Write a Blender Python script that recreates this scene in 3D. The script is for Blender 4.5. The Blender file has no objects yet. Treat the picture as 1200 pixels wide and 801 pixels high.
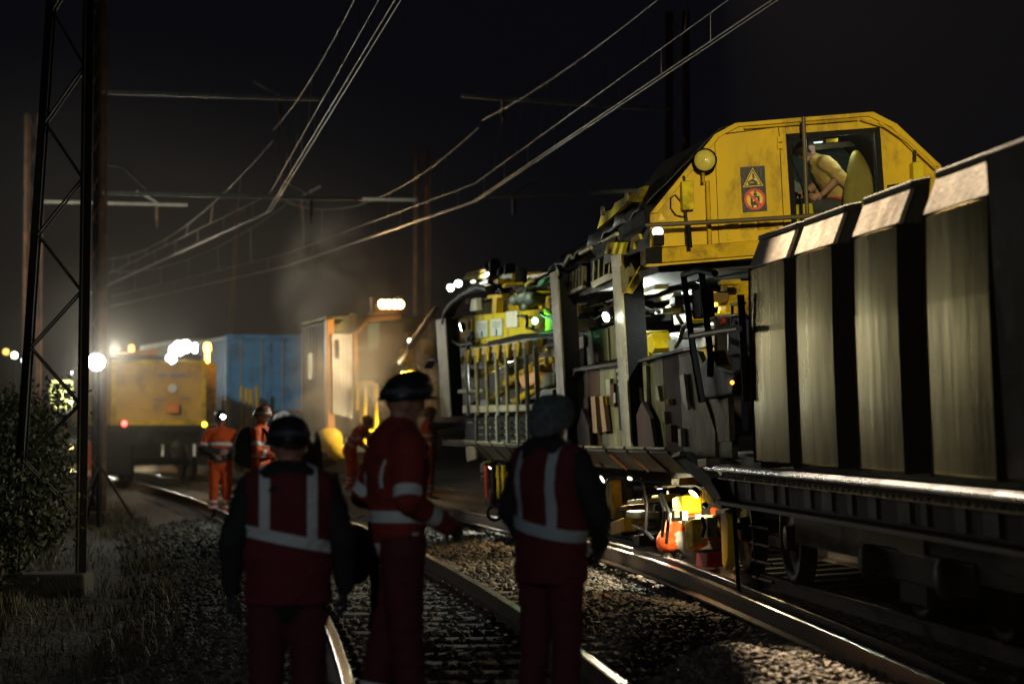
import bpy, math, random
import numpy as np
from mathutils import Vector, Matrix, noise as mnoise
random.seed(7)
rng = np.random.default_rng(7)
S = bpy.context.scene
COL = S.collection
PI = math.pi

# ------------------------------------------------------------------ camera model and track geometry
F = 2833.33                       # 85 mm lens on a 36 mm sensor, in units of a 1200 wide frame
TH = math.atan(94.5 / F)
CAM = (0.0, 0.0, 1.6)
cT, sT = math.cos(TH), math.sin(TH)

def proj(p):
    dx, dy, dz = p[0], p[1], p[2] - 1.6
    d = dy * cT + dz * sT
    return 600 + F * dx / d, 400.5 - F * (-dy * sT + dz * cT) / d

def ray(px, py):
    u, v = (px - 600) / F, (400.5 - py) / F
    return Vector((u, cT - v * sT, sT + v * cT))

def Gp(px, py, z=0.0):            # point of a level plane
    r = ray(px, py)
    t = (z - 1.6) / r.z
    return Vector((r.x * t, r.y * t, z))

def Pd(px, py, d):                # point at a given distance down the line
    r = ray(px, py)
    t = d / r.y
    return Vector((r.x * t, d, 1.6 + r.z * t))

def xL(s): return 0.8 - 0.045 * s - 0.0019 * s * s
def xR(s): return xL(s) + 4.2
def hd(s): return 0.045 + 0.0038 * s
def cant(s):
    if s < 42: return 0.06
    return max(0.0, 0.06 * (1 - (s - 42) / 14))

def W(s, o, z):                   # right track: distance s, offset o to the right, height z, on canted rails
    k = cant(s)
    return Vector((xR(s) + o - k * (z - 1.25), s + o * hd(s), z + k * (o + 1.4)))

def WL(s, o, z):                  # left track, level
    return Vector((xL(s) + o, s + o * hd(s), z))

def Q(px, py, o):                 # (s, z) on a side plane of the right-hand train
    z = 2.0; s = 25
    for _ in range(8):
        a, b = 8.0, 80.0
        for _ in range(40):
            m = (a + b) / 2
            if proj(W(m, o, z))[0] > px: a = m
            else: b = m
        s = a
        y = proj(W(s, o, z))[1]
        z += (y - py) * s / F
    return s, z

def Qs(px, py, s):                # (o, z) on a cross plane of the right-hand train
    o, z = 0.0, 2.0
    for _ in range(10):
        x, y = proj(W(s, o, z))
        o += (px - x) * s / F
        z += (y - py) * s / F
    return o, z

# ------------------------------------------------------------------ materials
MATS = {}
def mk(name, col, rough=0.6, metal=0.0, var=0.25, scale=4.0, bump=0.15, bscale=40.0, dirt=None, damt=0.5, dscale=1.5, stretch=(1, 1, 1), spec=0.5, tint=None):
    if name in MATS: return MATS[name]
    m = bpy.data.materials.new(name); m.use_nodes = True
    N = m.node_tree.nodes; L = m.node_tree.links
    b = N['Principled BSDF']
    b.inputs['Metallic'].default_value = metal
    b.inputs['Specular IOR Level'].default_value = spec
    if tint: b.inputs['Specular Tint'].default_value = (*tint, 1)
    tc = N.new('ShaderNodeTexCoord'); mp = N.new('ShaderNodeMapping'); mp.inputs['Scale'].default_value = stretch
    L.new(tc.outputs['Object'], mp.inputs['Vector'])
    n1 = N.new('ShaderNodeTexNoise'); n1.inputs['Scale'].default_value = scale; n1.inputs['Detail'].default_value = 6; n1.inputs['Roughness'].default_value = 0.65
    L.new(mp.outputs[0], n1.inputs['Vector'])
    mr = N.new('ShaderNodeMapRange'); mr.inputs['From Min'].default_value = 0.3; mr.inputs['From Max'].default_value = 0.7
    mr.inputs['To Min'].default_value = 1 - var; mr.inputs['To Max'].default_value = 1 + var
    L.new(n1.outputs['Fac'], mr.inputs['Value'])
    vm = N.new('ShaderNodeVectorMath'); vm.operation = 'SCALE'; vm.inputs[0].default_value = col[:3]
    L.new(mr.outputs[0], vm.inputs['Scale'])
    out = vm.outputs[0]
    if dirt:
        n2 = N.new('ShaderNodeTexNoise'); n2.inputs['Scale'].default_value = dscale; n2.inputs['Detail'].default_value = 8; n2.inputs['Roughness'].default_value = 0.7
        L.new(mp.outputs[0], n2.inputs['Vector'])
        r2 = N.new('ShaderNodeMapRange'); r2.inputs['From Min'].default_value = 0.62 - 0.3 * damt; r2.inputs['From Max'].default_value = 0.78 - 0.2 * damt
        L.new(n2.outputs['Fac'], r2.inputs['Value'])
        mx = N.new('ShaderNodeMix'); mx.data_type = 'RGBA'
        L.new(r2.outputs[0], mx.inputs['Factor']); L.new(out, mx.inputs['A']); mx.inputs['B'].default_value = (*dirt, 1)
        out = mx.outputs['Result']
    L.new(out, b.inputs['Base Color'])
    rr = N.new('ShaderNodeMapRange'); rr.inputs['To Min'].default_value = max(0.05, rough - 0.15); rr.inputs['To Max'].default_value = min(1, rough + 0.15)
    L.new(n1.outputs['Fac'], rr.inputs['Value']); L.new(rr.outputs[0], b.inputs['Roughness'])
    if bump:
        n3 = N.new('ShaderNodeTexNoise'); n3.inputs['Scale'].default_value = bscale; n3.inputs['Detail'].default_value = 4
        L.new(mp.outputs[0], n3.inputs['Vector'])
        bp = N.new('ShaderNodeBump'); bp.inputs['Strength'].default_value = bump; bp.inputs['Distance'].default_value = 0.02
        L.new(n3.outputs['Fac'], bp.inputs['Height']); L.new(bp.outputs[0], b.inputs['Normal'])
    MATS[name] = m
    return m

def emit(name, col, strength):
    if name in MATS: return MATS[name]
    m = bpy.data.materials.new(name); m.use_nodes = True
    N = m.node_tree.nodes; b = N['Principled BSDF']
    b.inputs['Base Color'].default_value = (0.8, 0.8, 0.8, 1)
    b.inputs['Emission Color'].default_value = (*col, 1); b.inputs['Emission Strength'].default_value = strength
    MATS[name] = m
    return m

YEL = mk('yellow_paint', (0.66, 0.43, 0.007), 0.55, 0, 0.12, 3, 0.10, 30, dirt=(0.24, 0.14, 0.02), damt=0.34, dscale=2.6, stretch=(1, 1, 0.5), spec=0.25)
YELD = mk('dirty_yellow_paint', (0.56, 0.36, 0.012), 0.7, 0, 0.25, 5, 0.2, 40, dirt=(0.05, 0.04, 0.025), damt=0.5, dscale=3, spec=0.15)
YELG = mk('lime_yellow_paint', (0.66, 0.52, 0.012), 0.65, 0, 0.15, 5, 0.1, 40, dirt=(0.12, 0.09, 0.02), damt=0.25, dscale=3, spec=0.15)
ORA = mk('orange_paint', (0.55, 0.22, 0.02), 0.5, 0, 0.2, 4, 0.1, 30, dirt=(0.08, 0.05, 0.02), damt=0.4, dscale=2)
BLK = mk('black_steel', (0.008, 0.008, 0.0085), 0.65, 0.0, 0.4, 8, 0.2, 60, spec=0.08)
DRK = mk('dark_steel', (0.026, 0.025, 0.022), 0.55, 0.2, 0.4, 6, 0.3, 50, dirt=(0.05, 0.032, 0.02), damt=0.4, dscale=3, spec=0.25)
RUB = mk('black_rubber', (0.009, 0.009, 0.01), 0.5, 0, 0.3, 9, 0.1, 50, spec=0.3)
GST = mk('worn_grey_steel', (0.21, 0.195, 0.10), 0.5, 0.25, 0.6, 3, 0.35, 45, dirt=(0.035, 0.028, 0.016), damt=0.75, dscale=2.0, stretch=(1, 1, 0.35), spec=0.2, tint=(0.5, 0.48, 0.22))
PNL = mk('scraped_panel_steel', (0.125, 0.108, 0.058), 0.30, 0.7, 0.5, 1.6, 0.22, 7, dirt=(0.022, 0.017, 0.010), damt=0.62, dscale=3.6, stretch=(1, 1, 0.24), spec=0.3, tint=(0.62, 0.56, 0.36))
EDG = mk('lit_tone_lip_steel', (0.52, 0.47, 0.40), 0.55, 0.1, 0.35, 4, 0.3, 30, dirt=(0.20, 0.16, 0.11), damt=0.35, dscale=2.5)  # lip tone raised above the panel steel so the strip looks lit
BRN = mk('rusty_brown_steel', (0.085, 0.042, 0.02), 0.65, 0.1, 0.5, 5, 0.3, 40, dirt=(0.035, 0.022, 0.015), damt=0.5, dscale=3, spec=0.2, tint=(0.5, 0.33, 0.2))
LST = mk('light_grey_steel', (0.26, 0.235, 0.15), 0.42, 0.3, 0.4, 5, 0.25, 40, dirt=(0.10, 0.075, 0.045), damt=0.55, dscale=3, spec=0.3, tint=(0.75, 0.70, 0.48))
WHT = mk('white_paint', (0.72, 0.72, 0.70), 0.5, 0, 0.12, 5, 0.05, 40, dirt=(0.35, 0.32, 0.27), damt=0.25, dscale=4)
BLU = mk('blue_container_paint', (0.05, 0.28, 0.62), 0.5, 0, 0.2, 3, 0.1, 30, dirt=(0.05, 0.07, 0.10), damt=0.3, dscale=2)
CREAM = mk('pale_container_paint', (0.48, 0.47, 0.41), 0.55, 0, 0.2, 3, 0.1, 30, dirt=(0.2, 0.18, 0.14), damt=0.4, dscale=2)
RAILM = mk('polished_rail_head', (0.55, 0.53, 0.50), 0.22, 1.0, 0.2, 3, 0.05, 60)
RAILS = mk('rusty_rail_web', (0.11, 0.065, 0.04), 0.7, 0.3, 0.4, 9, 0.3, 60)
SLP = mk('stained_sleeper', (0.11, 0.10, 0.085), 0.85, 0, 0.4, 5, 0.5, 30, stretch=(0.4, 1, 1))
MASTM = mk('dark_mast_steel', (0.035, 0.03, 0.026), 0.65, 0.2, 0.4, 6, 0.2, 40)
MASTR = mk('rusty_mast_steel', (0.17, 0.085, 0.05), 0.75, 0.1, 0.6, 3, 0.2, 40, dirt=(0.06, 0.045, 0.035), damt=0.6, dscale=2)
GALV = mk('galvanised_steel', (0.32, 0.33, 0.31), 0.5, 0.4, 0.25, 6, 0.1, 40)
WIRE = mk('copper_wire', (0.42, 0.38, 0.32), 0.45, 0.4, 0.2, 3, 0.0)
INS = mk('brown_insulator', (0.16, 0.09, 0.06), 0.25, 0, 0.2, 6, 0.0)
CONC = mk('weathered_concrete', (0.055, 0.05, 0.042), 0.9, 0, 0.35, 4, 0.5, 30)
RED = mk('red_paint', (0.5, 0.03, 0.02), 0.5, 0, 0.2)
TARP = mk('dark_tarpaulin', (0.008, 0.0085, 0.009), 0.45, 0, 0.5, 4, 0.5, 14, spec=0.3)
PLAS = mk('white_plastic', (0.68, 0.67, 0.60), 0.5, 0, 0.08, 5, 0.0)
BRASS = mk('brass_fitting', (0.45, 0.30, 0.10), 0.35, 0.8, 0.2)

def glass(name, tint=(0.75, 0.85, 0.82)):
    if name in MATS: return MATS[name]
    m = bpy.data.materials.new(name); m.use_nodes = True
    N = m.node_tree.nodes; L = m.node_tree.links
    N.remove(N['Principled BSDF'])
    t = N.new('ShaderNodeBsdfTransparent'); t.inputs[0].default_value = (*tint, 1)
    g = N.new('ShaderNodeBsdfGlossy'); g.inputs['Roughness'].default_value = 0.04
    fr = N.new('ShaderNodeFresnel'); fr.inputs['IOR'].default_value = 1.45
    mx = N.new('ShaderNodeMixShader')
    L.new(fr.outputs[0], mx.inputs[0]); L.new(t.outputs[0], mx.inputs[1]); L.new(g.outputs[0], mx.inputs[2])
    L.new(mx.outputs[0], N['Material Output'].inputs['Surface'])
    MATS[name] = m
    return m

# ------------------------------------------------------------------ mesh builder
ROOT = {}
def rootloc(o):
    return ROOT.get(o.name, Vector((0, 0, 0))) if o else Vector((0, 0, 0))

def thing(name, label, cat, loc=(0, 0, 0), group=None):
    o = bpy.data.objects.new(name, None); COL.objects.link(o)
    o.location = loc; o.empty_display_size = 0.2
    o['label'] = label; o['category'] = cat
    if group: o['group'] = group
    ROOT[o.name] = Vector(loc)
    return o

def tag(o, label, cat, group=None):
    o['label'] = label; o['category'] = cat
    if group: o['group'] = group
    return o

class MB:
    def __init__(self): self.v = []; self.f = []; self.sm = []; self.mi = []; self.cuts = []; self.deep = 0
    def add(self, vs, fs, smooth=False, mi=0):
        n = len(self.v)
        self.v += [tuple(p) for p in vs]
        for f in fs:
            self.f.append(tuple(i + n for i in f)); self.sm.append(smooth); self.mi.append(mi)
        return self
    BF = [(0, 3, 2, 1), (4, 5, 6, 7), (0, 1, 5, 4), (1, 2, 6, 5), (2, 3, 7, 6), (3, 0, 4, 7)]
    def box(self, c, sz, rz=0.0, M=None, mi=0):
        x, y, z = sz[0] / 2, sz[1] / 2, sz[2] / 2
        R = M if M is not None else Matrix.Rotation(rz, 3, 'Z')
        c = Vector(c)
        return self.add([c + R @ Vector(p) for p in [(-x, -y, -z), (x, -y, -z), (x, y, -z), (-x, y, -z), (-x, -y, z), (x, -y, z), (x, y, z), (-x, y, z)]], self.BF, mi=mi)
    def wbox(self, s0, s1, o0, o1, z0, z1, fn=W, ds=3.0, mi=0):
        n = max(1, int(abs(s1 - s0) / ds + 0.5))
        vs = []
        for i in range(n + 1):
            s = s0 + (s1 - s0) * i / n
            vs += [fn(s, o0, z0), fn(s, o1, z0), fn(s, o1, z1), fn(s, o0, z1)]
        fs = [(0, 1, 2, 3), tuple(4 * n + k for k in (3, 2, 1, 0))]
        for i in range(n):
            a = 4 * i
            for k in range(4):
                fs.append((a + k, a + 4 + k, a + 4 + (k + 1) % 4, a + (k + 1) % 4))
        return self.add(vs, fs, mi=mi)
    def bar(self, p0, p1, w, h=None, mi=0):
        h = h or w
        p0, p1 = Vector(p0), Vector(p1); d = p1 - p0; L = d.length
        if L < 1e-6: return self
        M = d.to_track_quat('Y', 'Z').to_matrix()
        return self.box((p0 + p1) / 2, (w, L, h), M=M, mi=mi)
    def tube(self, pts, r, n=8, r2=None, mi=0):
        pts = [Vector(p) for p in pts]; m = len(pts); vs = []; fs = []
        ref = None
        for i, p in enumerate(pts):
            d = (pts[min(i + 1, m - 1)] - pts[max(i - 1, 0)]).normalized()
            if ref is None:
                ref = d.cross(Vector((0, 0, 1)))
                if ref.length < 0.05: ref = d.cross(Vector((1, 0, 0)))
            a = (ref - d * ref.dot(d)).normalized(); b = d.cross(a); ref = a
            rr = r if r2 is None else r + (r2 - r) * i / (m - 1)
            for k in range(n):
                t = 2 * PI * k / n
                vs.append(p + a * (rr * math.cos(t)) + b * (rr * math.sin(t)))
        for i in range(m - 1):
            for k in range(n):
                fs.append((i * n + k, i * n + (k + 1) % n, (i + 1) * n + (k + 1) % n, (i + 1) * n + k))
        self.add(vs, fs, True, mi)
        self.add(vs[:n], [tuple(range(n))[::-1]], False, mi); self.add(vs[-n:], [tuple(range(n))], False, mi)
        return self
    def prism(self, pts, off, mi=0):       # polygon (3D, any order) extruded by a vector
        pts = [Vector(p) for p in pts]; off = Vector(off); n = len(pts)
        nrm = Vector((0, 0, 0))
        for i in range(n): nrm += pts[i].cross(pts[(i + 1) % n])
        if nrm.dot(off) > 0: pts = pts[::-1]
        vs = pts + [p + off for p in pts]
        fs = [tuple(range(n)), tuple(range(n, 2 * n))[::-1]]
        for i in range(n):
            j = (i + 1) % n
            fs.append((i, i + n, j + n, j))
        return self.add(vs, fs, mi=mi)
    def lathe(self, prof, c, axis=(0, 0, 1), n=20, mi=0):
        c = Vector(c); M = Vector(axis).normalized().to_track_quat('Z', 'Y').to_matrix()
        vs = []; fs = []
        for (r, h) in prof:
            for k in range(n):
                t = 2 * PI * k / n
                vs.append(c + M @ Vector((r * math.cos(t), r * math.sin(t), h)))
        m = len(prof)
        for i in range(m - 1):
            for k in range(n):
                fs.append((i * n + k, i * n + (k + 1) % n, (i + 1) * n + (k + 1) % n, (i + 1) * n + k))
        self.add(vs, fs, True, mi)
        if prof[0][0] > 1e-4: self.add(vs[:n], [tuple(range(n))[::-1]], False, mi)
        if prof[-1][0] > 1e-4: self.add(vs[-n:], [tuple(range(n))], False, mi)
        return self
    def ell(self, c, r, n=16, m=10, mi=0, M=None):
        c = Vector(c); vs = []; fs = []
        for i in range(m + 1):
            a = -PI / 2 + PI * i / m
            for k in range(n):
                t = 2 * PI * k / n
                p = Vector((r[0] * math.cos(a) * math.cos(t), r[1] * math.cos(a) * math.sin(t), r[2] * math.sin(a)))
                vs.append(c + (M @ p if M is not None else p))
        for i in range(m):
            for k in range(n):
                fs.append((i * n + k, i * n + (k + 1) % n, (i + 1) * n + (k + 1) % n, (i + 1) * n + k))
        return self.add(vs, fs, True, mi)
    # --- shapes laid on planes of the right-hand train
    def side(self, pts, o, th):            # polygon on the side plane, th thick inwards
        P = [Q(x, y, o) for x, y in pts]
        a = [W(s, o, z) for s, z in P]
        off = W(P[0][0], o + th, P[0][1]) - a[0]
        return self.prism(a, off)
    def sline(self, pts, o, r, n=6):
        return self.tube([W(*self._q(x, y, o)) for x, y in pts], r, n)
    @staticmethod
    def _q(x, y, o):
        s, z = Q(x, y, o); return s, o, z
    def front(self, pts, s, th):
        P = [Qs(x, y, s) for x, y in pts]
        a = [W(s, o, z) for o, z in P]
        off = W(s + th, P[0][0], P[0][1]) - a[0]
        return self.prism(a, off)
    def fline(self, pts, s, r, n=8):
        out = []
        for x, y in pts:
            o, z = Qs(x, y, s); out.append(W(s, o, z))
        return self.tube(out, r, n)
    def build(self, name, mats, parent=None, bevel=0.0, structure=False, stuff=False, local=False):
        me = bpy.data.meshes.new(name)
        off = Vector((0, 0, 0)) if local else rootloc(parent)
        me.from_pydata([(p[0] - off.x, p[1] - off.y, p[2] - off.z) for p in self.v], [], self.f)
        me.polygons.foreach_set('use_smooth', self.sm)
        if not isinstance(mats, (list, tuple)): mats = [mats]
        for m in mats: me.materials.append(m)
        if len(mats) > 1: me.polygons.foreach_set('material_index', self.mi)
        me.update()
        o = bpy.data.objects.new(name, me); COL.objects.link(o)
        if parent: o.parent = parent; ROOT[o.name] = rootloc(parent)
        if bevel:
            b = o.modifiers.new('bevel', 'BEVEL'); b.width = bevel; b.segments = 2; b.limit_method = 'ANGLE'
        if structure: o['kind'] = 'structure'
        if stuff: o['kind'] = 'stuff'
        return o

SPLIT = set('''sill_plate access_frame hydraulic_hose hull_scrape_strip electric_motor locker_handrail bolt_slot hopper_rib wooden_wedge yellow_strut
diagonal_arm roof_side_panel side_locker roof_fitting joystick exhaust_stack hinge rack_slat rack_upright tray_rib ceiling_bracket cabinet_edge_rail tool_handle
cable_loop white_marker rail_post body_frame boom stanchion lower_handrail roof_rail wiper hinge_block conveyor_frame cable lamp_bracket underframe bogie_frame
faded_lettering shoulder_tape winch_frame underframe notice_line ladder wall_rib locking_bar yellow_bracket lamp_rack perforated_bracket hanging_hose operator_seat roof_walkway'''.split())
def _wrap(nm):
    fn = getattr(MB, nm)
    def g(self, *a, **k):
        self.deep += 1
        r = fn(self, *a, **k)
        self.deep -= 1
        if self.deep == 0: self.cuts.append((len(self.v), len(self.f)))
        return r
    setattr(MB, nm, g)
for _n in ('add', 'box', 'wbox', 'bar', 'tube', 'prism', 'lathe', 'ell', 'side', 'sline', 'front', 'fline'): _wrap(_n)
_build = MB.build
def _split_build(self, name, mats, parent=None, bevel=0.0, structure=False, stuff=False, local=False):
    if parent is None or name not in SPLIT or len(self.cuts) < 2:
        return _build(self, name, mats, parent, bevel, structure, stuff, local)
    v0 = f0 = 0; first = None
    for (v1, f1) in self.cuts:
        if f1 > f0:
            q = MB(); q.v = self.v[v0:v1]; q.f = [tuple(i - v0 for i in f) for f in self.f[f0:f1]]; q.sm = self.sm[f0:f1]; q.mi = self.mi[f0:f1]
            o = _build(q, name, mats, parent, bevel, structure, stuff, local); first = first or o
        v0, f0 = v1, f1
    return first
MB.build = _split_build

def recenter(o):                           # put a lone mesh's origin at its base
    me = o.data; n = len(me.vertices)
    a = np.empty(n * 3); me.vertices.foreach_get('co', a); a = a.reshape(-1, 3)
    c = (a.min(0) + a.max(0)) / 2; c[2] = a[:, 2].min()
    a -= c; me.vertices.foreach_set('co', a.ravel()); me.update()
    o.location = Vector(c)
    return o

def npmesh(name, V, Fq, mat, smooth=False):    # fast mesh from numpy arrays, faces all of one size
    me = bpy.data.meshes.new(name)
    k = Fq.shape[1]
    me.vertices.add(len(V)); me.vertices.foreach_set('co', V.astype(np.float32).ravel())
    me.loops.add(Fq.size); me.loops.foreach_set('vertex_index', Fq.astype(np.int32).ravel())
    me.polygons.add(len(Fq)); me.polygons.foreach_set('loop_start', np.arange(0, Fq.size, k, dtype=np.int32))
    try: me.polygons.foreach_set('loop_total', np.full(len(Fq), k, dtype=np.int32))
    except Exception: pass
    me.polygons.foreach_set('use_smooth', np.full(len(Fq), smooth))
    if mat: me.materials.append(mat)
    me.update(calc_edges=True); me.validate()
    return me

def aimed(loc, target):
    return (Vector(target) - Vector(loc)).to_track_quat('-Z', 'Y').to_euler()

def light(name, kind, loc, watt, col, parent=None, target=None, radius=0.1, spot=None, blend=0.4):
    d = bpy.data.lights.new(name, kind); d.energy = watt; d.color = col
    d.shadow_soft_size = radius
    if kind == 'SPOT': d.spot_size = math.radians(spot); d.spot_blend = blend
    o = bpy.data.objects.new(name, d); COL.objects.link(o)
    o.location = Vector(loc) - rootloc(parent)
    if target is not None: o.rotation_euler = aimed(loc, target)
    if parent: o.parent = parent
    return o
HAZE = 0.0001; KEY = 9500; FILL = 1700; TOP = 14000; FAR = 11000; MID = 6000; HULL = 5500
# ------------------------------------------------------------------ people: one implicit surface per body
def surfnet(D, org, h):
    nx, ny, nz = D.shape
    ins = D < 0
    cs = [(i, j, k) for i in (0, 1) for j in (0, 1) for k in (0, 1)]
    sl = lambda A, c: A[c[0]:nx - 1 + c[0], c[1]:ny - 1 + c[1], c[2]:nz - 1 + c[2]]
    cnt = sum(sl(ins, c).astype(np.int8) for c in cs)
    act = (cnt > 0) & (cnt < 8)
    idx = np.argwhere(act); n = len(idx)
    vid = -np.ones(act.shape, int); vid[act] = np.arange(n)
    pos = np.zeros((n, 3)); w = np.zeros(n)
    for a in range(8):
        for b in range(a + 1, 8):
            ca, cb = np.array(cs[a]), np.array(cs[b])
            if np.abs(ca - cb).sum() != 1: continue
            ia = idx + ca; ib = idx + cb
            da = D[ia[:, 0], ia[:, 1], ia[:, 2]]; db = D[ib[:, 0], ib[:, 1], ib[:, 2]]
            m = (da < 0) != (db < 0)
            t = np.where(m, da / np.where(m, da - db, 1), 0)
            pos[m] += (ca + t[:, None] * (cb - ca))[m]; w[m] += 1
    pos = idx + pos / w[:, None]
    V = np.array(org) + pos * h
    quads = []
    for ax in range(3):
        A = np.moveaxis(ins, ax, 0); Vd = np.moveaxis(vid, ax, 0)
        a = A[:-1, 1:-1, 1:-1]; b = A[1:, 1:-1, 1:-1]
        e = np.argwhere(a != b)
        i, j, k = e[:, 0], e[:, 1] + 1, e[:, 2] + 1
        q = np.stack([Vd[i, j - 1, k - 1], Vd[i, j, k - 1], Vd[i, j, k], Vd[i, j - 1, k]], 1)
        fl = a[e[:, 0], e[:, 1], e[:, 2]]
        if ax == 1: fl = ~fl
        q[~fl] = q[~fl][:, ::-1]
        quads.append(q)
    Q4 = np.concatenate(quads); Q4 = Q4[(Q4 >= 0).all(1)]
    return V, Q4

def cone_d(P, a, b, ra, rb, flat=None):
    a = np.array(a, float); b = np.array(b, float); ba = b - a; L2 = max(ba @ ba, 1e-9)
    v = P - a
    t = np.clip((v @ ba) / L2, 0, 1)
    v = v - t[:, None] * ba
    if flat is not None:
        fd, k = flat; fd = np.array(fd, float)
        v = v + (k - 1) * (v @ fd)[:, None] * fd
        return (np.sqrt((v * v).sum(1)) - (ra + (rb - ra) * t)) * (0.9 if k > 1 else 1)
    return np.sqrt((v * v).sum(1)) - (ra + (rb - ra) * t)

def smin(a, b, k):
    h = np.clip(0.5 + 0.5 * (b - a) / k, 0, 1)
    return b + (a - b) * h - k * h * (1 - h)

def field(prims, P, k=0.03):
    D = None; best = np.full(len(P), 1e9); lab = np.zeros(len(P), int)
    for (a, b, ra, rb, flat, slot) in prims:
        d = cone_d(P, a, b, ra, rb, flat)
        m = d < best; lab[m] = slot; best[m] = d[m]
        D = d if D is None else smin(D, d, k)
    return D, lab

def mesh_prims(prims, h, k=0.03, cut=None):
    pts = np.array([p[0] for p in prims] + [p[1] for p in prims]); rad = max(max(p[2], p[3]) for p in prims)
    lo = pts.min(0) - rad - 3 * h; hi = pts.max(0) + rad + 3 * h
    n = np.ceil((hi - lo) / h).astype(int) + 1
    g = np.meshgrid(*[lo[i] + h * np.arange(n[i]) for i in range(3)], indexing='ij')
    P = np.stack([x.ravel() for x in g], 1)
    D, _ = field(prims, P, k)
    if cut is not None: D = cut(P, D)
    V, Fq = surfnet(D.reshape(n), lo, h)
    _, lab = field(prims, V, k)
    return V, Fq, lab

def polyline_param(V, pts):
    best = np.full(len(V), 1e9); par = np.zeros(len(V))
    for i in range(len(pts) - 1):
        a = np.array(pts[i]); ba = np.array(pts[i + 1]) - a
        t = np.clip(((V - a) @ ba) / (ba @ ba), 0, 1)
        d = np.linalg.norm(V - a - t[:, None] * ba, axis=1)
        m = d < best; best[m] = d[m]; par[m] = i + t[m]
    return par, best

def cloth(name, base, stripes, attr, rough=0.85, alt=None, strap=None, belt=None, strip=(0.62, 0.66, 0.66), second=None):
    """fabric with sewn-on grey tapes: tapes lie at given ranges of a rest-pose attribute"""
    if name in MATS: return MATS[name]
    m = mk(name, base, rough, 0, 0.22, 9, 0.35, 26)
    N = m.node_tree.nodes; L = m.node_tree.links; b = N['Principled BSDF']
    src = b.inputs['Base Color'].links[0].from_socket
    def rng_mask(sock, lo, hi):
        a = N.new('ShaderNodeMath'); a.operation = 'GREATER_THAN'; L.new(sock, a.inputs[0]); a.inputs[1].default_value = lo
        c = N.new('ShaderNodeMath'); c.operation = 'LESS_THAN'; L.new(sock, c.inputs[0]); c.inputs[1].default_value = hi
        d = N.new('ShaderNodeMath'); d.operation = 'MULTIPLY'; L.new(a.outputs[0], d.inputs[0]); L.new(c.outputs[0], d.inputs[1])
        return d.outputs[0]
    def get(nm):
        a = N.new('ShaderNodeAttribute'); a.attribute_name = nm; return a.outputs['Fac']
    masks = []
    A = get(attr)
    if second:
        mx = N.new('ShaderNodeMix'); mx.data_type = 'RGBA'
        L.new(rng_mask(A, second[1], second[2]), mx.inputs['Factor']); L.new(src, mx.inputs['A']); mx.inputs['B'].default_value = (*second[0], 1)
        src = mx.outputs['Result']
    for lo, hi in stripes: masks.append(rng_mask(A, lo, hi))
    if strap:
        X = get('sx'); ab = N.new('ShaderNodeMath'); ab.operation = 'ABSOLUTE'; L.new(X, ab.inputs[0])
        k = N.new('ShaderNodeMath'); k.operation = 'MULTIPLY'
        L.new(rng_mask(ab.outputs[0], strap[0], strap[1]), k.inputs[0]); L.new(rng_mask(A, strap[2], 9), k.inputs[1])
        masks.append(k.outputs[0])
    tot = None
    for s in masks:
        if tot is None: tot = s
        else:
            a = N.new('ShaderNodeMath'); a.operation = 'MAXIMUM'; L.new(tot, a.inputs[0]); L.new(s, a.inputs[1]); tot = a.outputs[0]
    if tot is not None:
        mx = N.new('ShaderNodeMix'); mx.data_type = 'RGBA'
        L.new(tot, mx.inputs['Factor']); L.new(src, mx.inputs['A']); mx.inputs['B'].default_value = (*strip, 1)
        L.new(mx.outputs['Result'], b.inputs['Base Color'])
    elif second:
        L.new(src, b.inputs['Base Color'])
    return m

SKIN = mk('skin', (0.42, 0.22, 0.15), 0.5, 0, 0.1, 8, 0.05)
HAIR = mk('dark_hair', (0.02, 0.015, 0.012), 0.6, 0, 0.3, 20, 0.3, 80)
BOOT = mk('black_boot_leather', (0.02, 0.018, 0.016), 0.5, 0, 0.3)
GLOVE = mk('dark_glove', (0.03, 0.03, 0.03), 0.7)
EYE = mk('eye', (0.5, 0.5, 0.5), 0.2)

STD = dict(pelvis=(0, 0, 0.97), waist=(0, 0, 1.12), chest=(0, 0.0, 1.34), neck=(0, 0.01, 1.49), head=(0, -0.015, 1.645),
           shL=(0.185, 0, 1.425), elL=(0.26, 0.03, 1.15), wrL=(0.26, -0.05, 0.92),
           shR=(-0.185, 0, 1.425), elR=(-0.26, 0.03, 1.15), wrR=(-0.26, -0.05, 0.92),
           hipL=(0.095, 0, 0.93), knL=(0.11, -0.01, 0.51), anL=(0.12, 0.02, 0.09),
           hipR=(-0.095, 0, 0.93), knR=(-0.11, -0.01, 0.51), anR=(-0.12, 0.02, 0.09))

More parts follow.
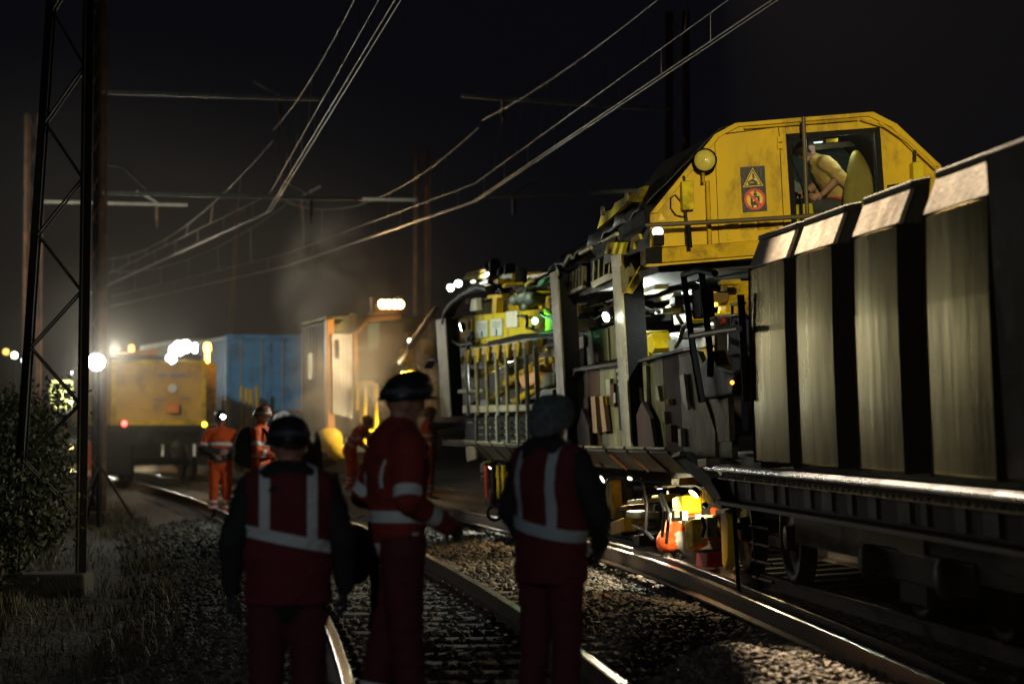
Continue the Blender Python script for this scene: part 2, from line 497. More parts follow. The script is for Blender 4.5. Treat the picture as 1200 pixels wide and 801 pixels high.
def hand_mesh(wr, d, inward, glove_scale=1.0, side=1):
    """palm, four unequal bent fingers and a thumb; d points down the forearm, inward is the palm side"""
    d = Vector(d).normalized(); n = Vector(inward); n = (n - d * n.dot(d)).normalized(); x = d.cross(n) * side
    wr = Vector(wr); pr = []
    P = lambda a, b, c: tuple(wr + d * a + x * b + n * c)
    pr.append((P(-0.01, 0, 0), P(0.085, 0.0, 0.0), 0.026, 0.036, (tuple(n), 1.9), 0))
    for i, (off, L) in enumerate([(-0.033, 0.062), (-0.011, 0.078), (0.011, 0.084), (0.033, 0.074)]):
        a = P(0.082, off, 0); b = P(0.082 + L * 0.5, off * 1.15, 0.010); c = P(0.082 + L * 0.86, off * 1.2, 0.034); e = P(0.082 + L * 0.95, off * 1.2, 0.055)
        pr += [(a, b, 0.0105, 0.0098, None, 0), (b, c, 0.0098, 0.0088, None, 0), (c, e, 0.0088, 0.0078, None, 0)]
    a = P(0.02, 0.026, 0.004); b = P(0.055, 0.056, 0.02); c = P(0.09, 0.062, 0.038)
    pr += [(a, b, 0.015, 0.012, None, 0), (b, c, 0.0115, 0.0095, None, 0)]
    return mesh_prims(pr, 0.0065, 0.006)[:2]

def person(label, loc, rotz, mats, pose=None, group=None, height=1.0, h=0.017, bulk=1.0, gloves=False, short_sleeves=False, hair=True, tilt=0.0, vest=None, hoodie=False, legs=True):
    """mats: dict torso, arm, leg (+ vest). Faces -Y at rotz = 0."""
    J = dict(STD)
    if pose: J.update(pose)
    J = {k: np.array(v, float) * height for k, v in J.items()}
    sc = height
    right = J['shL'] - J['shR']; right /= np.linalg.norm(right)
    up = J['neck'] - J['pelvis']; up /= np.linalg.norm(up)
    fwd = np.cross(right, up); fwd /= np.linalg.norm(fwd)        # chest normal (towards -Y)
    hup = J['head'] - J['neck']; hup /= np.linalg.norm(hup)
    hf = np.array(pose.get('face', fwd) if pose else fwd, float); hf /= np.linalg.norm(hf)
    B = bulk * sc
    flat = (fwd, 1.42)
    T, A_, Lg, Bt, Sk, Hr = 0, 1, 2, 3, 4, 5
    torso = [(J['pelvis'] - up * 0.03, J['waist'], 0.178 * B, 0.172 * B, flat, T),
             (J['waist'], J['chest'], 0.172 * B, 0.198 * B, flat, T),
             (J['chest'], J['neck'] - up * 0.085 * sc, 0.198 * B, 0.125 * B, flat, T),
             (J['shL'] - right * 0.03, J['shR'] + right * 0.03, 0.078 * B, 0.078 * B, None, T)]
    pr = list(torso)
    pr.append((J['neck'] - up * 0.06, J['neck'] + up * 0.012, 0.078 * B, 0.070 * B, None, T))      # collar
    for s in 'LR':
        sh, el, wr = J['sh' + s], J['el' + s], J['wr' + s]
        pr.append((sh, el, 0.078 * B, 0.060 * B, None, A_))
        if short_sleeves:
            pr.append((el * 0.6 + sh * 0.4, wr, 0.050 * sc, 0.029 * sc, None, Sk))
        else:
            pr.append((el, wr, 0.060 * B, 0.043 * B, None, A_))
        if legs:
            hp, kn, an = J['hip' + s], J['kn' + s], J['an' + s]
            pr.append((hp, kn, 0.104 * B, 0.078 * B, None, Lg))
            pr.append((kn, an + (kn - an) * 0.12, 0.076 * B, 0.070 * B, None, Lg))
            toe = np.array(pose.get('toe' + s, fwd * np.array([1, 1, 0])) if pose else fwd, float); toe = toe / np.linalg.norm(toe)
            sole = an + np.array([0, 0, -0.045])
            pr.append((an + np.array([0, 0, 0.10]), an, 0.052 * sc, 0.050 * sc, None, Bt))
            pr.append((sole - toe * 0.045, sole + toe * 0.165, 0.046 * sc, 0.042 * sc, None, Bt))
    hd_ = J['head']
    pr.append((J['neck'] - hup * 0.02, hd_ - hup * 0.04, 0.055 * sc, 0.054 * sc, None, Sk))
    pr.append((hd_ + hup * 0.030 - hf * 0.022, hd_ + hup * 0.030 + hf * 0.018, 0.086 * sc, 0.080 * sc, None, Sk))   # cranium
    pr.append((hd_ - hup * 0.02 + hf * 0.025, hd_ - hup * 0.085 + hf * 0.060, 0.066 * sc, 0.034 * sc, None, Sk))  # jaw to chin
    pr.append((hd_ + hup * 0.018 + hf * 0.088, hd_ - hup * 0.030 + hf * 0.112, 0.011 * sc, 0.017 * sc, None, Sk))  # nose
    pr.append((hd_ + hup * 0.028 + hf * 0.080 - right * 0.03, hd_ + hup * 0.028 + hf * 0.080 + right * 0.03, 0.016 * sc, 0.016 * sc, None, Sk))
    pr.append((hd_ - hup * 0.055 + hf * 0.088 - right * 0.016, hd_ - hup * 0.055 + hf * 0.088 + right * 0.016, 0.011 * sc, 0.011 * sc, None, Sk))
    for sg in (-1, 1):
        e = hd_ + right * (sg * 0.080 * sc) - hf * 0.008
        pr.append((e + hup * 0.022, e - hup * 0.026, 0.017 * sc, 0.012 * sc, None, Sk))
    if hoodie:
        pr.append((J['neck'] + fwd * -0.03 - right * 0.06, J['neck'] + fwd * -0.03 + right * 0.06, 0.075 * B, 0.075 * B, None, T))
    V, Fq, lab = mesh_prims(pr, h, 0.022)
    # fabric folds
    fold = np.array([mnoise.noise(Vector((v[0] * 7, v[1] * 7, v[2] * 16))) for v in V])
    c = V.mean(0); rad = V - np.array([c[0], c[1], 0]) * np.array([1, 1, 0]) - np.array([0, 0, 1]) * V[:, 2:3]
    rl = np.linalg.norm(rad, axis=1, keepdims=True) + 1e-6
    clothm = (lab <= Lg)[:, None]
    fold2 = np.array([mnoise.noise(Vector((v[0] * 13 + 3, v[1] * 13, v[2] * 30 + v[0] * 14))) for v in V])
    V = V + clothm * rad / rl * (fold[:, None] * 0.016 + fold2[:, None] * 0.009)
    if hair:
        rel = V - hd_
        hm = (lab == Sk) & (rel @ hup > 0.02 + 0.55 * (rel @ hf)) & (rel @ hup > -0.05)
        lab[hm] = Hr
    # hands
    parts_V = [V]; parts_F = [Fq]; parts_l = [lab]
    n0 = len(V)
    for s, sg in (('L', 1), ('R', -1)):
        wr, el = J['wr' + s], J['el' + s]
        d = wr - el; d /= np.linalg.norm(d)
        inward = (pose or {}).get('palm' + s, -right * sg + fwd * 0.15)
        hv, hf4 = hand_mesh(wr + d * 0.01, d, inward, side=sg)
        parts_V.append(hv); parts_F.append(hf4 + n0); n0 += len(hv)
        parts_l.append(np.full(len(hv), 6 if gloves else Sk))
    # eyes
    eb = MB()
    for sg in (-1, 1):
        eb.ell(hd_ + hup * 0.012 + hf * 0.083 + right * (sg * 0.033), (0.011, 0.011, 0.011), 8, 6)
    V = np.concatenate(parts_V); Fq = np.concatenate(parts_F); lab = np.concatenate(parts_l)
    ev = np.array(eb.v); 
    eq = np.array([f for f in eb.f if len(f) == 4]) + len(V)
    V = np.concatenate([V, ev]); Fq = np.concatenate([Fq, eq]); lab = np.concatenate([lab, np.full(len(ev), 7)])
    root = thing('person', label, 'person', loc, group)
    root.rotation_euler = (0, 0, rotz)
    me = npmesh('body', V, Fq, None, True)
    for m in (mats['torso'], mats['arm'], mats['leg'], BOOT, SKIN, HAIR, GLOVE, EYE): me.materials.append(m)
    fl = lab[Fq]
    me.polygons.foreach_set('material_index', np.median(fl, axis=1).astype(np.int32))
    def attrs(me, V):
        pa = [polyline_param(V, [J['sh' + s], J['el' + s], J['wr' + s]]) for s in 'LR']
        arm = np.where(pa[0][1] < pa[1][1], pa[0][0], pa[1][0])
        pl = [polyline_param(V, [J['hip' + s], J['kn' + s], J['an' + s]]) for s in 'LR']
        leg = np.where(pl[0][1] < pl[1][1], pl[0][0], pl[1][0])
        sx = ((V - J['pelvis']) @ right) / sc; sz = ((V - J['pelvis']) @ up) / sc - tilt * sx
        for nm, a in (('sa', arm), ('sl', leg), ('sz', sz), ('sx', sx)):
            at = me.attributes.new(nm, 'FLOAT', 'POINT'); at.data.foreach_set('value', a.astype(np.float32))
    attrs(me, V)
    o = bpy.data.objects.new('body', me); COL.objects.link(o); o.parent = root
    if vest:
        hem = vest
        infl = [(a, b, ra + 0.020, rb + 0.020, f, 0) for (a, b, ra, rb, f, q) in torso]
        infl.append((J['pelvis'] - up * (0.05 - hem), J['waist'], 0.205 * B, 0.195 * B, flat, 0))
        def cut(P, D):
            z = (P - J['pelvis']) @ up
            x = np.abs((P - J['pelvis']) @ right)
            neckhole = 0.085 * sc - np.linalg.norm(P - J['neck'], axis=1)
            return np.maximum(np.maximum(D, (hem - z)), np.maximum(neckhole, x - 0.225 * sc))
        VV, VF, _ = mesh_prims(infl, h * 0.8, 0.03, cut)
        fold = np.array([mnoise.noise(Vector((v[0] * 6, v[1] * 6, v[2] * 9 + 5))) for v in VV])
        fold2 = np.array([mnoise.noise(Vector((v[0] * 11, v[1] * 11, v[2] * 22 + v[0] * 16))) for v in VV])
        VV = VV + (VV - J['chest']) * np.array([1, 1, 0]) * (fold[:, None] * 0.08 + fold2[:, None] * 0.035)
        vm = npmesh('hi_vis_vest', VV, VF, mats['vest'], True); attrs(vm, VV)
        vo = bpy.data.objects.new('hi_vis_vest', vm); COL.objects.link(vo); vo.parent = root
    root_info = dict(head=hd_, hup=hup, hf=hf, right=right, sc=sc, J=J, fwd=fwd)
    return root, root_info

def headwear(root, inf, kind, mat, band=None):
    M = Matrix((Vector(inf['right']), Vector(-np.array(inf['hf'])), Vector(inf['hup']))).transposed()
    c = Vector(inf['head']); sc = inf['sc']
    mb = MB()
    def put(vs): return [c + M @ (Vector(v) * sc) for v in vs]
    if kind == 'helmet':
        n = 28; prof = [(0.128, 0.035), (0.126, 0.055), (0.122, 0.085), (0.108, 0.125), (0.080, 0.152), (0.045, 0.166), (0.0, 0.170)]
        vs = []; fs = []
        for r, z in prof:
            for k in range(n):
                t = 2 * PI * k / n; vs.append((r * 0.92 * math.cos(t), r * 1.08 * math.sin(t) + 0.005, z))
        for i in range(len(prof) - 1):
            for k in range(n): fs.append((i * n + k, i * n + (k + 1) % n, (i + 1) * n + (k + 1) % n, (i + 1) * n + k))
        mb.add(put(vs), fs, True)
        vs = []; fs = []                                  # brim with a peak to the front
        for j, rr in enumerate((0.118, 0.138)):
            for z in (0.030, 0.040):
                for k in range(n):
                    t = 2 * PI * k / n; pk = 1 + (0.22 * max(0, -math.sin(t)) ** 2 if j else 0)
                    vs.append((rr * 0.92 * math.cos(t), rr * 1.06 * math.sin(t) * pk, z - (0.012 if j else 0)))
        for k in range(n):
            q = (k + 1) % n
            fs += [(k, 2 * n + k, 2 * n + q, q), (n + k, n + q, 3 * n + q, 3 * n + k), (2 * n + k, 3 * n + k, 3 * n + q, 2 * n + q), (k, q, n + q, n + k)]
        mb.add(put(vs), fs, True)
        for x in (-0.022, 0.022, 0):                          # crown ridges
            pts = []
            for i in range(9):
                t = 0.25 + (PI - 0.5) * i / 8
                pts.append((x, 0.127 * math.cos(t) + 0.005, 0.045 + 0.128 * math.sin(t)))
            mb.tube(put(pts), 0.007 * sc, 6)
        o = mb.build('hard_hat', mat, None, local=True); o.parent = root
        if band:
            b2 = MB(); n = 28; vs = []; fs = []
            for r, z in ((0.131, 0.052), (0.128, 0.078)):
                for k in range(n):
                    t = 2 * PI * k / n; vs.append((r * 0.92 * math.cos(t), r * 1.08 * math.sin(t) + 0.005, z))
            for k in range(n): fs.append((k, (k + 1) % n, n + (k + 1) % n, n + k))
            b2.add(put(vs), fs, True)
            q = b2.build('helmet_band', band, None, local=True); q.parent = o
    else:                                                 # knitted hat
        n = 40; vs = []; fs = []
        prof = [(0.098, -0.045), (0.108, -0.02), (0.113, 0.02), (0.112, 0.06), (0.102, 0.10), (0.080, 0.13), (0.045, 0.148), (0.0, 0.153)]
        for i, (r, z) in enumerate(prof):
            for k in range(n):
                t = 2 * PI * k / n; rr = r * 1.07 * (1 + 0.018 * ((k % 2) - 0.5))
                tilt = -0.035 * math.sin(t) if i < 3 else 0
                vs.append((rr * 0.97 * math.cos(t), rr * 1.06 * math.sin(t) + 0.008, z + tilt))
        for i in range(len(prof) - 1):
            for k in range(n): fs.append((i * n + k, i * n + (k + 1) % n, (i + 1) * n + (k + 1) % n, (i + 1) * n + k))
        mb.add(put(vs), fs, True)
        o = mb.build('knitted_hat', mat, None, local=True); o.parent = root
    return o
# ------------------------------------------------------------------ ground
def ground_z(x, y):
    """railway formation: flat across both tracks, cess falling away to the left, verge rising beyond"""
    o = x - (0.8 - 0.045 * np.clip(y, -20, 90) - 0.0019 * np.clip(y, -20, 90) ** 2)
    z = np.zeros_like(o)
    z = np.where(o < -1.3, -0.24 * np.clip((-1.3 - o) / 1.3, 0, 1), z)
    z = np.where(o < -4.2, z + 0.35 * np.clip((-4.2 - o) / 4, 0, 1.6), z)
    z = np.where(o > 6.2, -0.35 * np.clip((o - 6.2) / 2, 0, 1), z)
    z += 0.10 * np.exp(-((o - 1.95) / 0.32) ** 2) * np.clip((y - 10) / 5, 0, 1) * (0.6 + 0.5 * np.sin(y * 1.3))
    z += 0.22 * np.exp(-((o - 2.2) / 0.7) ** 2) * np.exp(-((y - 49) / 4) ** 2)
    return z

def ground():
    xs = np.concatenate([np.linspace(-320, -40, 15), np.linspace(-36, -13, 24), np.arange(-12.5, 12.6, 0.16), np.linspace(14, 40, 14), np.linspace(50, 320, 12)])
    ys = np.concatenate([np.linspace(-60, 4, 14), np.arange(5, 34, 0.17), np.arange(34, 80, 0.6), np.linspace(82, 160, 30), np.linspace(180, 620, 14)])
    X, Y = np.meshgrid(xs, ys, indexing='xy')
    Z = ground_z(X, Y)
    near = (Y > 5) & (Y < 80)
    nz = rng.normal(0, 0.012, X.shape)
    Z = Z + np.where(near, nz, 0) - 0.02
    nx, ny = len(xs), len(ys)
    V = np.stack([X.ravel(), Y.ravel(), Z.ravel()], 1)
    i = np.arange(ny - 1)[:, None] * nx + np.arange(nx - 1)[None]
    Fq = np.stack([i, i + 1, i + nx + 1, i + nx], -1).reshape(-1, 4)
    m = bpy.data.materials.new('ballast_and_verge_ground'); m.use_nodes = True
    N = m.node_tree.nodes; L = m.node_tree.links; b = N['Principled BSDF']; b.inputs['Roughness'].default_value = 0.9
    tc = N.new('ShaderNodeTexCoord')
    vo = N.new('ShaderNodeTexVoronoi'); vo.inputs['Scale'].default_value = 22; L.new(tc.outputs['Object'], vo.inputs['Vector'])
    n1 = N.new('ShaderNodeTexNoise'); n1.inputs['Scale'].default_value = 0.9; n1.inputs['Detail'].default_value = 8; L.new(tc.outputs['Object'], n1.inputs['Vector'])
    n2 = N.new('ShaderNodeTexNoise'); n2.inputs['Scale'].default_value = 12; n2.inputs['Detail'].default_value = 8; L.new(tc.outputs['Object'], n2.inputs['Vector'])
    st = N.new('ShaderNodeValToRGB'); st.color_ramp.elements[0].color = (0.055, 0.048, 0.040, 1); st.color_ramp.elements[1].color = (0.20, 0.165, 0.12, 1)
    L.new(vo.outputs['Color'], st.inputs[0])
    so = N.new('ShaderNodeValToRGB'); so.color_ramp.elements[0].color = (0.026, 0.022, 0.012, 1); so.color_ramp.elements[1].color = (0.068, 0.055, 0.027, 1); so.color_ramp.elements[0].position = 0.3; so.color_ramp.elements[1].position = 0.7
    L.new(n2.outputs['Fac'], so.inputs[0])
    # distance from the left track decides ballast or verge
    sx = N.new('ShaderNodeSeparateXYZ'); L.new(tc.outputs['Object'], sx.inputs[0])
    def mth(op, a, bb):
        q = N.new('ShaderNodeMath'); q.operation = op
        for k, v in enumerate((a, bb)):
            if isinstance(v, (int, float)): q.inputs[k].default_value = v
            else: L.new(v, q.inputs[k])
        return q.outputs[0]
    y = sx.outputs['Y']; o = mth('ADD', mth('SUBTRACT', sx.outputs['X'], 0.8), mth('ADD', mth('MULTIPLY', y, 0.045), mth('MULTIPLY', mth('MULTIPLY', y, y), 0.0019)))
    o = mth('ADD', o, mth('MULTIPLY', mth('SUBTRACT', n1.outputs['Fac'], 0.5), 1.6))
    mr = N.new('ShaderNodeMapRange'); mr.inputs['From Min'].default_value = -2.5; mr.inputs['From Max'].default_value = -1.7; L.new(o, mr.inputs['Value'])
    mx = N.new('ShaderNodeMix'); mx.data_type = 'RGBA'; L.new(mr.outputs[0], mx.inputs['Factor']); L.new(so.outputs[0], mx.inputs['A']); L.new(st.outputs[0], mx.inputs['B'])
    L.new(mx.outputs['Result'], b.inputs['Base Color'])
    bp = N.new('ShaderNodeBump'); bp.inputs['Distance'].default_value = 0.035; bp.inputs['Strength'].default_value = 0.9
    hh = mth('ADD', mth('MULTIPLY', vo.outputs['Distance'], -0.7), n2.outputs['Fac']); L.new(hh, bp.inputs['Height']); L.new(bp.outputs[0], b.inputs['Normal'])
    me = npmesh('ground', V, Fq, m, True)
    g = bpy.data.objects.new('ground', me); COL.objects.link(g); g['kind'] = 'structure'
ground()

# ------------------------------------------------------------------ loose ballast stones (beyond counting)
def ballast():
    base = []
    t = (1 + 5 ** 0.5) / 2
    ico = np.array([(-1, t, 0), (1, t, 0), (-1, -t, 0), (1, -t, 0), (0, -1, t), (0, 1, t), (0, -1, -t), (0, 1, -t), (t, 0, -1), (t, 0, 1), (-t, 0, -1), (-t, 0, 1)], float) / 1.9
    icf = np.array([(0, 11, 5), (0, 5, 1), (0, 1, 7), (0, 7, 10), (0, 10, 11), (1, 5, 9), (5, 11, 4), (11, 10, 2), (10, 7, 6), (7, 1, 8), (3, 9, 4), (3, 4, 2), (3, 2, 6), (3, 6, 8), (3, 8, 9), (4, 9, 5), (2, 4, 11), (6, 2, 10), (8, 6, 7), (9, 8, 1)])
    n = 52000
    u = rng.random(n)
    s = 10.5 + 30 * u ** 1.7
    o = rng.uniform(-2.5, 4.3, n)
    keep = ~((np.abs(o) < 1.25) & (((s - 9.0) % 0.6) < 0.26) & (rng.random(n) < 0.93))
    keep &= rng.random(n) < np.where(o < -1.5, np.clip((o + 2.5), 0.05, 1), 1)
    s, o = s[keep], o[keep]; n = len(s)
    x = 0.8 - 0.045 * s - 0.0019 * s * s + o
    y = s + o * (0.045 + 0.0038 * s)
    z = ground_z(x, y) - 0.012 + rng.normal(0, 0.008, n)
    r = rng.uniform(0.016, 0.034, n) * np.where(rng.random(n) < 0.25, 1.5, 1)
    jit = ico[None] * rng.uniform(0.7, 1.25, (n, 12, 1)) * rng.uniform(0.7, 1.3, (n, 1, 3))
    a = rng.uniform(0, 2 * PI, n); b = rng.uniform(0, 2 * PI, n)
    ca, sa, cb, sb = np.cos(a), np.sin(a), np.cos(b), np.sin(b)
    X = jit[:, :, 0] * ca[:, None] - jit[:, :, 1] * sa[:, None]; Yy = jit[:, :, 0] * sa[:, None] + jit[:, :, 1] * ca[:, None]; Zz = jit[:, :, 2]
    Y2 = Yy * cb[:, None] - Zz * sb[:, None]; Z2 = Yy * sb[:, None] + Zz * cb[:, None]
    V = np.stack([X * r[:, None] + x[:, None], Y2 * r[:, None] + y[:, None], Z2 * r[:, None] * 0.8 + z[:, None]], -1).reshape(-1, 3)
    Fq = (icf[None] + 12 * np.arange(n)[:, None, None]).reshape(-1, 3)
    m = bpy.data.materials.new('ballast_stone'); m.use_nodes = True
    N = m.node_tree.nodes; L = m.node_tree.links; b = N['Principled BSDF']; b.inputs['Roughness'].default_value = 0.75
    ge = N.new('ShaderNodeNewGeometry'); cr = N.new('ShaderNodeValToRGB')
    cr.color_ramp.elements[0].color = (0.032, 0.029, 0.026, 1); cr.color_ramp.elements[1].color = (0.17, 0.135, 0.095, 1)
    e = cr.color_ramp.elements.new(0.5); e.color = (0.08, 0.06, 0.04, 1)
    L.new(ge.outputs['Random Per Island'], cr.inputs[0]); L.new(cr.outputs[0], b.inputs['Base Color'])
    me = npmesh('ballast_stones', V, Fq, m)
    g = bpy.data.objects.new('ballast_stones', me); COL.objects.link(g); g['kind'] = 'stuff'; g['label'] = 'loose broken ballast stones between the rails'
ballast()

# ------------------------------------------------------------------ rails and sleepers
RP = [(-0.07, -0.17), (0.07, -0.17), (0.07, -0.155), (0.012, -0.135), (0.010, -0.045), (0.034, -0.035), (0.034, -0.006), (0.026, 0.0), (-0.026, 0.0), (-0.034, -0.006), (-0.034, -0.035), (-0.010, -0.045), (-0.012, -0.135), (-0.07, -0.155)]
def rail(name, label, fn, s0, s1, group=None):
    vs = []; fs = []; mi = []
    n = int((s1 - s0) / 0.8) + 1; k = len(RP); mb = MB()
    for i in range(n + 1):
        s = s0 + (s1 - s0) * i / n
        for (a, z) in RP: vs.append(fn(s, a, z))
    for i in range(n):
        for j in range(k):
            q = (j + 1) % k
            top = j in (6, 7, 8)
            mb_f = (i * k + j, i * k + q, (i + 1) * k + q, (i + 1) * k + j)
            fs.append(mb_f); mi.append(1 if top else 0)
    mb.add(vs, fs); mb.mi = mi
    mb.add(vs[:k], [tuple(range(k))]); mb.add(vs[-k:], [tuple(range(k))[::-1]])
    o = mb.build(name, [RAILS, RAILM])
    recenter(o)
    return tag(o, label, 'rail', group)
rail('rail', 'left rail of the empty near track, curving past the man in the red vest', lambda s, a, z: WL(s, a - 0.75, 0.17 + z), 5, 125)
rail('rail', 'right rail of the empty near track, passing between the three men and the machine', lambda s, a, z: WL(s, a + 0.75, 0.17 + z), 5, 125)
rail('rail', 'running rail under the left wheels of the work train', lambda s, a, z: W(s, a - 0.75, 0.17 + z + 0.0), 9, 110)
rail('rail', 'running rail under the right wheels of the work train', lambda s, a, z: W(s, a + 0.75, 0.17 + z), 9, 110)
def loose(off, dz):
    def fn(s, a, z):
        rise = 0.06 + 0.16 * min(1, max(0, (s - 13) / 10))
        return Vector((xL(s) + off + a, s + off * hd(s), rise + dz + z + 0.045))
    return fn
rail('new_rail', 'long loose rail lying beside the work train, lit orange near the crouching worker', loose(2.66, 0.0), 9, 70)
rail('new_rail', 'second loose rail close behind the orange lit one beside the work train', loose(2.90, -0.01), 9, 70)

def sleepers():
    mb = MB(); mb.box((0, 0, -0.075), (2.5, 0.24, 0.15))
    proto = mb.build('sleeper', SLP, None, 0.012)
    clips = []
    for x in (-0.88, -0.62, 0.62, 0.88):
        k2 = MB(); sg = 1 if abs(x) > 0.75 else -1
        k2.prism([(x - 0.05, -0.08, 0.0), (x + 0.05, -0.08, 0.0), (x + 0.05, 0.08, 0.0), (x - 0.05, 0.08, 0.0)], (0, 0, 0.026))
        k2.lathe([(0.024, 0), (0.024, 0.03), (0.012, 0.05), (0, 0.05)], (x, 0, 0.025), n=8)
        clips.append(k2.build('rail_clip', RAILS, proto))
    first = True
    def put(loc, rz, label, grp, rx=0):
        nonlocal first
        if first: o = proto; first = False
        else:
            o = proto.copy(); COL.objects.link(o)
            if loc[1] < 24:
                for cl in clips:
                    c = cl.copy(); COL.objects.link(c); c.parent = o
        o.location = loc; o.rotation_euler = (0, rx, rz)
        tag(o, label, 'sleeper', grp)
    for i in range(75):
        s = 9.0 + 0.6 * i
        if s > 52: break
        p = WL(s, 0, 0.0); put(p, math.atan(hd(s)), 'dark sleeper bedded in stones between the rails of the empty near track', 'sleepers of the near track')
    for i in range(50):
        s = 11.0 + 0.65 * i
        if s > 40: break
        p = W(s, 0, 0.0); put(p, math.atan(hd(s)), 'dark sleeper in shadow under the work train', 'sleepers under the work train', -0.06)
sleepers()

# ------------------------------------------------------------------ overhead line masts
def lattice(root, base, w0, w1, dep, H, leg, pitch, mat, lean=0.0, double=True):
    """two channel legs tied by a zigzag of flat bars on both faces"""
    bx, by, bz = base
    X = lambda t, side: bx + lean * t + side * (w0 + (w1 - w0) * t) / 2
    for sd in (-1, 1):
        mb = MB()
        for dy in (-dep / 2, dep / 2):
            mb.bar((X(0, sd), by + dy, bz), (X(1, sd), by + dy, bz + H), leg, leg * 0.35)
        mb.bar((X(0, sd) + sd * leg * 0.42, by, bz), (X(1, sd) + sd * leg * 0.42, by, bz + H), leg * 0.18, dep)
        mb.build('leg', mat, root)
    n = int(H / pitch)
    lb = MB()
    for i in range(n):
        t0, t1 = i / n, (i + 1) / n
        a, b_ = (-1, 1) if i % 2 == 0 else (1, -1)
        dy = -dep / 2 - leg * 0.25
        lb.bar((X(t0, a), by + dy, bz + H * t0 + 0.05), (X(t1, b_), by + dy, bz + H * t1 + 0.05), leg * 0.8, leg * 0.22)
        if not double: lb.bar((X(t0, a), by - dy, bz + H * t0 + 0.05), (X(t1, b_), by - dy, bz + H * t1 + 0.05), leg * 0.6, leg * 0.2)
        else: lb.bar((X(t0, b_), by - dy, bz + H * t0 + 0.05), (X(t1, a), by - dy, bz + H * t1 + 0.05), leg * 0.6, leg * 0.2)
    lb.build('lacing', mat, root)
    fb = MB(); fb.box((bx, by, bz - 0.12), (w0 + 0.25, dep + 0.5, 0.36)); fb.build('footing', CONC, root, 0.03)

def cantilever(root, p0, p1, drop, mat=GALV):
    """a level beam with a hanging insulator at the free end"""
    mb = MB(); mb.bar(p0, p1, 0.055, 0.07)
    p0, p1 = Vector(p0), Vector(p1)
    mb.build('cantilever_beam', mat, root)
    k = p0.lerp(p1, 0.80)
    st = MB(); st.tube([k + Vector((-0.5 * (1 if p1.x > p0.x else -1), 0, 0.32)), k + Vector((0, 0, 0.05))], 0.025, 6); st.build('stay', mat, root)
    ib = MB(); prof = [(0.02, 0)]
    for i in range(5): prof += [(0.02, -0.06 * i - 0.02), (0.065, -0.06 * i - 0.035), (0.02, -0.06 * i - 0.055)]
    prof += [(0.015, -drop)]
    ib.lathe(prof[::-1], k + Vector((0, 0, -0.05)), n=10); ib.build('insulator', INS, root)
    return k + Vector((0, 0, -0.05 - drop))

# nearest lattice mast
b = Gp(55, 690, -0.2)
m1 = thing('catenary_mast', 'tall black lattice mast standing on a concrete block beside the bushes, nearest of all masts', 'lattice mast', b)
w = 70 * b.y / F
lattice(m1, (b.x, b.y, b.z + 0.12), w + 0.02, w * 0.16, 0.12, 11.0, 0.07, 0.585, MASTM, 0.37, False)
# second mast and its tubular post
b = Gp(108, 603, -0.1)
m2 = thing('catenary_mast', 'rusty lattice mast just right of the nearest dark mast, holding the left upper beam', 'lattice mast', b)
lattice(m2, b, 0.32, 0.28, 0.16, 10.2, 0.05, 0.62, MASTR)
z0 = Pd(120, 108, b.y)
hang_l1 = cantilever(m2, (b.x + 0.1, b.y, z0.z), (Pd(374, 112, b.y).x, b.y + 1.0, z0.z), 0.65)
hang_l2 = cantilever(m2, (b.x + 0.1, b.y, Pd(125, 226, b.y).z), (Pd(420, 232, b.y).x, b.y + 1.2, Pd(125, 226, b.y).z), 0.45)
mbr = MB(); mbr.tube([Pd(126, 193, b.y), Pd(145, 196, b.y), Pd(172, 222, b.y)], 0.03, 6); mbr.build('brace', GALV, m2)
p = Gp(118, 600, -0.1) - Vector((0, 0.7, 0))
po = thing('line_post', 'slim dark tubular post with a square foot in front of the rusty mast', 'post', p)
mb = MB(); mb.tube([p, p + Vector((0, 0, 9.6))], 0.062, 10); mb.build('pole', MASTM, po)
mb = MB(); mb.box(p + Vector((0, 0, 0.05)), (0.42, 0.42, 0.16)); mb.build('foot', CONC, po, 0.02)
# third (far left), fourth (behind the cab), fifth (centre)
d = 57; b = Pd(37, 520, d); b.z = -0.1
m3 = thing('catenary_mast', 'distant rusty mast behind the bushes, seen past the nearest black mast', 'lattice mast', b)
lattice(m3, b, 0.30, 0.26, 0.14, 9.0, 0.05, 0.7, MASTR)
zz = Pd(40, 236, d).z
cantilever(m3, (b.x, d, zz), (Pd(213, 237, d).x, d + 1, zz), 0.5)
d = 43.6; b = Pd(795, 520, d); b.z = -0.2
m4 = thing('catenary_mast', 'rusty lattice mast rising behind the yellow cab', 'lattice mast', b)
lattice(m4, b, 0.30, 0.26, 0.14, 9.25, 0.05, 0.6, MASTR)
p1 = Pd(540, 107, d); p0 = Pd(792, 131, d)
hang_r1 = cantilever(m4, (b.x - 0.1, d, (p0.z + p1.z) / 2 - 0.15), (p1.x, d + 0.3, (p0.z + p1.z) / 2 + 0.15), 0.6)
zz = Pd(700, 222, d).z
cantilever(m4, (b.x - 0.1, d, zz), (Pd(556, 234, d).x, d + 0.3, zz - 0.1), 0.3)
d = 63.5; b = Pd(494, 520, d); b.z = -0.2
m5 = thing('catenary_mast', 'faint distant mast in the dark above the middle of the work train', 'lattice mast', b)
lattice(m5, b, 0.30, 0.26, 0.14, 9.0, 0.045, 0.7, MASTR)
p1 = Pd(318, 226, d); p0 = Pd(488, 243, d)
hang_r2 = cantilever(m5, (b.x - 0.1, d, (p0.z + p1.z) / 2), (p1.x, d + 0.4, (p0.z + p1.z) / 2 + 0.1), 0.5)
d = 72; b = Pd(264, 500, d); b.z = 0
wp = thing('wooden_pole', 'thin leaning wooden pole behind the pale and blue containers', 'pole', b)
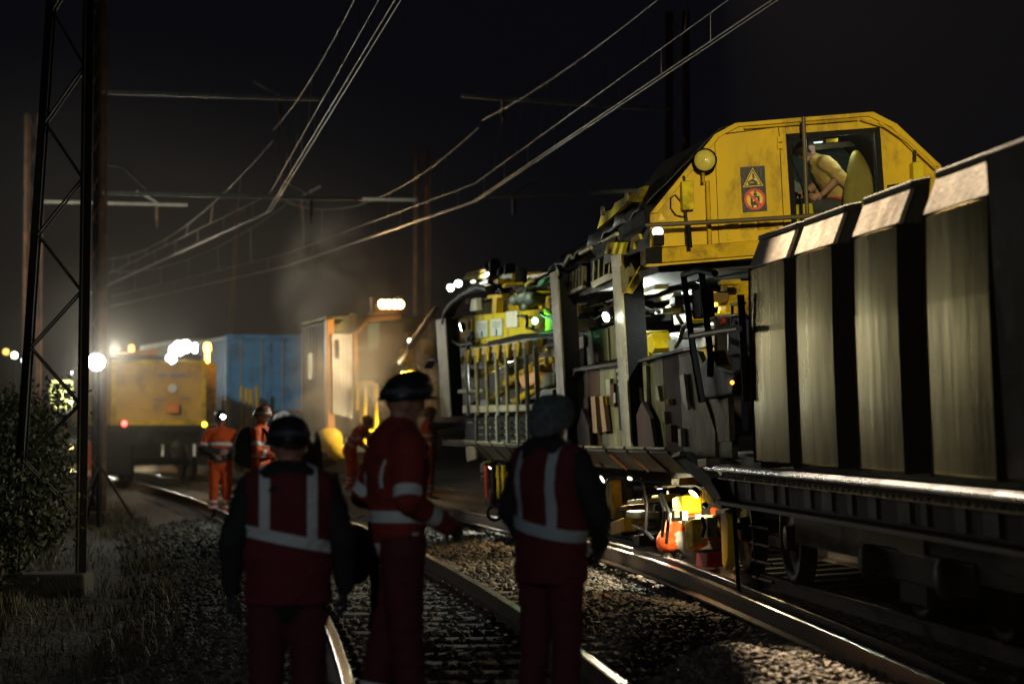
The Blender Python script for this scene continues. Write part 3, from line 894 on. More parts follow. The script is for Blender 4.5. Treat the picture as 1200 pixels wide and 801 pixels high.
t = Pd(278, 238, d); mb = MB(); mb.tube([b, t], 0.11, 8, 0.07); mb.build('pole', MASTR, wp)
mb = MB(); mb.box(t + Vector((0, 0, -0.2)), (0.5, 0.08, 0.08)); mb.build('crossarm', MASTR, wp)

# ------------------------------------------------------------------ overhead lines, one thing per span
def span(label, cA, cB, mA, mB_, nd, sag=0.5, r=0.008, ext=None):
    cA, cB, mA, mB_ = map(Vector, (cA, cB, mA, mB_))
    root = thing('overhead_line', label, 'overhead wire', (cA + cB) / 2)
    lat = (cB - cA).cross(Vector((0, 0, 1))).normalized() * 0.028
    for sg in (-1, 1):
        mb = MB(); mb.tube([cA + lat * sg, cB + lat * sg], r, 5); mb.build('contact_wire', WIRE, root)
    aux = [cA + Vector((0, 0, 0.32)), cB + Vector((0, 0, 0.32))]
    mb = MB(); mb.tube(aux, r * 0.8, 5); mb.build('auxiliary_wire', WIRE, root)
    pts = []
    for i in range(25):
        t = i / 24; q = mA.lerp(mB_, t); q.z -= sag * 4 * t * (1 - t); pts.append(q)
    mb = MB(); mb.tube(pts, r * 0.9, 5); mb.build('messenger_wire', WIRE, root)
    for i in range(1, nd):
        t = i / nd; q = mA.lerp(mB_, t); q.z -= sag * 4 * t * (1 - t)
        a = aux[0].lerp(aux[1], t)
        mb = MB(); mb.tube([q, a], r * 0.75, 4); mb.build('dropper', WIRE, root)
        t2 = (i - 0.5) / nd
        a = aux[0].lerp(aux[1], t2); c = cA.lerp(cB, t2)
        mb = MB(); mb.tube([a, c], r * 0.5, 4); mb.build('dropper', WIRE, root)
    return root
A0 = Pd(466, 0, 22.6); A1 = Pd(315, 248, 45.6); A2 = Pd(100, 346, 75.0)
A00 = A0 + (A0 - A1) * 0.75
mA1 = Pd(320, 152, 45.6); mA0 = Pd(408, -6, 28.0); mA00 = Vector((A00.x, A00.y, 7.3))
span('bright contact wires climbing steeply over the empty near track', A1, A00, mA1, mA00, 15, 0.75)
span('dim wires sinking away over the near track towards the starry floodlight', A1, A2, Pd(320, 165, 45.6), Pd(100, 300, 75.0), 9, 0.8)
B0 = Pd(908, 0, 22.8); B1 = Pd(556, 236, 43.6); B2 = Pd(130, 359, 78.0)
B00 = B0 + (B0 - B1) * 0.75
span('long wires with many droppers crossing high above the yellow cab', B1, B00, Pd(565, 141, 43.6), Vector((B00.x, B00.y, 7.2)), 15, 0.55)
B15 = Pd(335, 312, 62.0)
span('long wires over the far part of the work train, sinking to the left', B1, B15, Pd(560, 150, 43.6), Pd(335, 236, 62.0), 8, 0.7)
span('farthest faint wires sinking over the yellow rail wagon', B15, B2, Pd(335, 240, 62.0), Pd(130, 318, 78.0), 6, 0.5)

# ------------------------------------------------------------------ bushes and grass on the left verge
def leaf_mat(name, a, b_):
    m = bpy.data.materials.new(name); m.use_nodes = True
    N = m.node_tree.nodes; L = m.node_tree.links; b = N['Principled BSDF']; b.inputs['Roughness'].default_value = 0.6
    ge = N.new('ShaderNodeNewGeometry'); cr = N.new('ShaderNodeValToRGB')
    cr.color_ramp.elements[0].color = (*a, 1); cr.color_ramp.elements[1].color = (*b_, 1)
    L.new(ge.outputs['Random Per Island'], cr.inputs[0]); L.new(cr.outputs[0], b.inputs['Base Color'])
    return m
LEAF = leaf_mat('bush_leaf', (0.03, 0.045, 0.014), (0.085, 0.10, 0.03))
GRASS = leaf_mat('dry_grass_blade', (0.05, 0.045, 0.018), (0.15, 0.12, 0.055))
BARK = mk('bush_bark', (0.06, 0.045, 0.03), 0.9)
def bush(label, base, rad, H, n, grp=None):
    n = int(n * 1.2)
    base = Vector(base)
    root = thing('bush', label, 'bush', base, grp)
    mb = MB(); tips = []
    for i in range(11):
        a = rng.uniform(0, 2 * PI); rr = rad * rng.uniform(0.2, 0.8); hh = H * rng.uniform(0.6, 1.0)
        tip = base + Vector((rr * math.cos(a), rr * math.sin(a), hh))
        mid = base.lerp(tip, 0.5) + Vector((rng.normal(0, 0.08), rng.normal(0, 0.08), 0.1))
        mb.tube([base + Vector((0.1 * math.cos(a), 0.1 * math.sin(a), 0)), mid, tip], 0.025, 5, 0.008)
        for k in range(5): tips.append(np.array(mid.lerp(tip, rng.random())) + rng.normal(0, 0.2, 3) * np.array([1, 1, 0.8]))
    mb.build('stem', BARK, root)
    tips = np.array(tips) - np.array(base)
    c = tips[rng.integers(0, len(tips), n)] + rng.normal(0, 0.13, (n, 3)) * np.array([1, 1, 0.9])
    c[:, 2] = np.abs(c[:, 2])
    a1 = rng.normal(0, 1, (n, 3)); a1 /= np.linalg.norm(a1, axis=1, keepdims=True)
    a2 = np.cross(a1, rng.normal(0, 1, (n, 3))); a2 /= np.linalg.norm(a2, axis=1, keepdims=True)
    L = rng.uniform(0.02, 0.05, (n, 1)); wd = L * 0.45
    V = np.stack([c - a1 * L, c + a2 * wd, c + a1 * L, c - a2 * wd], 1).reshape(-1, 3)
    me = npmesh('foliage', V, np.arange(4 * n).reshape(-1, 4), LEAF)
    o = bpy.data.objects.new('foliage', me); COL.objects.link(o); o.parent = root
def gz(x, y): return float(ground_z(np.array([x]), np.array([y]))[0])
for lab, px, d, r, H, n in [('tall loose bush behind the left leg of the nearest mast', 8, 33, 0.85, 2.3, 4400),
                            ('dense dark bush farthest from the track beside the nearest mast', -25, 29, 1.0, 2.4, 5200),
                            ('low bush spreading between the legs of the nearest mast', 32, 37, 0.8, 1.9, 3600),
                            ('far pale bush under the left lights', 34, 47, 1.0, 2.7, 3600),
                            ('thin far bush behind the other bushes', 48, 54, 0.8, 2.0, 2000),
                            ('low bush nearest the camera, in front of the nearest mast', -20, 24, 0.8, 1.4, 3600)]:
    q = Pd(px, 500, d); bush(lab, (q.x, d, gz(q.x, d)), r, H, n, )
def grass():
    n = 80000
    s = 12 + 45 * rng.random(n) ** 1.5
    o = -1.9 - 6.5 * rng.random(n) ** 0.9
    x = 0.8 - 0.045 * s - 0.0019 * s * s + o; y = s + rng.normal(0, 0.1, n)
    path = np.abs(o + 3.0) < 0.45
    clump = np.array([mnoise.noise(Vector((a * 0.9, b * 0.9, 3))) for a, b in zip(x, y)])
    keep = (clump > -0.15) & ~(path & (rng.random(n) < 0.8)); x, y, s, o, clump = x[keep], y[keep], s[keep], o[keep], clump[keep]; n = len(x)
    z = ground_z(x, y) - 0.02
    h = rng.uniform(0.06, 0.22, n) * (0.6 + 1.2 * np.clip(clump, 0, 1)) * np.where(o < -4, 1.9, 1)
    a = rng.uniform(0, 2 * PI, n); wv = np.stack([np.cos(a), np.sin(a), 0 * a], 1) * 0.006
    lean = np.stack([rng.normal(0, 0.4, n), rng.normal(0, 0.4, n), np.ones(n)], 1) * h[:, None]
    p = np.stack([x, y, z], 1)
    mid = p + lean * 0.55 * np.array([0.6, 0.6, 1.1])
    V = np.stack([p - wv, p + wv, mid + wv * 0.7, mid - wv * 0.7, p + lean, p + lean + wv * 0.1], 1).reshape(-1, 3)
    i = 6 * np.arange(n)[:, None]
    Fq = np.concatenate([np.concatenate([i, i + 1, i + 2, i + 3], 1), np.concatenate([i + 3, i + 2, i + 5, i + 4], 1)])
    me = npmesh('verge_grass', V, Fq, GRASS)
    g = bpy.data.objects.new('verge_grass', me); COL.objects.link(g); g['kind'] = 'stuff'; g['label'] = 'dry tufted grass on the dark verge at the left'
grass()
# ------------------------------------------------------------------ hopper wagon at the right
GLOWW = emit('lamp_glass_white', (0.92, 1.0, 0.95), 16)
GLOWC = emit('lamp_glass_warm', (1.0, 0.72, 0.36), 14)
GLOWG = emit('lamp_glass_green', (0.15, 1.0, 0.35), 9)

hw = thing('hopper_wagon', 'dark hopper wagon with four tall bent steel side panels, nearest of the vehicles', 'railway wagon', W(14, 0, 0))
ends = [(19.4, 18.15), (17.85, 16.7), (16.15, 15.0), (14.42, 13.1)]
labels_p = ['smallest farthest side panel', 'side panel with a bright lamp reflection', 'third side panel from the cab', 'tallest nearest side panel']
for (s1, s0), lb in zip(ends, labels_p):
    prof = [(-1.475, 1.30), (-1.468, 1.7), (-1.452, 2.3), (-1.425, 2.82), (-1.25, 2.82), (-1.27, 2.1), (-1.28, 1.30)]
    mb = MB()
    k = len(prof); n = 5; vs = []; fs = []
    for i in range(n + 1):
        s = s0 + (s1 - s0) * i / n
        bow = 0.015 * math.sin(PI * i / n)
        vs += [W(s, o - (bow if q < 4 else 0), z) for q, (o, z) in enumerate(prof)]
    for i in range(n):
        for j in range(k): fs.append((i * k + j, i * k + (j + 1) % k, (i + 1) * k + (j + 1) % k, (i + 1) * k + j))
    fs += [tuple(range(k)), tuple(n * k + q for q in range(k))[::-1]]
    mb.add(vs, fs)
    mb.mi[-2] = 1; mb.mi[-1] = 1  # end faces set black for the shade they stand in
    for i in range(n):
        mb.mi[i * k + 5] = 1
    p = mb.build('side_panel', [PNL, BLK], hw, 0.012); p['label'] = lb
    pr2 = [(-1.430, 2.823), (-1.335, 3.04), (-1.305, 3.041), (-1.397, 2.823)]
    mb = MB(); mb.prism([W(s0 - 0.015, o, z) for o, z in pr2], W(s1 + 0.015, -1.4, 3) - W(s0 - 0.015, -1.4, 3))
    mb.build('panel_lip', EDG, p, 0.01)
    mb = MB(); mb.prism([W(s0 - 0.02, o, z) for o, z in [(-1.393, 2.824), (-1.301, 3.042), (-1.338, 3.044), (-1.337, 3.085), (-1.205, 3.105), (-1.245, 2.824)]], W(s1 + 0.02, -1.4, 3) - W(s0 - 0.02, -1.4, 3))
    mb.build('panel_shade_strip', mk('shaded_green_steel', (0.07, 0.08, 0.055), 0.7, 0.2, 0.5, 6, 0.4), p, 0.01)  # dark strip added to hold the shade along the panel's top edge
    mb = MB()
    for t in (0.28, 0.70):
        s = s0 + (s1 - s0) * t
        mb.wbox(s - 0.03, s + 0.03, -1.478, -1.44, 1.42, 1.50)
    mb.build('bolt_slot', BLK, p)
mb = MB(); mb.wbox(9, 19.6, -1.12, 1.3, 0.95, 2.86, ds=1.5); mb.build('hopper_body', BLK, hw)
mb = MB()
for s in (19.6, 18.0, 16.43, 14.7, 12.9): mb.wbox(s - 0.06, s + 0.06, -1.22, -1.12, 1.3, 2.84)
mb.build('hopper_rib', BLK, hw)
mb = MB(); mb.wbox(12.2, 13.02, -1.46, -1.20, 1.3, 3.05); mb.build('end_panel', BLK, hw, 0.02)
mb = MB(); mb.tube([W(8.5 + 0.62 * i, -1.58, 1.225) for i in range(21)], 0.017, 10); mb.wbox(8.5, 20.9, -1.57, -1.42, 1.205, 1.25, ds=1.0); mb.build('sill_edge', mk('polished_sill', (0.72, 0.76, 0.85), 0.28, 0.75, 0.1, 3, 0.0, 40), hw)
mb = MB(); mb.wbox(8.5, 20.8, -1.46, -1.18, 0.96, 1.203, ds=1.5); mb.build('sill_web', BLK, hw)
mb = MB(); s = 20.4; k = 0
while s > 9:
    mb.wbox(s - 0.13 - 0.08 * (k % 3), s, -1.475, -1.462, 0.985, 1.16); s -= 0.55 + 0.18 * (k % 2); k += 1
mb.build('sill_plate', mk('near_black_steel', (0.018, 0.017, 0.014), 0.6, 0.1, 0.4, spec=0.2), hw)  # sill plates a little lighter than the black web
mb = MB(); mb.wbox(8.5, 20.6, -1.57, -1.40, 0.925, 0.955, ds=1.0); mb.build('lower_flange', DRK, hw)
mb = MB(); s = 20.5
while s > 9: mb.ell(W(s, -1.565, 1.165), (0.016, 0.02, 0.016), 6, 4); s -= 0.16
mb.wbox(9, 20.5, -1.56, -1.48, 1.140, 1.150, ds=1.0)
mb.build('rivet_strip', LST, hw)
mb = MB(); mb.wbox(9, 19.8, -1.10, 1.15, 0.60, 0.95, ds=1.5); mb.build('underframe', BLK, hw)
mb = MB(); mb.wbox(9.4, 11.8, -1.5, -1.2, 0.30, 0.92); mb.build('tool_locker', BLK, hw, 0.02)
mb = MB(); mb.sline([(858, 560), (866, 700)], -1.42, 0.018); mb.sline([(880, 566), (889, 690)], -1.42, 0.018)
for t in range(5):
    a = W(20.0, -1.42, 0.9 - 0.14 * t); b = W(19.3, -1.42, 0.9 - 0.14 * t); mb.tube([a, b], 0.014, 6)
mb.build('ladder', BLK, hw)
def wheelset(root, s, r=0.44, mat=BLK):
    for sg in (-1, 1):
        ax = W(s, sg, 0) - W(s, 0, 0)
        mb = MB(); mb.lathe([(r + 0.03, -0.07 * 1), (r + 0.03, -0.045), (r, -0.04), (r, 0.06), (r - 0.06, 0.065), (r - 0.08, 0.03), (0.12, 0.02), (0.11, 0.10), (0, 0.10)], W(s, sg * 0.75, 0.17 + r - 0.01), ax, 28)
        mb.build('wheel', mat, root)
    mb = MB(); mb.tube([W(s, -0.7, 0.17 + r), W(s, 0.7, 0.17 + r)], 0.07, 10); mb.build('axle', mat, root)
for s in (17.3, 15.4): wheelset(hw, s)
mb = MB(); mb.wbox(14.9, 17.8, -1.12, -0.98, 0.50, 0.72); mb.wbox(16.0, 16.7, -1.12, -0.9, 0.36, 0.86)
for s in (17.3, 15.4): mb.lathe([(0.13, 0), (0.13, 0.08), (0.08, 0.1), (0, 0.1)], W(s, -1.12, 0.60), W(s, -1, 0) - W(s, 0, 0), 14)
mb.build('bogie_frame', BLK, hw, 0.02)

# ------------------------------------------------------------------ track renewal machine with the yellow cab
tm = thing('track_machine', 'long yellow and steel work machine with a high lit cab beyond the hopper wagon', 'track machine', W(27, 0, 0))
O = -1.40
CS = 23.4
def part(name, mb, mat, bev=0.0, parent=tm, label=None):
    o = mb.build(name, mat, parent, bev)
    if label: o['label'] = label
    return o

# --- cab shell
fr = MB()
fr.front([(762, 290), (762, 250), (838, 157), (862, 144), (921, 139), (921, 157), (928, 268), (929, 281)], CS, 0.06)
cabwall = part('cab_end_wall', fr, YEL, 0.004)
f2 = MB(); f2.front([(921.2, 139), (1023, 131), (1031, 149), (921.2, 157)], CS, 0.06)
f2.front([(1023.2, 131), (1051, 145), (1103, 194), (1112, 275), (1041, 276), (1039, 262), (1031.2, 149)], CS, 0.06)
f2.front([(928.2, 268), (1038.8, 262), (1040.8, 276), (929.2, 281)], CS, 0.06)
part('cab_window_wall', f2, YEL)
ol = [(762, 290), (762, 250), (838, 157), (862, 144), (1023, 131), (1051, 145), (1103, 194), (1112, 275)]
cx, cy = 935, 230
sh = MB()
for i in range(len(ol) - 1):
    (x0, y0), (x1, y1) = ol[i], ol[i + 1]
    q = [(x0, y0), (x1, y1), (x1 + (cx - x1) * 0.035, y1 + (cy - y1) * 0.035), (x0 + (cx - x0) * 0.035, y0 + (cy - y0) * 0.035)]
    P = [Qs(x, y, CS + 0.07) for x, y in q]
    a = [W(CS + 0.07, o, z) for o, z in P]
    sh.prism(a, W(CS + 2.6, 0, 3.5) - W(CS + 0.07, 0, 3.5))
part('cab_roof_shell', sh, DRK)
# raised roof edging strip along the end wall
ed = MB()
for i in range(1, len(ol) - 2):
    (x0, y0), (x1, y1) = ol[i], ol[i + 1]
    def inn(x, y, k): return (x + (cx - x) * k, y + (cy - y) * k)
    q = [(x0, y0), (x1, y1), inn(x1, y1, 0.05), inn(x0, y0, 0.05)]
    ed.front(q, CS - 0.035, 0.033)
part('roof_edging', ed, YEL, 0.004)
rt = MB(); rt.fline([(1030, 143), (1062, 165), (1098, 199)], CS - 0.08, 0.016); rt.fline([(1008, 140), (1044, 151), (1075, 181)], CS - 0.05, 0.012)
rt.fline([(872, 150), (1005, 140)], CS - 0.05, 0.012)
part('roof_rail', rt, YEL)
# interior
mb = MB(); mb.front([(cx + (x - cx) * 0.93, cy + (y - cy) * 0.93) for x, y in ol], 25.3, 0.06)
mb.wbox(CS + 0.08, 25.2, -1.2, 1.35, 3.30, 3.34)
part('cab_lining', mb, mk('cab_lining_grey', (0.12, 0.15, 0.14), 0.6))
mb = MB(); o0, z0 = Qs(905, 200, 24.2); mb.wbox(CS + 0.1, 25.2, o0 - 0.03, o0, 3.35, 4.42); part('cab_partition', mb, mk('cab_lining_grey', (0, 0, 0)))
mb = MB(); mb.front([(937, 172), (1010, 164), (1011, 170), (937, 178)], 24.9, 0.05); mb.front([(1018, 160), (1026, 175), (1029, 172), (1022, 158)], 24.7, 0.03)
part('cab_ceiling_trim', mb, LST)
mb = MB(); mb.front([(942, 167.5), (964, 165.5), (964, 167), (942, 169)], 24.6, 0.04); part('cab_ceiling_lamp', mb, emit('cab_tube', (0.8, 1.0, 0.92), 1.5))
light('cab_light', 'POINT', W(24.0, *Qs(975, 172, 24.5)), 5, (0.85, 1.0, 0.85), tm, None, 0.08)
mb = MB(); mb.front([(968, 163), (982, 162), (982, 166), (968, 167)], 24.0, 0.02); part('cab_notice', mb, YEL)
mb = MB(); mb.front([(930, 265), (930, 240), (952, 238), (956, 264)], 23.75, 0.35); part('control_console', mb, YELG, 0.01)
mb = MB()
for x in (934, 938, 943, 948): mb.fline([(x, 240), (x - 1, 226 + (x % 3) * 2)], 23.9, 0.009); mb.ell(W(23.9, *Qs(x - 1, 225 + (x % 3) * 2, 23.9)), (0.02, 0.02, 0.02), 8, 6)
part('joystick', mb, BLK)
mb = MB(); mb.front([(978, 262), (974, 244), (1004, 240), (1010, 262)], 24.2, 0.5); mb.front([(998, 244), (996, 200), (1006, 196), (1010, 243)], 24.25, 0.42)
part('operator_seat', mb, mk('seat_fabric', (0.04, 0.045, 0.05), 0.9), 0.03)
# window
wf = MB()
for q in ([(921, 157), (1031, 149), (1030, 155), (923, 164)], [(921, 157), (928, 164), (934, 262), (928, 268)], [(1025, 156), (1031, 149), (1039, 262), (1033, 256)], [(928, 268), (934, 261), (1033, 256), (1039, 262)]):
    wf.front(q, CS - 0.012, 0.05)
wframe = part('cab_window', wf, BLK)
mb = MB(); mb.front([(925, 161), (1028, 153), (1035, 258), (931, 264)], CS + 0.045, 0.006)
part('pane', mb, glass('cab_window_glass', (0.92, 0.93, 0.90)), parent=wframe)
mb = MB(); mb.fline([(924, 178), (935, 205), (944, 232)], CS - 0.02, 0.007); mb.fline([(925, 184), (940, 214)], CS - 0.025, 0.006); part('wiper', mb, BLK, parent=wframe)
# door
dr = MB(); dr.front([(838, 168), (846, 158), (912, 149), (913, 160), (919, 279), (843, 285)], CS - 0.014, 0.012)
door = part('cab_door', dr, YEL, 0.003)
sm = MB()
ln = [(838, 168), (849, 157), (912, 149), (913, 160), (919, 279), (843, 285), (838, 168)]
for a, b in zip(ln[:-1], ln[1:]): sm.fline([a, b], CS - 0.004, 0.0065, 6)
part('door_seal', sm, BLK, parent=door)
mb = MB()
for y in (160, 168, 262, 272): mb.front([(911, y), (917, y - 0.5), (917.5, y + 6), (911.5, y + 6.5)], CS - 0.045, 0.03)
part('hinge', mb, YEL, parent=door)
mb = MB(); mb.fline([(853, 265), (853, 264), (866, 262)], CS - 0.05, 0.012); mb.front([(850, 262), (856, 261.5), (856.5, 268), (850.5, 268)], CS - 0.04, 0.026); mb.front([(852, 273), (856, 273), (856, 281), (852, 281)], CS - 0.025, 0.01)
part('door_handle', mb, YELG, parent=door)
for x0 in (868, 887):
    mb = MB(); mb.front([(x0, 259), (x0 + 16, 258), (x0 + 16.5, 268.5), (x0 + 0.5, 269.5)], CS - 0.022, 0.008)
    for i in range(5): mb.front([(x0 + 1, 260.6 + i * 1.8), (x0 + 15.5, 259.6 + i * 1.8), (x0 + 15.5, 260.3 + i * 1.8), (x0 + 1, 261.3 + i * 1.8)], CS - 0.028, 0.006)
    part('vent', mb, YELD, parent=door)
# warning board with its two signs
bd = MB(); bd.front([(867.5, 196), (896, 194), (899, 247), (870.5, 249)], CS - 0.024, 0.009)
board = part('warning_board', bd, mk('sign_black', (0.012, 0.012, 0.014), 0.45))
SY = mk('sign_yellow', (0.72, 0.50, 0.03), 0.45); SR = mk('sign_red', (0.62, 0.045, 0.02), 0.45); SK = mk('sign_black', (0, 0, 0))
t1 = MB(); T1 = [(881.8, 196.5), (894.5, 217.5), (870.5, 219.5)]
def ring(mb, P, k0, k1, s, th):
    gx = sum(p[0] for p in P) / len(P); gy = sum(p[1] for p in P) / len(P)
    sc_ = lambda p, k: (gx + (p[0] - gx) * k, gy + (p[1] - gy) * k)
    n = len(P)
    for i in range(n):
        a, b = P[i], P[(i + 1) % n]
        mb.front([sc_(a, k0), sc_(b, k0), sc_(b, k1), sc_(a, k1)], s, th)
ring(t1, T1, 1.0, 0.88, CS - 0.029, 0.004)
sc_ = lambda P, k: [(sum(p[0] for p in P) / len(P) + (x - sum(p[0] for p in P) / len(P)) * k, sum(p[1] for p in P) / len(P) + (y - sum(p[1] for p in P) / len(P)) * k) for x, y in P]
t1.front(sc_(T1, 0.74), CS - 0.029, 0.004)
part('warning_triangle', t1, SY, parent=board)
g = MB()                                           # hand under falling bar pictogram
g.front([(876, 213), (882, 209.5), (888, 213.5), (887, 215.5), (881, 212.6), (877, 215.2)], CS - 0.033, 0.003)
g.front([(877, 214.6), (888, 214), (888, 216.2), (877, 216.8)], CS - 0.0335, 0.003)
g.front([(881.4, 203), (883, 203), (884.6, 209), (882.4, 210)], CS - 0.034, 0.003)
part('pictogram', g, SK, parent=board)
c = MB(); n = 28; cc = [(884.5 + 12.4 * math.cos(2 * PI * i / n), 233.5 + 12.6 * math.sin(2 * PI * i / n)) for i in range(n)]
ring(c, cc, 1.0, 0.78, CS - 0.029, 0.004); c.front([(875.0, 226.5), (877.2, 224.3), (894.2, 240.5), (892, 242.7)], CS - 0.036, 0.003)
part('prohibition_ring', c, SR, parent=board)
c = MB(); c.front(sc_(cc, 0.765), CS - 0.0285, 0.0035); part('prohibition_disc', c, SY, parent=board)
g = MB()                                           # figure standing on a vehicle
g.front([(879.5, 230), (890, 229.4), (890.5, 240), (880, 240.6)], CS - 0.0325, 0.003)
g.front([(881, 240.5), (883, 240.5), (883, 243), (881, 243)], CS - 0.0326, 0.003); g.front([(887, 240.3), (889, 240.3), (889, 242.6), (887, 242.6)], CS - 0.0326, 0.003)
g.front([(884, 224), (886, 224), (886, 226.4), (884, 226.4)], CS - 0.0327, 0.003); g.front([(882.5, 226.6), (887.5, 226.6), (886.6, 229.3), (883.4, 229.3)], CS - 0.0328, 0.003)
part('pictogram', g, SK, parent=board)
g = MB(); g.front([(882, 232), (887.6, 231.7), (887.8, 235.6), (882.2, 236)], CS - 0.0345, 0.0015); part('pictogram', g, SY, parent=board)
# round floodlight
c0 = W(CS - 0.14, *Qs(826, 188, CS - 0.14)); ax = W(CS - 1, 0, 3) - W(CS, 0, 3) + Vector((-0.25, 0, 0))
mb = MB(); mb.lathe([(0, -0.09), (0.06, -0.085), (0.105, -0.04), (0.118, 0.0), (0.118, 0.015), (0.10, 0.018)], c0, ax, 24)
fl = part('round_lamp', mb, BLK)
mb = MB(); mb.lathe([(0.104, 0.012), (0.095, 0.03), (0.05, 0.045), (0, 0.05)], c0, ax, 24); part('lens', mb, mk('amber_lens', (0.62, 0.52, 0.10), 0.2), parent=fl)
mb = MB(); mb.fline([(824, 200), (824, 214)], CS - 0.12, 0.016); mb.fline([(829, 212), (832, 288)], CS - 0.06, 0.022); part('lamp_bracket', mb, YELD, parent=fl)
# yellow box with cable, pipes
mb = MB(); mb.front([(799, 212), (813, 211), (814, 245), (800, 246)], CS - 0.12, 0.11); jb = part('junction_box', mb, YELG, 0.012)
mb = MB(); mb.fline([(798, 236), (791, 228), (786, 232), (786, 244), (792, 252), (801, 254), (806, 246)], CS - 0.03, 0.007); mb.fline([(801, 206), (802, 212)], CS - 0.06, 0.012); mb.fline([(803, 247), (807, 288)], CS - 0.04, 0.016)
part('cable', mb, RUB, parent=jb)
mb = MB(); mb.front([(1070, 190), (1083, 189), (1084, 222), (1071, 223)], CS - 0.16, 0.12); jb2 = part('junction_box', mb, YELG, 0.012)
mb = MB(); mb.fline([(1072, 176), (1072, 190)], CS - 0.1, 0.016); mb.fline([(1040, 218), (1070, 214)], CS - 0.06, 0.01); part('cable', mb, RUB, parent=jb2)
mb = MB(); mb.front([(1042, 219), (1074, 216), (1078, 224), (1042, 228)], CS - 0.05, 0.04); part('step_plate', mb, YELG)
# handrail and post across the end wall
mb = MB(); mb.fline([(757, 264), (872, 258), (1000, 250), (1046, 246)], CS - 0.28, 0.022); part('handrail', mb, mk('rail_paint_dark', (0.10, 0.075, 0.03), 0.5))
mb = MB(); mb.fline([(941.5, 137), (946, 252)], CS - 0.25, 0.020); part('stanchion', mb, mk('rail_paint_dark', (0, 0, 0)))
mb = MB(); mb.fline([(807, 262), (809, 290)], CS - 0.26, 0.02); part('stanchion', mb, BLK)
# small white bulb lamp at the lower corner
c0 = W(CS - 0.2, *Qs(772, 274, CS - 0.2))
mb = MB(); mb.box(c0 + Vector((0, 0, -0.06)), (0.10, 0.10, 0.10)); bl = part('corner_lamp', mb, BLK, 0.01)
mb = MB(); mb.ell(c0 + Vector((-0.01, 0, 0.02)), (0.055, 0.05, 0.05)); part('lamp_glass', mb, emit('bulb_glow', (1.0, 0.95, 0.8), 2.2), parent=bl)
mb = MB(); mb.front([(771, 259), (775, 250), (780, 258)], CS - 0.02, 0.012); part('small_triangle_sign', mb, SY)
# floor beam
mb = MB(); mb.front([(756, 292), (1000, 272), (1000, 290), (756, 309)], CS - 0.10, 0.25); part('cab_floor_beam', mb, YELD, 0.01)
mb = MB(); mb.front([(757, 310), (1000, 290.5), (1000, 292.5), (757, 312.5)], CS - 0.12, 0.10); part('floor_beam_edge', mb, YEL)
mb = MB(); mb.front([(757, 291), (776, 290), (776, 308), (757, 309)], CS - 0.13, 0.028); part('beam_end_plate', mb, BLK)
mb = MB(); mb.wbox(CS + 0.2, 30.0, -1.35, 1.4, 3.05, 3.12); part('ceiling_plate', mb, DRK)
# --- tarpaulin over the left shoulder of the roof
vs = []; fs = []; ns, nt = 36, 12
for i in range(ns + 1):
    s = CS + 0.12 + (31.6 - CS) * i / ns
    f = i / ns
    ot, zt_ = Qs(842, 158, CS + 0.1); ob_, zb_ = Qs(764, 252, CS + 0.1)
    ztop = zt_ - 0.30 * min(1, f * 3) - 0.62 * max(0, f - 0.25); zb = zb_ - 0.42 * f
    for j in range(nt + 1):
        t = j / nt
        o = ot + 0.25 + (ob_ - ot - 0.25) * t - 0.10 * math.sin(t * PI) * min(1, f * 6) - 0.07
        z = ztop + (zb - ztop) * max(0, (t - 0.15) / 0.85) + 0.07
        w_ = (mnoise.noise(Vector((s * 1.7, t * 4, 1))) * 0.12 + mnoise.noise(Vector((s * 4.5, t * 7, 4))) * 0.06) * min(1, 0.15 + f * 5)
        vs.append(W(s, o - w_ * 0.8, z + w_ * 0.6))
for i in range(ns):
    for j in range(nt): fs.append((i * (nt + 1) + j, i * (nt + 1) + j + 1, (i + 1) * (nt + 1) + j + 1, (i + 1) * (nt + 1) + j))
mb = MB(); mb.add(vs, fs, True); tp = part('roof_tarpaulin', mb, TARP)
so = tp.modifiers.new('s', 'SOLIDIFY'); so.thickness = 0.02
mb = MB()
mb.side([(700, 268), (705, 250), (723, 243), (716, 255)], -1.50, 0.05); mb.side([(711, 252), (722, 238), (738, 229), (738, 236), (724, 246)], -1.46, 0.05)
mb.side([(720, 238), (742, 226), (736, 236), (716, 255)], -1.52, 0.05); mb.side([(741, 236), (749, 220), (755, 218), (746, 237)], -1.5, 0.05)
part('roof_side_panel', mb, YELG)
mb = MB()
for x, y in ((736, 231), (708, 247)):
    s, z = Q(x, y, -1.53); mb.lathe([(0.05, 0), (0.05, 0.03), (0, 0.03)], W(s, -1.53, z), W(s, -2, 0) - W(s, -1, 0), 14)
part('roof_fitting', mb, GST)
mb = MB(); mb.side([(722, 262), (738, 244), (755, 240), (757, 262), (742, 288), (727, 282)], -1.46, 0.2); mb.side([(690, 292), (706, 272), (722, 268), (722, 292), (700, 304)], -1.44, 0.2)
part('side_locker', mb, BLK, 0.02)
mb = MB()
for pts in ([(680, 297), (693, 290)], [(707, 283), (723, 274)], [(661, 312), (668, 300)]): mb.sline(pts, -1.56, 0.022)
part('locker_handrail', mb, LST)
mb = MB()
for x in (708, 716, 724): mb.side([(x, 297), (x + 4, 284), (x + 8, 284), (x + 4, 298)], -1.50, 0.04)
mb.side([(738, 290), (740, 278), (748, 274), (750, 280), (743, 283), (742, 292)], -1.54, 0.03)
part('yellow_strut', mb, YELG)
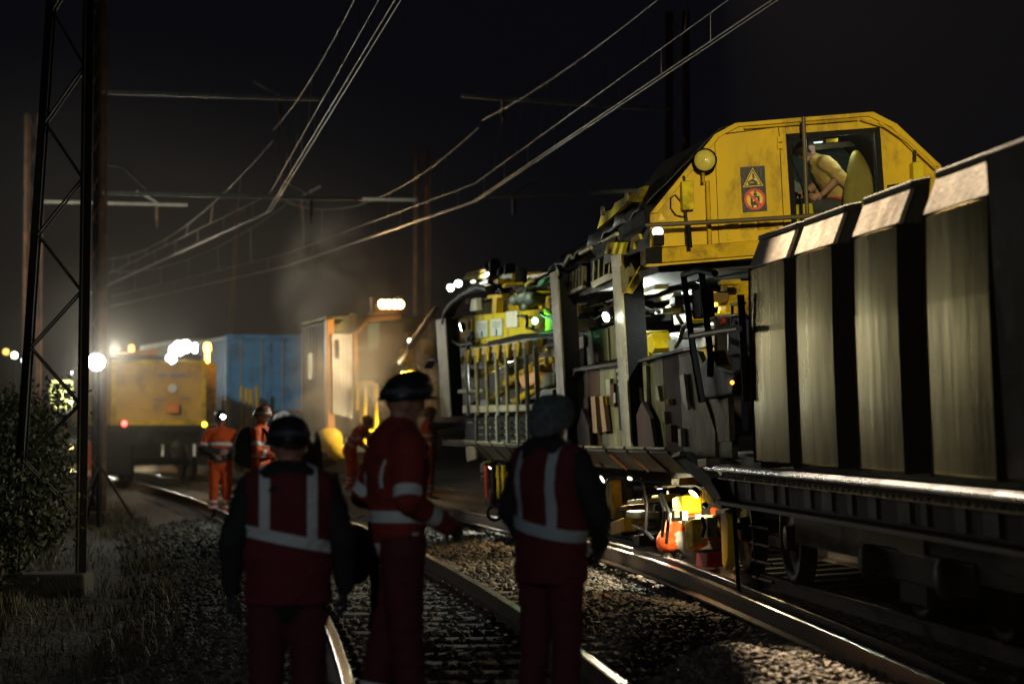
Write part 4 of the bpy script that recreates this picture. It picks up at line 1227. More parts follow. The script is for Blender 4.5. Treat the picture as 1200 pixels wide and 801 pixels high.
# ribbed trays hanging under the shoulder
for (pts, lip) in (([(664, 344), (666, 318), (682, 308), (682, 336)], [(663, 343), (682, 334), (682, 338), (663, 347)]), ([(692, 334), (692, 303), (720, 296), (720, 322)], [(692, 331), (713, 320), (720, 322), (720, 325), (694, 337)])):
    mb = MB(); mb.side(pts, -1.36, 0.5); tr = part('hanging_tray', mb, BLK, 0.01)
    mb = MB(); mb.side(lip, -1.42, 0.25); part('tray_lip', mb, LST, parent=tr)
    mb = MB()
    x0 = pts[0][0]; x1 = pts[2][0]
    for i in range(5):
        x = x0 + 2 + (x1 - x0 - 3) * i / 4; f = (x - x0) / (x1 - x0)
        yb = pts[0][1] + (pts[3][1] - pts[0][1]) * f - 2; yt = pts[1][1] + (pts[2][1] - pts[1][1]) * f + 3
        mb.side([(x, yb), (x + 0.8, yt), (x + 2.2, yt), (x + 1.4, yb)], -1.41, 0.045)
    part('tray_rib', mb, GST, parent=tr)
# --- gantry posts
def post(px_top, y_top, px_bot, y_bot, wd, ln_, mat, nm='gantry_post', dark=BLK):
    s, zt = Q(px_top, y_top, -1.52); s2, zb = Q(px_bot, y_bot, -1.52); s = (s + s2) / 2
    mb = MB(); mb.wbox(s - ln_ / 2, s + ln_ / 2, -1.52, -1.50, zb, zt); p = part(nm, mb, mat)
    mb = MB(); mb.wbox(s - ln_ / 2, s - ln_ / 2 + 0.03, -1.498, -1.50 + wd, zb, zt - 0.02); mb.wbox(s - 0.02, s + 0.02, -1.498, -1.50 + wd - 0.03, zb, zt - 0.02); mb.wbox(s - ln_ / 2, s + ln_ / 2, -1.50 + wd, -1.48 + wd, zb, zt)
    part('post_web', mb, dark, parent=p)
    return s
sp1 = post(722, 298, 733, 523, 0.19, 0.46, LST)
sp2 = post(650, 318, 659, 523, 0.17, 0.50, LST)
sp3 = post(516, 374, 523, 488, 0.16, 0.90, LST)
mb = MB(); mb.front([(727, 312), (750, 293), (750, 312), (733, 342), (729, 342)], sp1 - 0.25, 0.04); mb.front([(731, 296), (750, 291), (750, 292.8), (729, 311)], sp1 - 0.26, 0.04)
part('gusset_plate', mb, GST)
mb = MB(); mb.front([(750, 312), (760, 310), (762, 314), (741, 344), (733, 343)], sp1 - 0.35, 0.22); part('gusset_brace', mb, YELD)
# --- steel hull sheets
def sheet(pts, mat, o=-1.36, th=0.05, nm='hull_sheet'): mb = MB(); mb.side(pts, o, th); return part(nm, mb, mat)
HG = GST
sheet([(674, 437), (688, 432), (690, 525), (674, 524)], HG)
sheet([(688.5, 432), (702, 430), (705, 526), (690.5, 525)], BRN)
sheet([(702.5, 430), (727, 425), (732, 528), (705.5, 526)], HG)
sheet([(748, 420), (776, 414), (782, 531), (748, 529)], HG)
sheet([(776.5, 414), (794, 409), (800, 533), (782.5, 531)], BRN)
sheet([(794.5, 409), (806, 407), (838, 505), (838, 536), (800.5, 533)], HG)
sheet([(806.5, 409), (818, 412), (858, 505), (858, 536), (838.5, 536), (838.5, 505)], GST, -1.34)
sheet([(835, 470), (853, 466), (855, 516), (842, 518)], GST, -1.42)
sheet([(668, 432), (727, 424), (727, 427), (674, 435), (669, 446), (666, 446)], DRK, -1.44, 0.1, 'hull_rail')
sheet([(748, 421), (800, 408), (800, 411), (748, 424)], DRK, -1.44, 0.1, 'hull_rail')
sheet([(800, 408.5), (832, 405), (832, 407), (800, 411)], LST, -1.44, 0.05, 'hull_rail')
mb = MB()
for a in ([(745, 424), (747, 424), (750, 470), (748, 470)], [(753, 428), (757, 428), (759, 503), (757, 506)], [(768, 452), (770, 452), (773, 470), (769, 468)], [(796, 440), (801, 438), (806, 480), (800, 470)], [(718, 460), (721, 460), (721, 472), (718, 472)]):
    mb.side(a, -1.40, 0.03)
part('hull_scrape_strip', mb, LST)
mb = MB()
for a in ([(692, 465), (697, 464), (700, 507), (695, 507)], [(702, 464), (706, 464), (711, 505), (706, 506)]): mb.side(a, -1.43, 0.05)
part('wooden_wedge', mb, mk('pale_timber', (0.32, 0.19, 0.11), 0.8))
mb = MB()
for i, (x, y) in enumerate([(722, 432), (723, 440), (724, 448), (725, 456), (726, 464), (727, 472), (734, 452), (735, 462), (736, 472)]):
    mb.side([(x, y), (x + 2.4, y - 0.4), (x + 2.6, y + 4), (x + 0.2, y + 4.4)], -1.405, 0.03)
part('perforated_bracket', mb, LST)
mb = MB(); mb.side([(721, 431), (726.5, 430), (731, 500), (726, 503)], -1.39, 0.025); part('bracket_plate', mb, BLK)
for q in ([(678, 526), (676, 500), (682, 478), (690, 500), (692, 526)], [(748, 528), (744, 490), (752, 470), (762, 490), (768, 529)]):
    mb = MB(); mb.side(q, -1.45, 0.04); part('hull_shadow_panel', mb, mk('maroon_shadow', (0.05, 0.018, 0.018), 0.8))  # dark red panels stand in for shadow shapes on the hull
# upper row of set-back sheets
sheet([(667, 402), (684, 392), (684, 428), (668, 431)], BRN, -1.15, 0.05, 'deflector_sheet')
sheet([(667, 402), (683.5, 393), (683.5, 407), (667.5, 414)], mk('worn_copper_tinted_steel', (0.34, 0.20, 0.11), 0.5, 0.4, 0.3), -1.19, 0.03, 'deflector_sheet')
sheet([(686, 392), (693, 388), (697, 426), (689, 428)], GST, -1.15, 0.05, 'deflector_sheet')
sheet([(694, 388), (712, 384), (714, 422), (698, 425)], GST, -1.17, 0.05, 'deflector_sheet')
sheet([(713, 383), (726, 378), (729, 418), (715, 422)], GST, -1.15, 0.05, 'deflector_sheet')
# --- inside the gantry
mb = MB(); mb.wbox(20.2, 30.5, 1.15, 1.20, 1.3, 3.1, ds=3); part('far_side_wall', mb, DRK)
mb = MB(); mb.wbox(20, 40, -1.3, 1.25, 1.22, 1.30, ds=3); part('main_deck', mb, DRK)
mb = MB(); mb.wbox(23.9, 28.4, -0.85, -0.45, 2.30, 2.44); mb.wbox(23.9, 28.4, -0.1, 0.2, 2.5, 2.62); part('conveyor_frame', mb, GALV)
def ibox(pts, o, th, mat, nm, bev=0.01): mb = MB(); mb.side(pts, o, th); return part(nm, mb, mat, bev)
ibox([(747, 390), (757, 388), (760, 418), (749, 420)], -0.9, 0.25, YELG, 'hydraulic_block')
ibox([(758, 395), (763, 390), (767, 408), (764, 414), (759, 412)], -1.0, 0.2, YELG, 'hydraulic_block')
ibox([(665, 373), (690, 368), (692, 388), (667, 390)], -0.75, 0.3, YEL, 'yellow_cabinet')
ibox([(696, 366), (726, 361), (728, 384), (697, 388)], -0.5, 0.3, YELG, 'yellow_cabinet')
ibox([(664, 350), (680, 347), (682, 366), (664, 369)], -0.45, 0.2, YELD, 'yellow_cabinet')
ibox([(682, 342), (686, 341), (687, 360), (683, 361)], -0.8, 0.1, YELG, 'yellow_strut')
ibox([(662, 392), (725, 382), (727, 390), (664, 398)], -0.6, 0.4, GALV, 'conveyor_trough')
ibox([(766, 392), (800, 388), (802, 412), (768, 416)], -0.7, 0.5, BLK, 'hydraulic_motor', 0.03)
ibox([(789, 369), (808, 366), (808, 378), (790, 381)], -0.8, 0.2, YELG, 'hydraulic_block')
ibox([(835, 416), (845, 331), (853, 330), (846, 416)], -0.7, 0.3, YELD, 'inclined_column')
ibox([(856, 344), (870, 342), (872, 388), (858, 390)], -0.5, 0.3, YELD, 'inclined_column')
ibox([(838, 372), (874, 369), (875, 385), (840, 388)], -1.0, 0.3, BRN, 'valve_cabinet')
ibox([(838, 388), (858, 386), (858, 432), (842, 432)], -1.0, 0.3, YELD, 'valve_cabinet')
ibox([(803, 408), (834, 405), (840, 425), (808, 425)], -0.9, 0.3, YELD, 'hydraulic_block')
mb = MB()
for k, pts in enumerate(([(838, 371), (874, 368)], [(838, 371), (840, 440)], [(857, 357), (873, 355)], [(858, 358), (858, 385)])): mb.sline(pts, -1.15, 0.014)
part('cabinet_edge_rail', mb, LST)
for (x, y) in ((844, 376), (860, 378)):
    s, z = Q(x, y, -1.06); mb = MB(); mb.lathe([(0.035, 0), (0.035, 0.03), (0, 0.04)], W(s, -1.02, z), W(s, -2, 0) - W(s, -1, 0), 14); part('push_button', mb, RED if x == 844 else BRASS)
mb = MB(); s, z = Q(707, 371, -0.56)
pts = [W(s + 0.28 * math.cos(a), -0.60, z + 0.09 * math.sin(a)) for a in np.linspace(0, 2 * PI, 25)]
mb.tube(pts, 0.02, 6); part('coiled_cable', mb, RUB)
mb = MB()
for pts in ([(750, 338), (765, 333), (775, 332)], [(760, 352), (790, 344), (812, 340)], [(778, 345), (800, 342), (830, 345)], [(775, 318), (800, 312), (835, 314)]): mb.sline(pts, -0.6, 0.025)
part('hydraulic_hose', mb, RUB)
mb = MB(); mb.side([(748, 341), (758, 336), (768, 333), (766, 339), (752, 345)], -0.9, 0.15); mb.side([(760, 350), (776, 347), (790, 343), (786, 349), (768, 354)], -0.7, 0.15); mb.side([(706, 355), (722, 348), (722, 351), (708, 357)], -0.9, 0.1)
part('ceiling_bracket', mb, LST)
mb = MB(); s, z = Q(766, 326, -0.8); mb.lathe([(0.10, 0), (0.10, 0.12), (0.06, 0.16), (0, 0.16)], W(s, -0.8, z), (-0.5, -1, 0.1), 18); part('yellow_reel', mb, YELG)
rr = random.Random(31)
for i in range(44):
    x = 664 + rr.random() * 180; y = 338 + rr.random() * 62 - (x - 664) * 0.06; w_ = 3 + rr.random() * 11; h_ = 2 + rr.random() * 10
    if 720 < x < 750: continue
    ibox([(x, y), (x + w_, y - 1 - rr.random()), (x + w_, y + h_), (x, y + h_ + rr.random() * 2)], -1.0 + 0.7 * rr.random(), 0.2, rr.choice([YELG, YELD, YEL, YELD, LST, DRK, BLK, GALV, BRASS]), rr.choice(['valve_block', 'pipe_bracket', 'hydraulic_cylinder', 'linkage']), 0.012)
for i in range(12):
    x = 664 + rr.random() * 150; y = 345 + rr.random() * 50
    mb = MB(); pts = [(x, y)]
    for k in range(4): pts.append((pts[-1][0] + 4 + rr.random() * 9, pts[-1][1] + rr.uniform(-9, 9)))
    mb.sline(pts, -1.1 + 0.5 * rr.random(), 0.02); part('hydraulic_hose', mb, RUB if i % 3 else YELG)
for i in range(14):
    x = 676 + rr.random() * 150; y = 440 + rr.random() * 70
    if 720 < x < 752: continue
    w_ = 1.5 + rr.random() * 4; h_ = 5 + rr.random() * 24
    ibox([(x, y), (x + w_, y - 0.5), (x + w_ + 1, y + h_), (x + 1, y + h_)], -1.40, 0.05, rr.choice([LST, BRN, YELD, GST, LST, BLK]), rr.choice(['hull_bracket', 'hull_hook', 'hull_rib']), 0.006)
# open black frame with control box beside the last panel
mb = MB()
for a in ([(801, 322), (812, 410)], [(822, 317), (833, 420)], [(801, 322), (820, 316)], [(820, 316), (838, 320)], [(868, 345), (875, 470)], [(812, 410), (822, 470)], [(833, 420), (832, 440)]): mb.sline(a, -1.5, 0.03, 8)
part('access_frame', mb, BLK)
mb = MB(); mb.sline([(811, 394), (845, 388), (866, 385)], -1.58, 0.026, 8); mb.sline([(811, 394), (815, 420), (824, 470)], -1.58, 0.024, 8); part('access_handrail', mb, GALV)
ibox([(810, 340), (820, 338), (822, 372), (812, 374)], -1.48, 0.12, BLK, 'display_box')
ibox([(818, 432), (834, 410), (840, 428), (862, 436), (858, 462), (824, 468)], -1.42, 0.12, DRK, 'seat_shell', 0.02)
ibox([(855, 415), (868, 418), (868, 434), (858, 440)], -1.5, 0.14, BLK, 'small_motor', 0.02)
mb = MB()
for (a, b, c_) in (([794, 370], [801, 382], 0), ([801, 382], [808, 378], 0), ([801, 382], [797, 398], 0), ([797, 398], [792, 406], 0)):
    mb.sline([a, b], -1.3, 0.022)
part('tool_handle', mb, LST)
s, z = Q(858, 448, -1.55); mb = MB(); mb.ell(W(s, -1.55, z), (0.018, 0.018, 0.018), 8, 6); part('orange_marker_lamp', mb, emit('orange_marker', (1, 0.3, 0.03), 4))
# --- forward half: yellow beam, boards, rods
ibox([(529, 372), (652, 360), (652, 386), (529, 408)], -1.28, 0.25, YELG, 'main_beam', 0.01)
ibox([(530, 374), (553, 372), (553, 402), (530, 405)], -1.34, 0.05, YEL, 'beam_end_plate')
for k, (x, y, w_, h_) in enumerate(((558, 376, 13, 20), (575, 374, 13, 20), (593, 365, 13, 19))):
    b_ = ibox([(x, y), (x + w_, y - 1), (x + w_, y + h_ - 1), (x, y + h_)], -1.34, 0.03, mk('notice_white', (0.55, 0.60, 0.62), 0.5) if k < 2 else WHT, 'notice_board', 0.004)
    if k < 2:
        mb = MB(); s, z = Q(x + 6.5, y + 15, -1.345); mb.lathe([(0.05, 0), (0.05, 0.006), (0, 0.006)], W(s, -1.342, z), W(s, -2, 0) - W(s, -1, 0), 14); part('blue_disc', mb, mk('notice_blue', (0.02, 0.12, 0.4), 0.5), parent=b_)
        mb = MB()
        for i in range(3): mb.side([(x + 2, y + 3.5 + 2.6 * i), (x + 11, y + 3 + 2.6 * i), (x + 11, y + 3.8 + 2.6 * i), (x + 2, y + 4.3 + 2.6 * i)], -1.346, 0.004)
        part('notice_line', mb, mk('notice_ink', (0.16, 0.2, 0.26), 0.6), parent=b_)
mb = MB(); mb.sline([(607, 370), (617, 370), (618, 378), (617, 384), (624, 385), (626, 379)], -1.38, 0.02); mb.sline([(633, 367), (640, 371), (648, 372)], -1.36, 0.02); mb.sline([(530, 398), (540, 404), (555, 402)], -1.42, 0.03); mb.sline([(548, 402), (549, 394), (554, 390), (555, 396), (549, 402), (548, 410)], -1.42, 0.03); part('cable_loop', mb, RUB)
ibox([(571, 400), (610, 391), (652, 389), (652, 394), (610, 397), (571, 406)], -1.40, 0.1, BLK, 'cable_duct')
ibox([(604, 392), (652, 388), (652, 399), (616, 402), (605, 399)], -1.36, 0.15, mk('blue_grey_steel', (0.14, 0.17, 0.18), 0.5, 0.3), 'sliding_trough')
for k in range(7):
    x = 551 + 11.6 * k; y = 408 - 1.7 * k
    mb = MB(); mb.side([(x, y), (x + 9, y - 1.5), (x + 9, y + 6), (x + 6, y + 8.5), (x + 1, y + 9)], -1.46, 0.12)
    part('clamp_head', mb, mk('worn_pink_steel', (0.45, 0.36, 0.29), 0.6, 0.2, 0.25), 0.006)
for k in range(8):
    x = 546 + 11.7 * k; yt = 418 - 1.7 * k
    mb = MB(); mb.sline([(x, yt), (x + 3, 486)], -1.50, 0.030, 8)
    r_ = part('vertical_rod', mb, LST if k % 3 else GALV)
    mb = MB(); mb.side([(x - 3, yt - 6), (x + 4, yt - 9), (x + 2.5, yt + 8), (x - 0.5, yt + 8)], -1.50, 0.05); part('rod_bracket', mb, YELD, parent=r_)
ibox([(627, 408), (652, 405), (652, 418), (629, 422)], -1.1, 0.3, YEL, 'yellow_cabinet')
mb = MB()
for a in ([(632, 432), (652, 418)], [(560, 440), (590, 424)], [(592, 450), (625, 430)], [(575, 470), (600, 446)], [(530, 430), (545, 420)], [(605, 470), (640, 448)]): mb.sline(a, -1.05, 0.06, 8)
part('diagonal_arm', mb, YELD)
ibox([(606, 440), (628, 434), (632, 448), (612, 456)], -1.2, 0.25, ORA, 'orange_clamp', 0.03)
ibox([(634, 438), (650, 433), (650, 452), (636, 455)], -1.2, 0.3, GST, 'tool_block', 0.03)
ibox([(648, 431), (653, 430), (653, 436), (649, 437)], -1.25, 0.2, mk('tool_blue', (0.03, 0.2, 0.45), 0.5), 'tool_block')
rr = random.Random(4)
for i in range(26):
    x = 535 + rr.random() * 112; y = 418 + rr.random() * 58; w_ = 4 + rr.random() * 10; h_ = 2 + rr.random() * 6
    ibox([(x, y), (x + w_, y - 1 - rr.random() * 2), (x + w_, y + h_), (x, y + h_ + rr.random() * 2)], -0.95 - 0.25 * rr.random(), 0.2, rr.choice([LST, GST, DRK, YELD, DRK, GALV]), rr.choice(['clamp_arm', 'roller_block', 'pipe_bracket', 'valve_block']), 0.012)
ibox([(524, 408), (652, 395), (652, 480), (524, 480)], -0.55, 0.1, DRK, 'inner_bulkhead')
ibox([(536, 456), (566, 455), (566, 459), (536, 461)], -1.45, 0.1, LST, 'guide_rail')
ibox([(542, 475), (645, 473), (645, 481), (542, 484)], -1.48, 0.12, LST, 'guide_rail')
ibox([(545, 490), (650, 486), (650, 525), (545, 524)], -1.30, 0.1, BLK, 'lower_rack')
for y, a, b in ((494, 548, 630), (500, 560, 640), (508, 560, 650), (516, 556, 650)):
    mb = MB(); x = a
    while x < b - 4:
        mb.side([(x, y), (x + 6, y - 0.3), (x + 6, y + 1.4), (x, y + 1.7)], -1.40, 0.03); x += 9 + (x % 4)
    part('rack_slat', mb, LST)
mb = MB()
for x in (558, 570, 582, 594, 606, 618, 630): mb.sline([(x, 484), (x + 1, 522)], -1.42, 0.022, 6)
part('rack_upright', mb, GALV)
ibox([(545, 518), (555, 516), (557, 538), (547, 541)], -1.6, 0.04, LST, 'warning_flap')
# hoses arching over the far end
for k in range(7):
    dx = k * 2.2
    mb = MB(); mb.sline([(520 + k * 1.2, 378), (522 + dx * 0.8, 366 - k), (530 + dx, 355 - k * 1.5), (544 + dx, 344 - k * 1.2), (560 + dx, 336 + (k % 3)), (572 + dx * 0.6, 338)], -1.50 + 0.09 * k, 0.045, 8)
    part('hydraulic_hose', mb, RUB)
for k in range(3):
    mb = MB(); mb.sline([(499 + k * 3, 430), (503 + k * 3, 422), (510 + k * 2, 421 + k), (516, 428 + 2 * k), (518, 445)], -1.5 + k * 0.1, 0.025, 6); part('hydraulic_hose', mb, RUB)
# top machinery
ibox([(557, 352), (585, 350), (586, 368), (557, 370)], -0.6, 0.6, YELD, 'engine_cover', 0.05)
ibox([(586, 350), (612, 344), (616, 366), (586, 369)], -0.9, 0.5, YELD, 'engine_cover', 0.05)
mb = MB(); mb.side([(571, 346), (588, 344), (588, 348), (582, 349), (581, 367), (577, 367), (577, 349), (571, 350)], -1.3, 0.1); part('lifting_bracket', mb, YEL)
mb = MB()
for (x, y, r) in ((619, 347, 0.11), (609, 352, 0.07), (628, 350, 0.09), (622, 360, 0.06)):
    s, z = Q(x, y, -1.2); mb.lathe([(r * 0.6, -0.1), (r, -0.08), (r, 0.15), (r * 0.7, 0.17), (0, 0.17)], W(s, -1.2, z), (-0.7, -1, 0), 18)
part('electric_motor', mb, mk('blue_grey_steel', (0, 0, 0)))
ibox([(630, 350), (650, 344), (650, 366), (632, 368)], -1.0, 0.3, YELD, 'engine_cover', 0.02)
ibox([(552, 350), (557, 349), (558, 364), (550, 365)], -1.4, 0.1, PLAS, 'white_reservoir', 0.02)
ibox([(617, 322), (647, 317), (650, 323), (648, 328), (618, 333)], -1.3, 0.5, LST, 'roof_lamp_hood', 0.01)
mb = MB(); mb.sline([(617, 334), (622, 330), (648, 327)], -1.34, 0.03); part('hood_edge', mb, YELG)
for (pts, m_) in (([(545, 323), (570, 320), (570, 326), (541, 328)], YELG), ([(546, 320), (569, 314), (569, 318), (546, 323)], YELD), ([(584, 322), (600, 320), (600, 329), (584, 331)], YELD), ([(555, 330), (584, 327), (584, 334), (556, 338)], DRK), ([(600, 334), (618, 330), (618, 340), (602, 344)], DRK)):
    ibox(pts, -0.8, 0.5, m_, 'roof_walkway')
mb = MB()
for (x, yt) in ((574, 310), (580, 306), (598, 312), (590, 316), (611, 318)):
    s, z0_ = Q(x, 338, -0.7); _, z1_ = Q(x, yt, -0.7); mb.lathe([(0.09, 0), (0.09, z1_ - z0_), (0.05, z1_ - z0_ + 0.05), (0, z1_ - z0_ + 0.05)], W(s, -0.7, z0_), n=12)
part('exhaust_stack', mb, BLK)
rr = random.Random(9)
for i in range(16):
    x = 540 + rr.random() * 105; y = 322 + rr.random() * 30; w_ = 3 + rr.random() * 9
    ibox([(x, y), (x + w_, y - 2 * rr.random()), (x + w_, y + 1.5 + 4 * rr.random()), (x, y + 2 + 4 * rr.random())], -0.7 - 0.5 * rr.random(), 0.25, rr.choice([YELD, DRK, BLK, GST, YELG]), rr.choice(['pipe_bracket', 'roof_fitting', 'valve_block']), 0.01)
# dark bulk of the engine house behind everything above the deck
mb = MB(); mb.wbox(31, 39.2, -0.2, 1.2, 1.3, 3.6, ds=3); part('engine_house', mb, DRK)
# --- folding walkways
def flap(x0, x1, yt0, yt1, drop, n):
    for i in range(n):
        a, b = i / n, (i + 1) / n - 0.02
        xa, xb = x0 + (x1 - x0) * a, x0 + (x1 - x0) * b
        ya, yb = yt0 + (yt1 - yt0) * a, yt0 + (yt1 - yt0) * b
        sa, za = Q(xa, ya, -1.62); sb, zb_ = Q(xb, yb, -1.62)
        mb = MB(); mb.prism([W(sa, -1.62, za), W(sb, -1.62, zb_), W(sb, -1.42, zb_ - drop), W(sa, -1.42, za - drop)], (-0.01, 0, -0.03))
        p_ = part('walkway_flap', mb, DRK)
        mb = MB(); mb.tube([W(sa, -1.64, za + 0.01), W(sb, -1.64, zb_ + 0.01)], 0.018, 6); part('flap_edge', mb, LST, parent=p_)
        mb = MB(); mb.bar(W(sa, -1.60, za - 0.05), W(sa, -1.43, za - drop - 0.02), 0.03, 0.06); part('flap_bracket', mb, BRN, parent=p_)
flap(545, 645, 517, 524, 0.22, 6)
flap(640, 786, 523, 527, 0.20, 6)
mb = MB(); mb.sline([(640, 540), (780, 548)], -1.42, 0.02); mb.sline([(548, 530), (640, 540)], -1.42, 0.018); part('lower_handrail', mb, GALV)
mb = MB(); mb.side([(786, 533), (797, 530), (832, 560), (846, 585), (838, 590), (820, 566)], -1.55, 0.12); part('fold_arm', mb, BLK, 0.01)
mb = MB(); mb.side([(784, 531), (796, 529), (796, 534), (786, 536)], -1.60, 0.06); mb.side([(817, 538), (827, 537), (828, 546), (818, 548)], -1.60, 0.12); part('hinge_block', mb, LST, 0.008)
# --- running gear and equipment under the deck
for s in (21.2, 23.0, 36.0, 37.8): wheelset(tm, s, 0.40, DRK)
mb = MB(); mb.wbox(19.8, 40, -0.6, 0.6, 0.85, 1.2, ds=3); part('underframe', mb, BLK)
mb = MB(); mb.wbox(20, 40, 0.95, 1.0, 0.2, 1.2, ds=3); part('far_skirt', mb, BLK)
ibox([(844, 600), (849, 597), (853, 610), (853, 655), (849, 668), (846, 660)], -1.45, 0.08, YEL, 'yellow_lever', 0.015)
ibox([(787, 583), (799, 580), (800, 602), (789, 604)], -1.1, 0.2, YELG, 'hydraulic_cylinder', 0.03)
ibox([(803, 612), (811, 608), (812, 640), (804, 644)], -1.2, 0.15, YELD, 'yellow_strut')
ibox([(710, 565), (716, 562), (718, 606), (712, 608)], -1.1, 0.12, YELD, 'yellow_strut')
ibox([(714, 612), (730, 606), (732, 622), (716, 627)], -1.1, 0.15, YEL, 'yellow_strut')
ibox([(733, 598), (750, 601), (750, 608), (733, 606)], -1.2, 0.2, GST, 'hydraulic_cylinder', 0.02)
ibox([(735, 586), (752, 584), (752, 589), (735, 591)], -1.2, 0.2, LST, 'hydraulic_cylinder', 0.01)
ibox([(776, 616), (800, 606), (800, 629), (778, 630)], -1.0, 0.2, GST, 'tamping_shoe', 0.02)
ibox([(786, 605), (787, 597), (790, 597), (790, 606), (796, 606), (796, 598), (799, 599), (799, 610), (786, 611)], -1.25, 0.06, LST, 'fork_bracket')
ibox([(766, 569), (781, 569), (781, 571.5), (766, 571.5)], -1.2, 0.1, LST, 'work_lamp_bar')
ibox([(838, 597), (853, 595), (853, 600), (838, 603)], -1.4, 0.12, PLAS, 'fork_bracket')
ibox([(822, 607), (829, 606), (829, 630), (822, 631)], -1.2, 0.1, LST, 'fork_bracket')
ibox([(816, 648), (829, 646), (829, 664), (816, 668)], -1.1, 0.2, RED, 'red_tool_box')
mb = MB()
for pts in ([(773, 580), (779, 598), (776, 628)], [(775, 578), (784, 600), (781, 636)], [(752, 560), (758, 590), (756, 625)], [(742, 615), (755, 620), (766, 632)], [(823, 606), (826, 617), (823, 628)]): mb.sline(pts, -1.3, 0.018)
part('hydraulic_hose', mb, RUB)
rr = random.Random(21)
for i in range(34):
    x = 705 + rr.random() * 150; y = 556 + rr.random() * 78; w_ = 3 + rr.random() * 11; h_ = 3 + rr.random() * 16
    ibox([(x, y), (x + w_, y - rr.random() * 2), (x + w_, y + h_), (x, y + h_)], -0.7 - 0.4 * rr.random(), 0.2, rr.choice([BLK, DRK, DRK, BRN, YELD, GST]), rr.choice(['linkage', 'pipe_bracket', 'valve_block', 'brake_rigging']), 0.012)
for i in range(22):
    x = 548 + rr.random() * 95; y = 536 + rr.random() * 42; w_ = 2.5 + rr.random() * 8; h_ = 3 + rr.random() * 13
    ibox([(x, y), (x + w_, y - rr.random() * 1.5), (x + w_, y + h_), (x, y + h_)], -0.8 - 0.5 * rr.random(), 0.2, rr.choice([BLK, DRK, BRN, YELD, YELG, LST, ORA]), rr.choice(['linkage', 'rail_clamp', 'guide_roller', 'valve_block']), 0.012)
for x in (570, 578, 584, 590): 
    mb = MB(); mb.sline([(x, 545), (x + 1, 580 + (x % 7))], -1.5, 0.03, 6); part('rail_tong', mb, rr.choice([YELD, BLK, RED]))
mb = MB(); s, z = Q(580, 606, -1.62)
mb.tube([W(s, -1.62, z + 0.35), W(s, -1.62, z + 0.15)] + [W(s, -1.62 + 0.10 * math.sin(a), z + 0.06 + 0.1 * math.cos(a)) for a in np.linspace(0.1, 2 * PI - 0.3, 12)], 0.025, 6); part('rail_tong', mb, BLK)
# --- lamps on the machine (housing > glass, with a real light at each)
def mlamp(px, py, o, r, watt, col, gm, aim=(-0.6, -1, -0.3), nm='work_lamp', spot=False):
    s, z = Q(px, py, o) if px > 60 else (px, 1.6 + (495 - py) * px / F)
    c = W(s, o, z); a = Vector(aim).normalized()
    mb = MB(); mb.lathe([(0, -r * 1.1), (r * 0.7, -r), (r * 1.12, -r * 0.2), (r * 1.15, 0), (r * 1.0, 0.002)], c, a, 16); h_ = part(nm, mb, BLK)
    mb = MB(); mb.lathe([(r * 0.98, 0.004), (r * 0.6, r * 0.16), (0, r * 0.2)], c, a, 16); part('lamp_glass', mb, gm, parent=h_)
    if spot: light('work_light', 'SPOT', c + a * (r * 0.6), watt, col, tm, c + a * 3, r * 0.6, 150, 0.6)
    else: light('work_light', 'POINT', c + a * (r * 0.6 + 0.05), watt, col, tm, None, r * 0.5)
WC = (0.90, 1.0, 0.92); WW = (1.0, 0.72, 0.38)
mlamp(540, 383, -1.45, 0.07, 320, WC, GLOWW, (-0.85, -0.05, -0.25), spot=True)
mlamp(528, 337, -1.2, 0.06, 40, WC, GLOWW, (-0.3, -0.9, -0.3), spot=True)
mlamp(537, 332, -1.1, 0.06, 60, WC, GLOWW, (0.05, -0.9, -0.4), spot=True)
mlamp(627, 376, -1.42, 0.045, 5, (0.2, 1, 0.4), GLOWG, (-0.5, -1, 0))
mlamp(25.3, 371, -1.58, 0.055, 30, (0.95, 1.0, 0.75), GLOWW, (-0.7, -0.6, -0.28), spot=True)
mlamp(749, 372, -0.9, 0.06, 260, WC, GLOWW, (-0.4, -1, 0.1), spot=True)
mlamp(774, 330, -0.5, 0.05, 280, WC, GLOWW, (0.1, 0.3, -1), spot=True)
mlamp(820, 331, -0.9, 0.035, 110, WC, emit('lamp_glass_dim', (0.85, 0.85, 1.0), 6), (-0.3, 0.2, -1), spot=True)
mlamp(813, 578, -1.58, 0.05, 40, WW, GLOWC, (-0.6, -0.35, -0.7), spot=True)
mlamp(706, 561, -1.5, 0.045, 50, (1.0, 0.82, 0.55), emit('lamp_ring', (1.0, 0.9, 0.7), 5), (-0.8, -0.3, -0.5), spot=True)
mlamp(773, 572, -1.22, 0.03, 160, (1.0, 0.9, 0.7), emit('lamp_glass_dim', (0, 0, 0), 6), (0, -0.1, -1), spot=True)
mlamp(641, 552, -1.5, 0.04, 70, WW, emit('lamp_glass_amber', (1, 0.6, 0.25), 6), (-0.7, -0.3, -0.7), spot=True)
mlamp(575, 548, -1.4, 0.04, 150, WC, emit('lamp_glass_dim', (0, 0, 0), 6), (-0.6, -0.2, -0.8), spot=True)
mlamp(600, 440, -0.75, 0.05, 60, WC, GLOWW, (-0.5, -0.6, -0.3), spot=True)
mlamp(570, 322, -1.3, 0.05, 25, (1, 0.85, 0.5), emit('lamp_ring', (0, 0, 0), 5), (-0.4, -0.6, 0.5), spot=True)
mlamp(738, 560, -0.95, 0.03, 200, (1.0, 0.85, 0.5), emit('lamp_ring', (0, 0, 0), 5), (-0.3, -0.6, -0.7), spot=True)  # added under-deck lamp that brightens the running gear
mlamp(826, 592, -1.05, 0.03, 150, (1.0, 0.85, 0.5), emit('lamp_ring', (0, 0, 0), 5), (-0.5, 0.5, -0.6), spot=True)  # second added lamp under the deck, same purpose
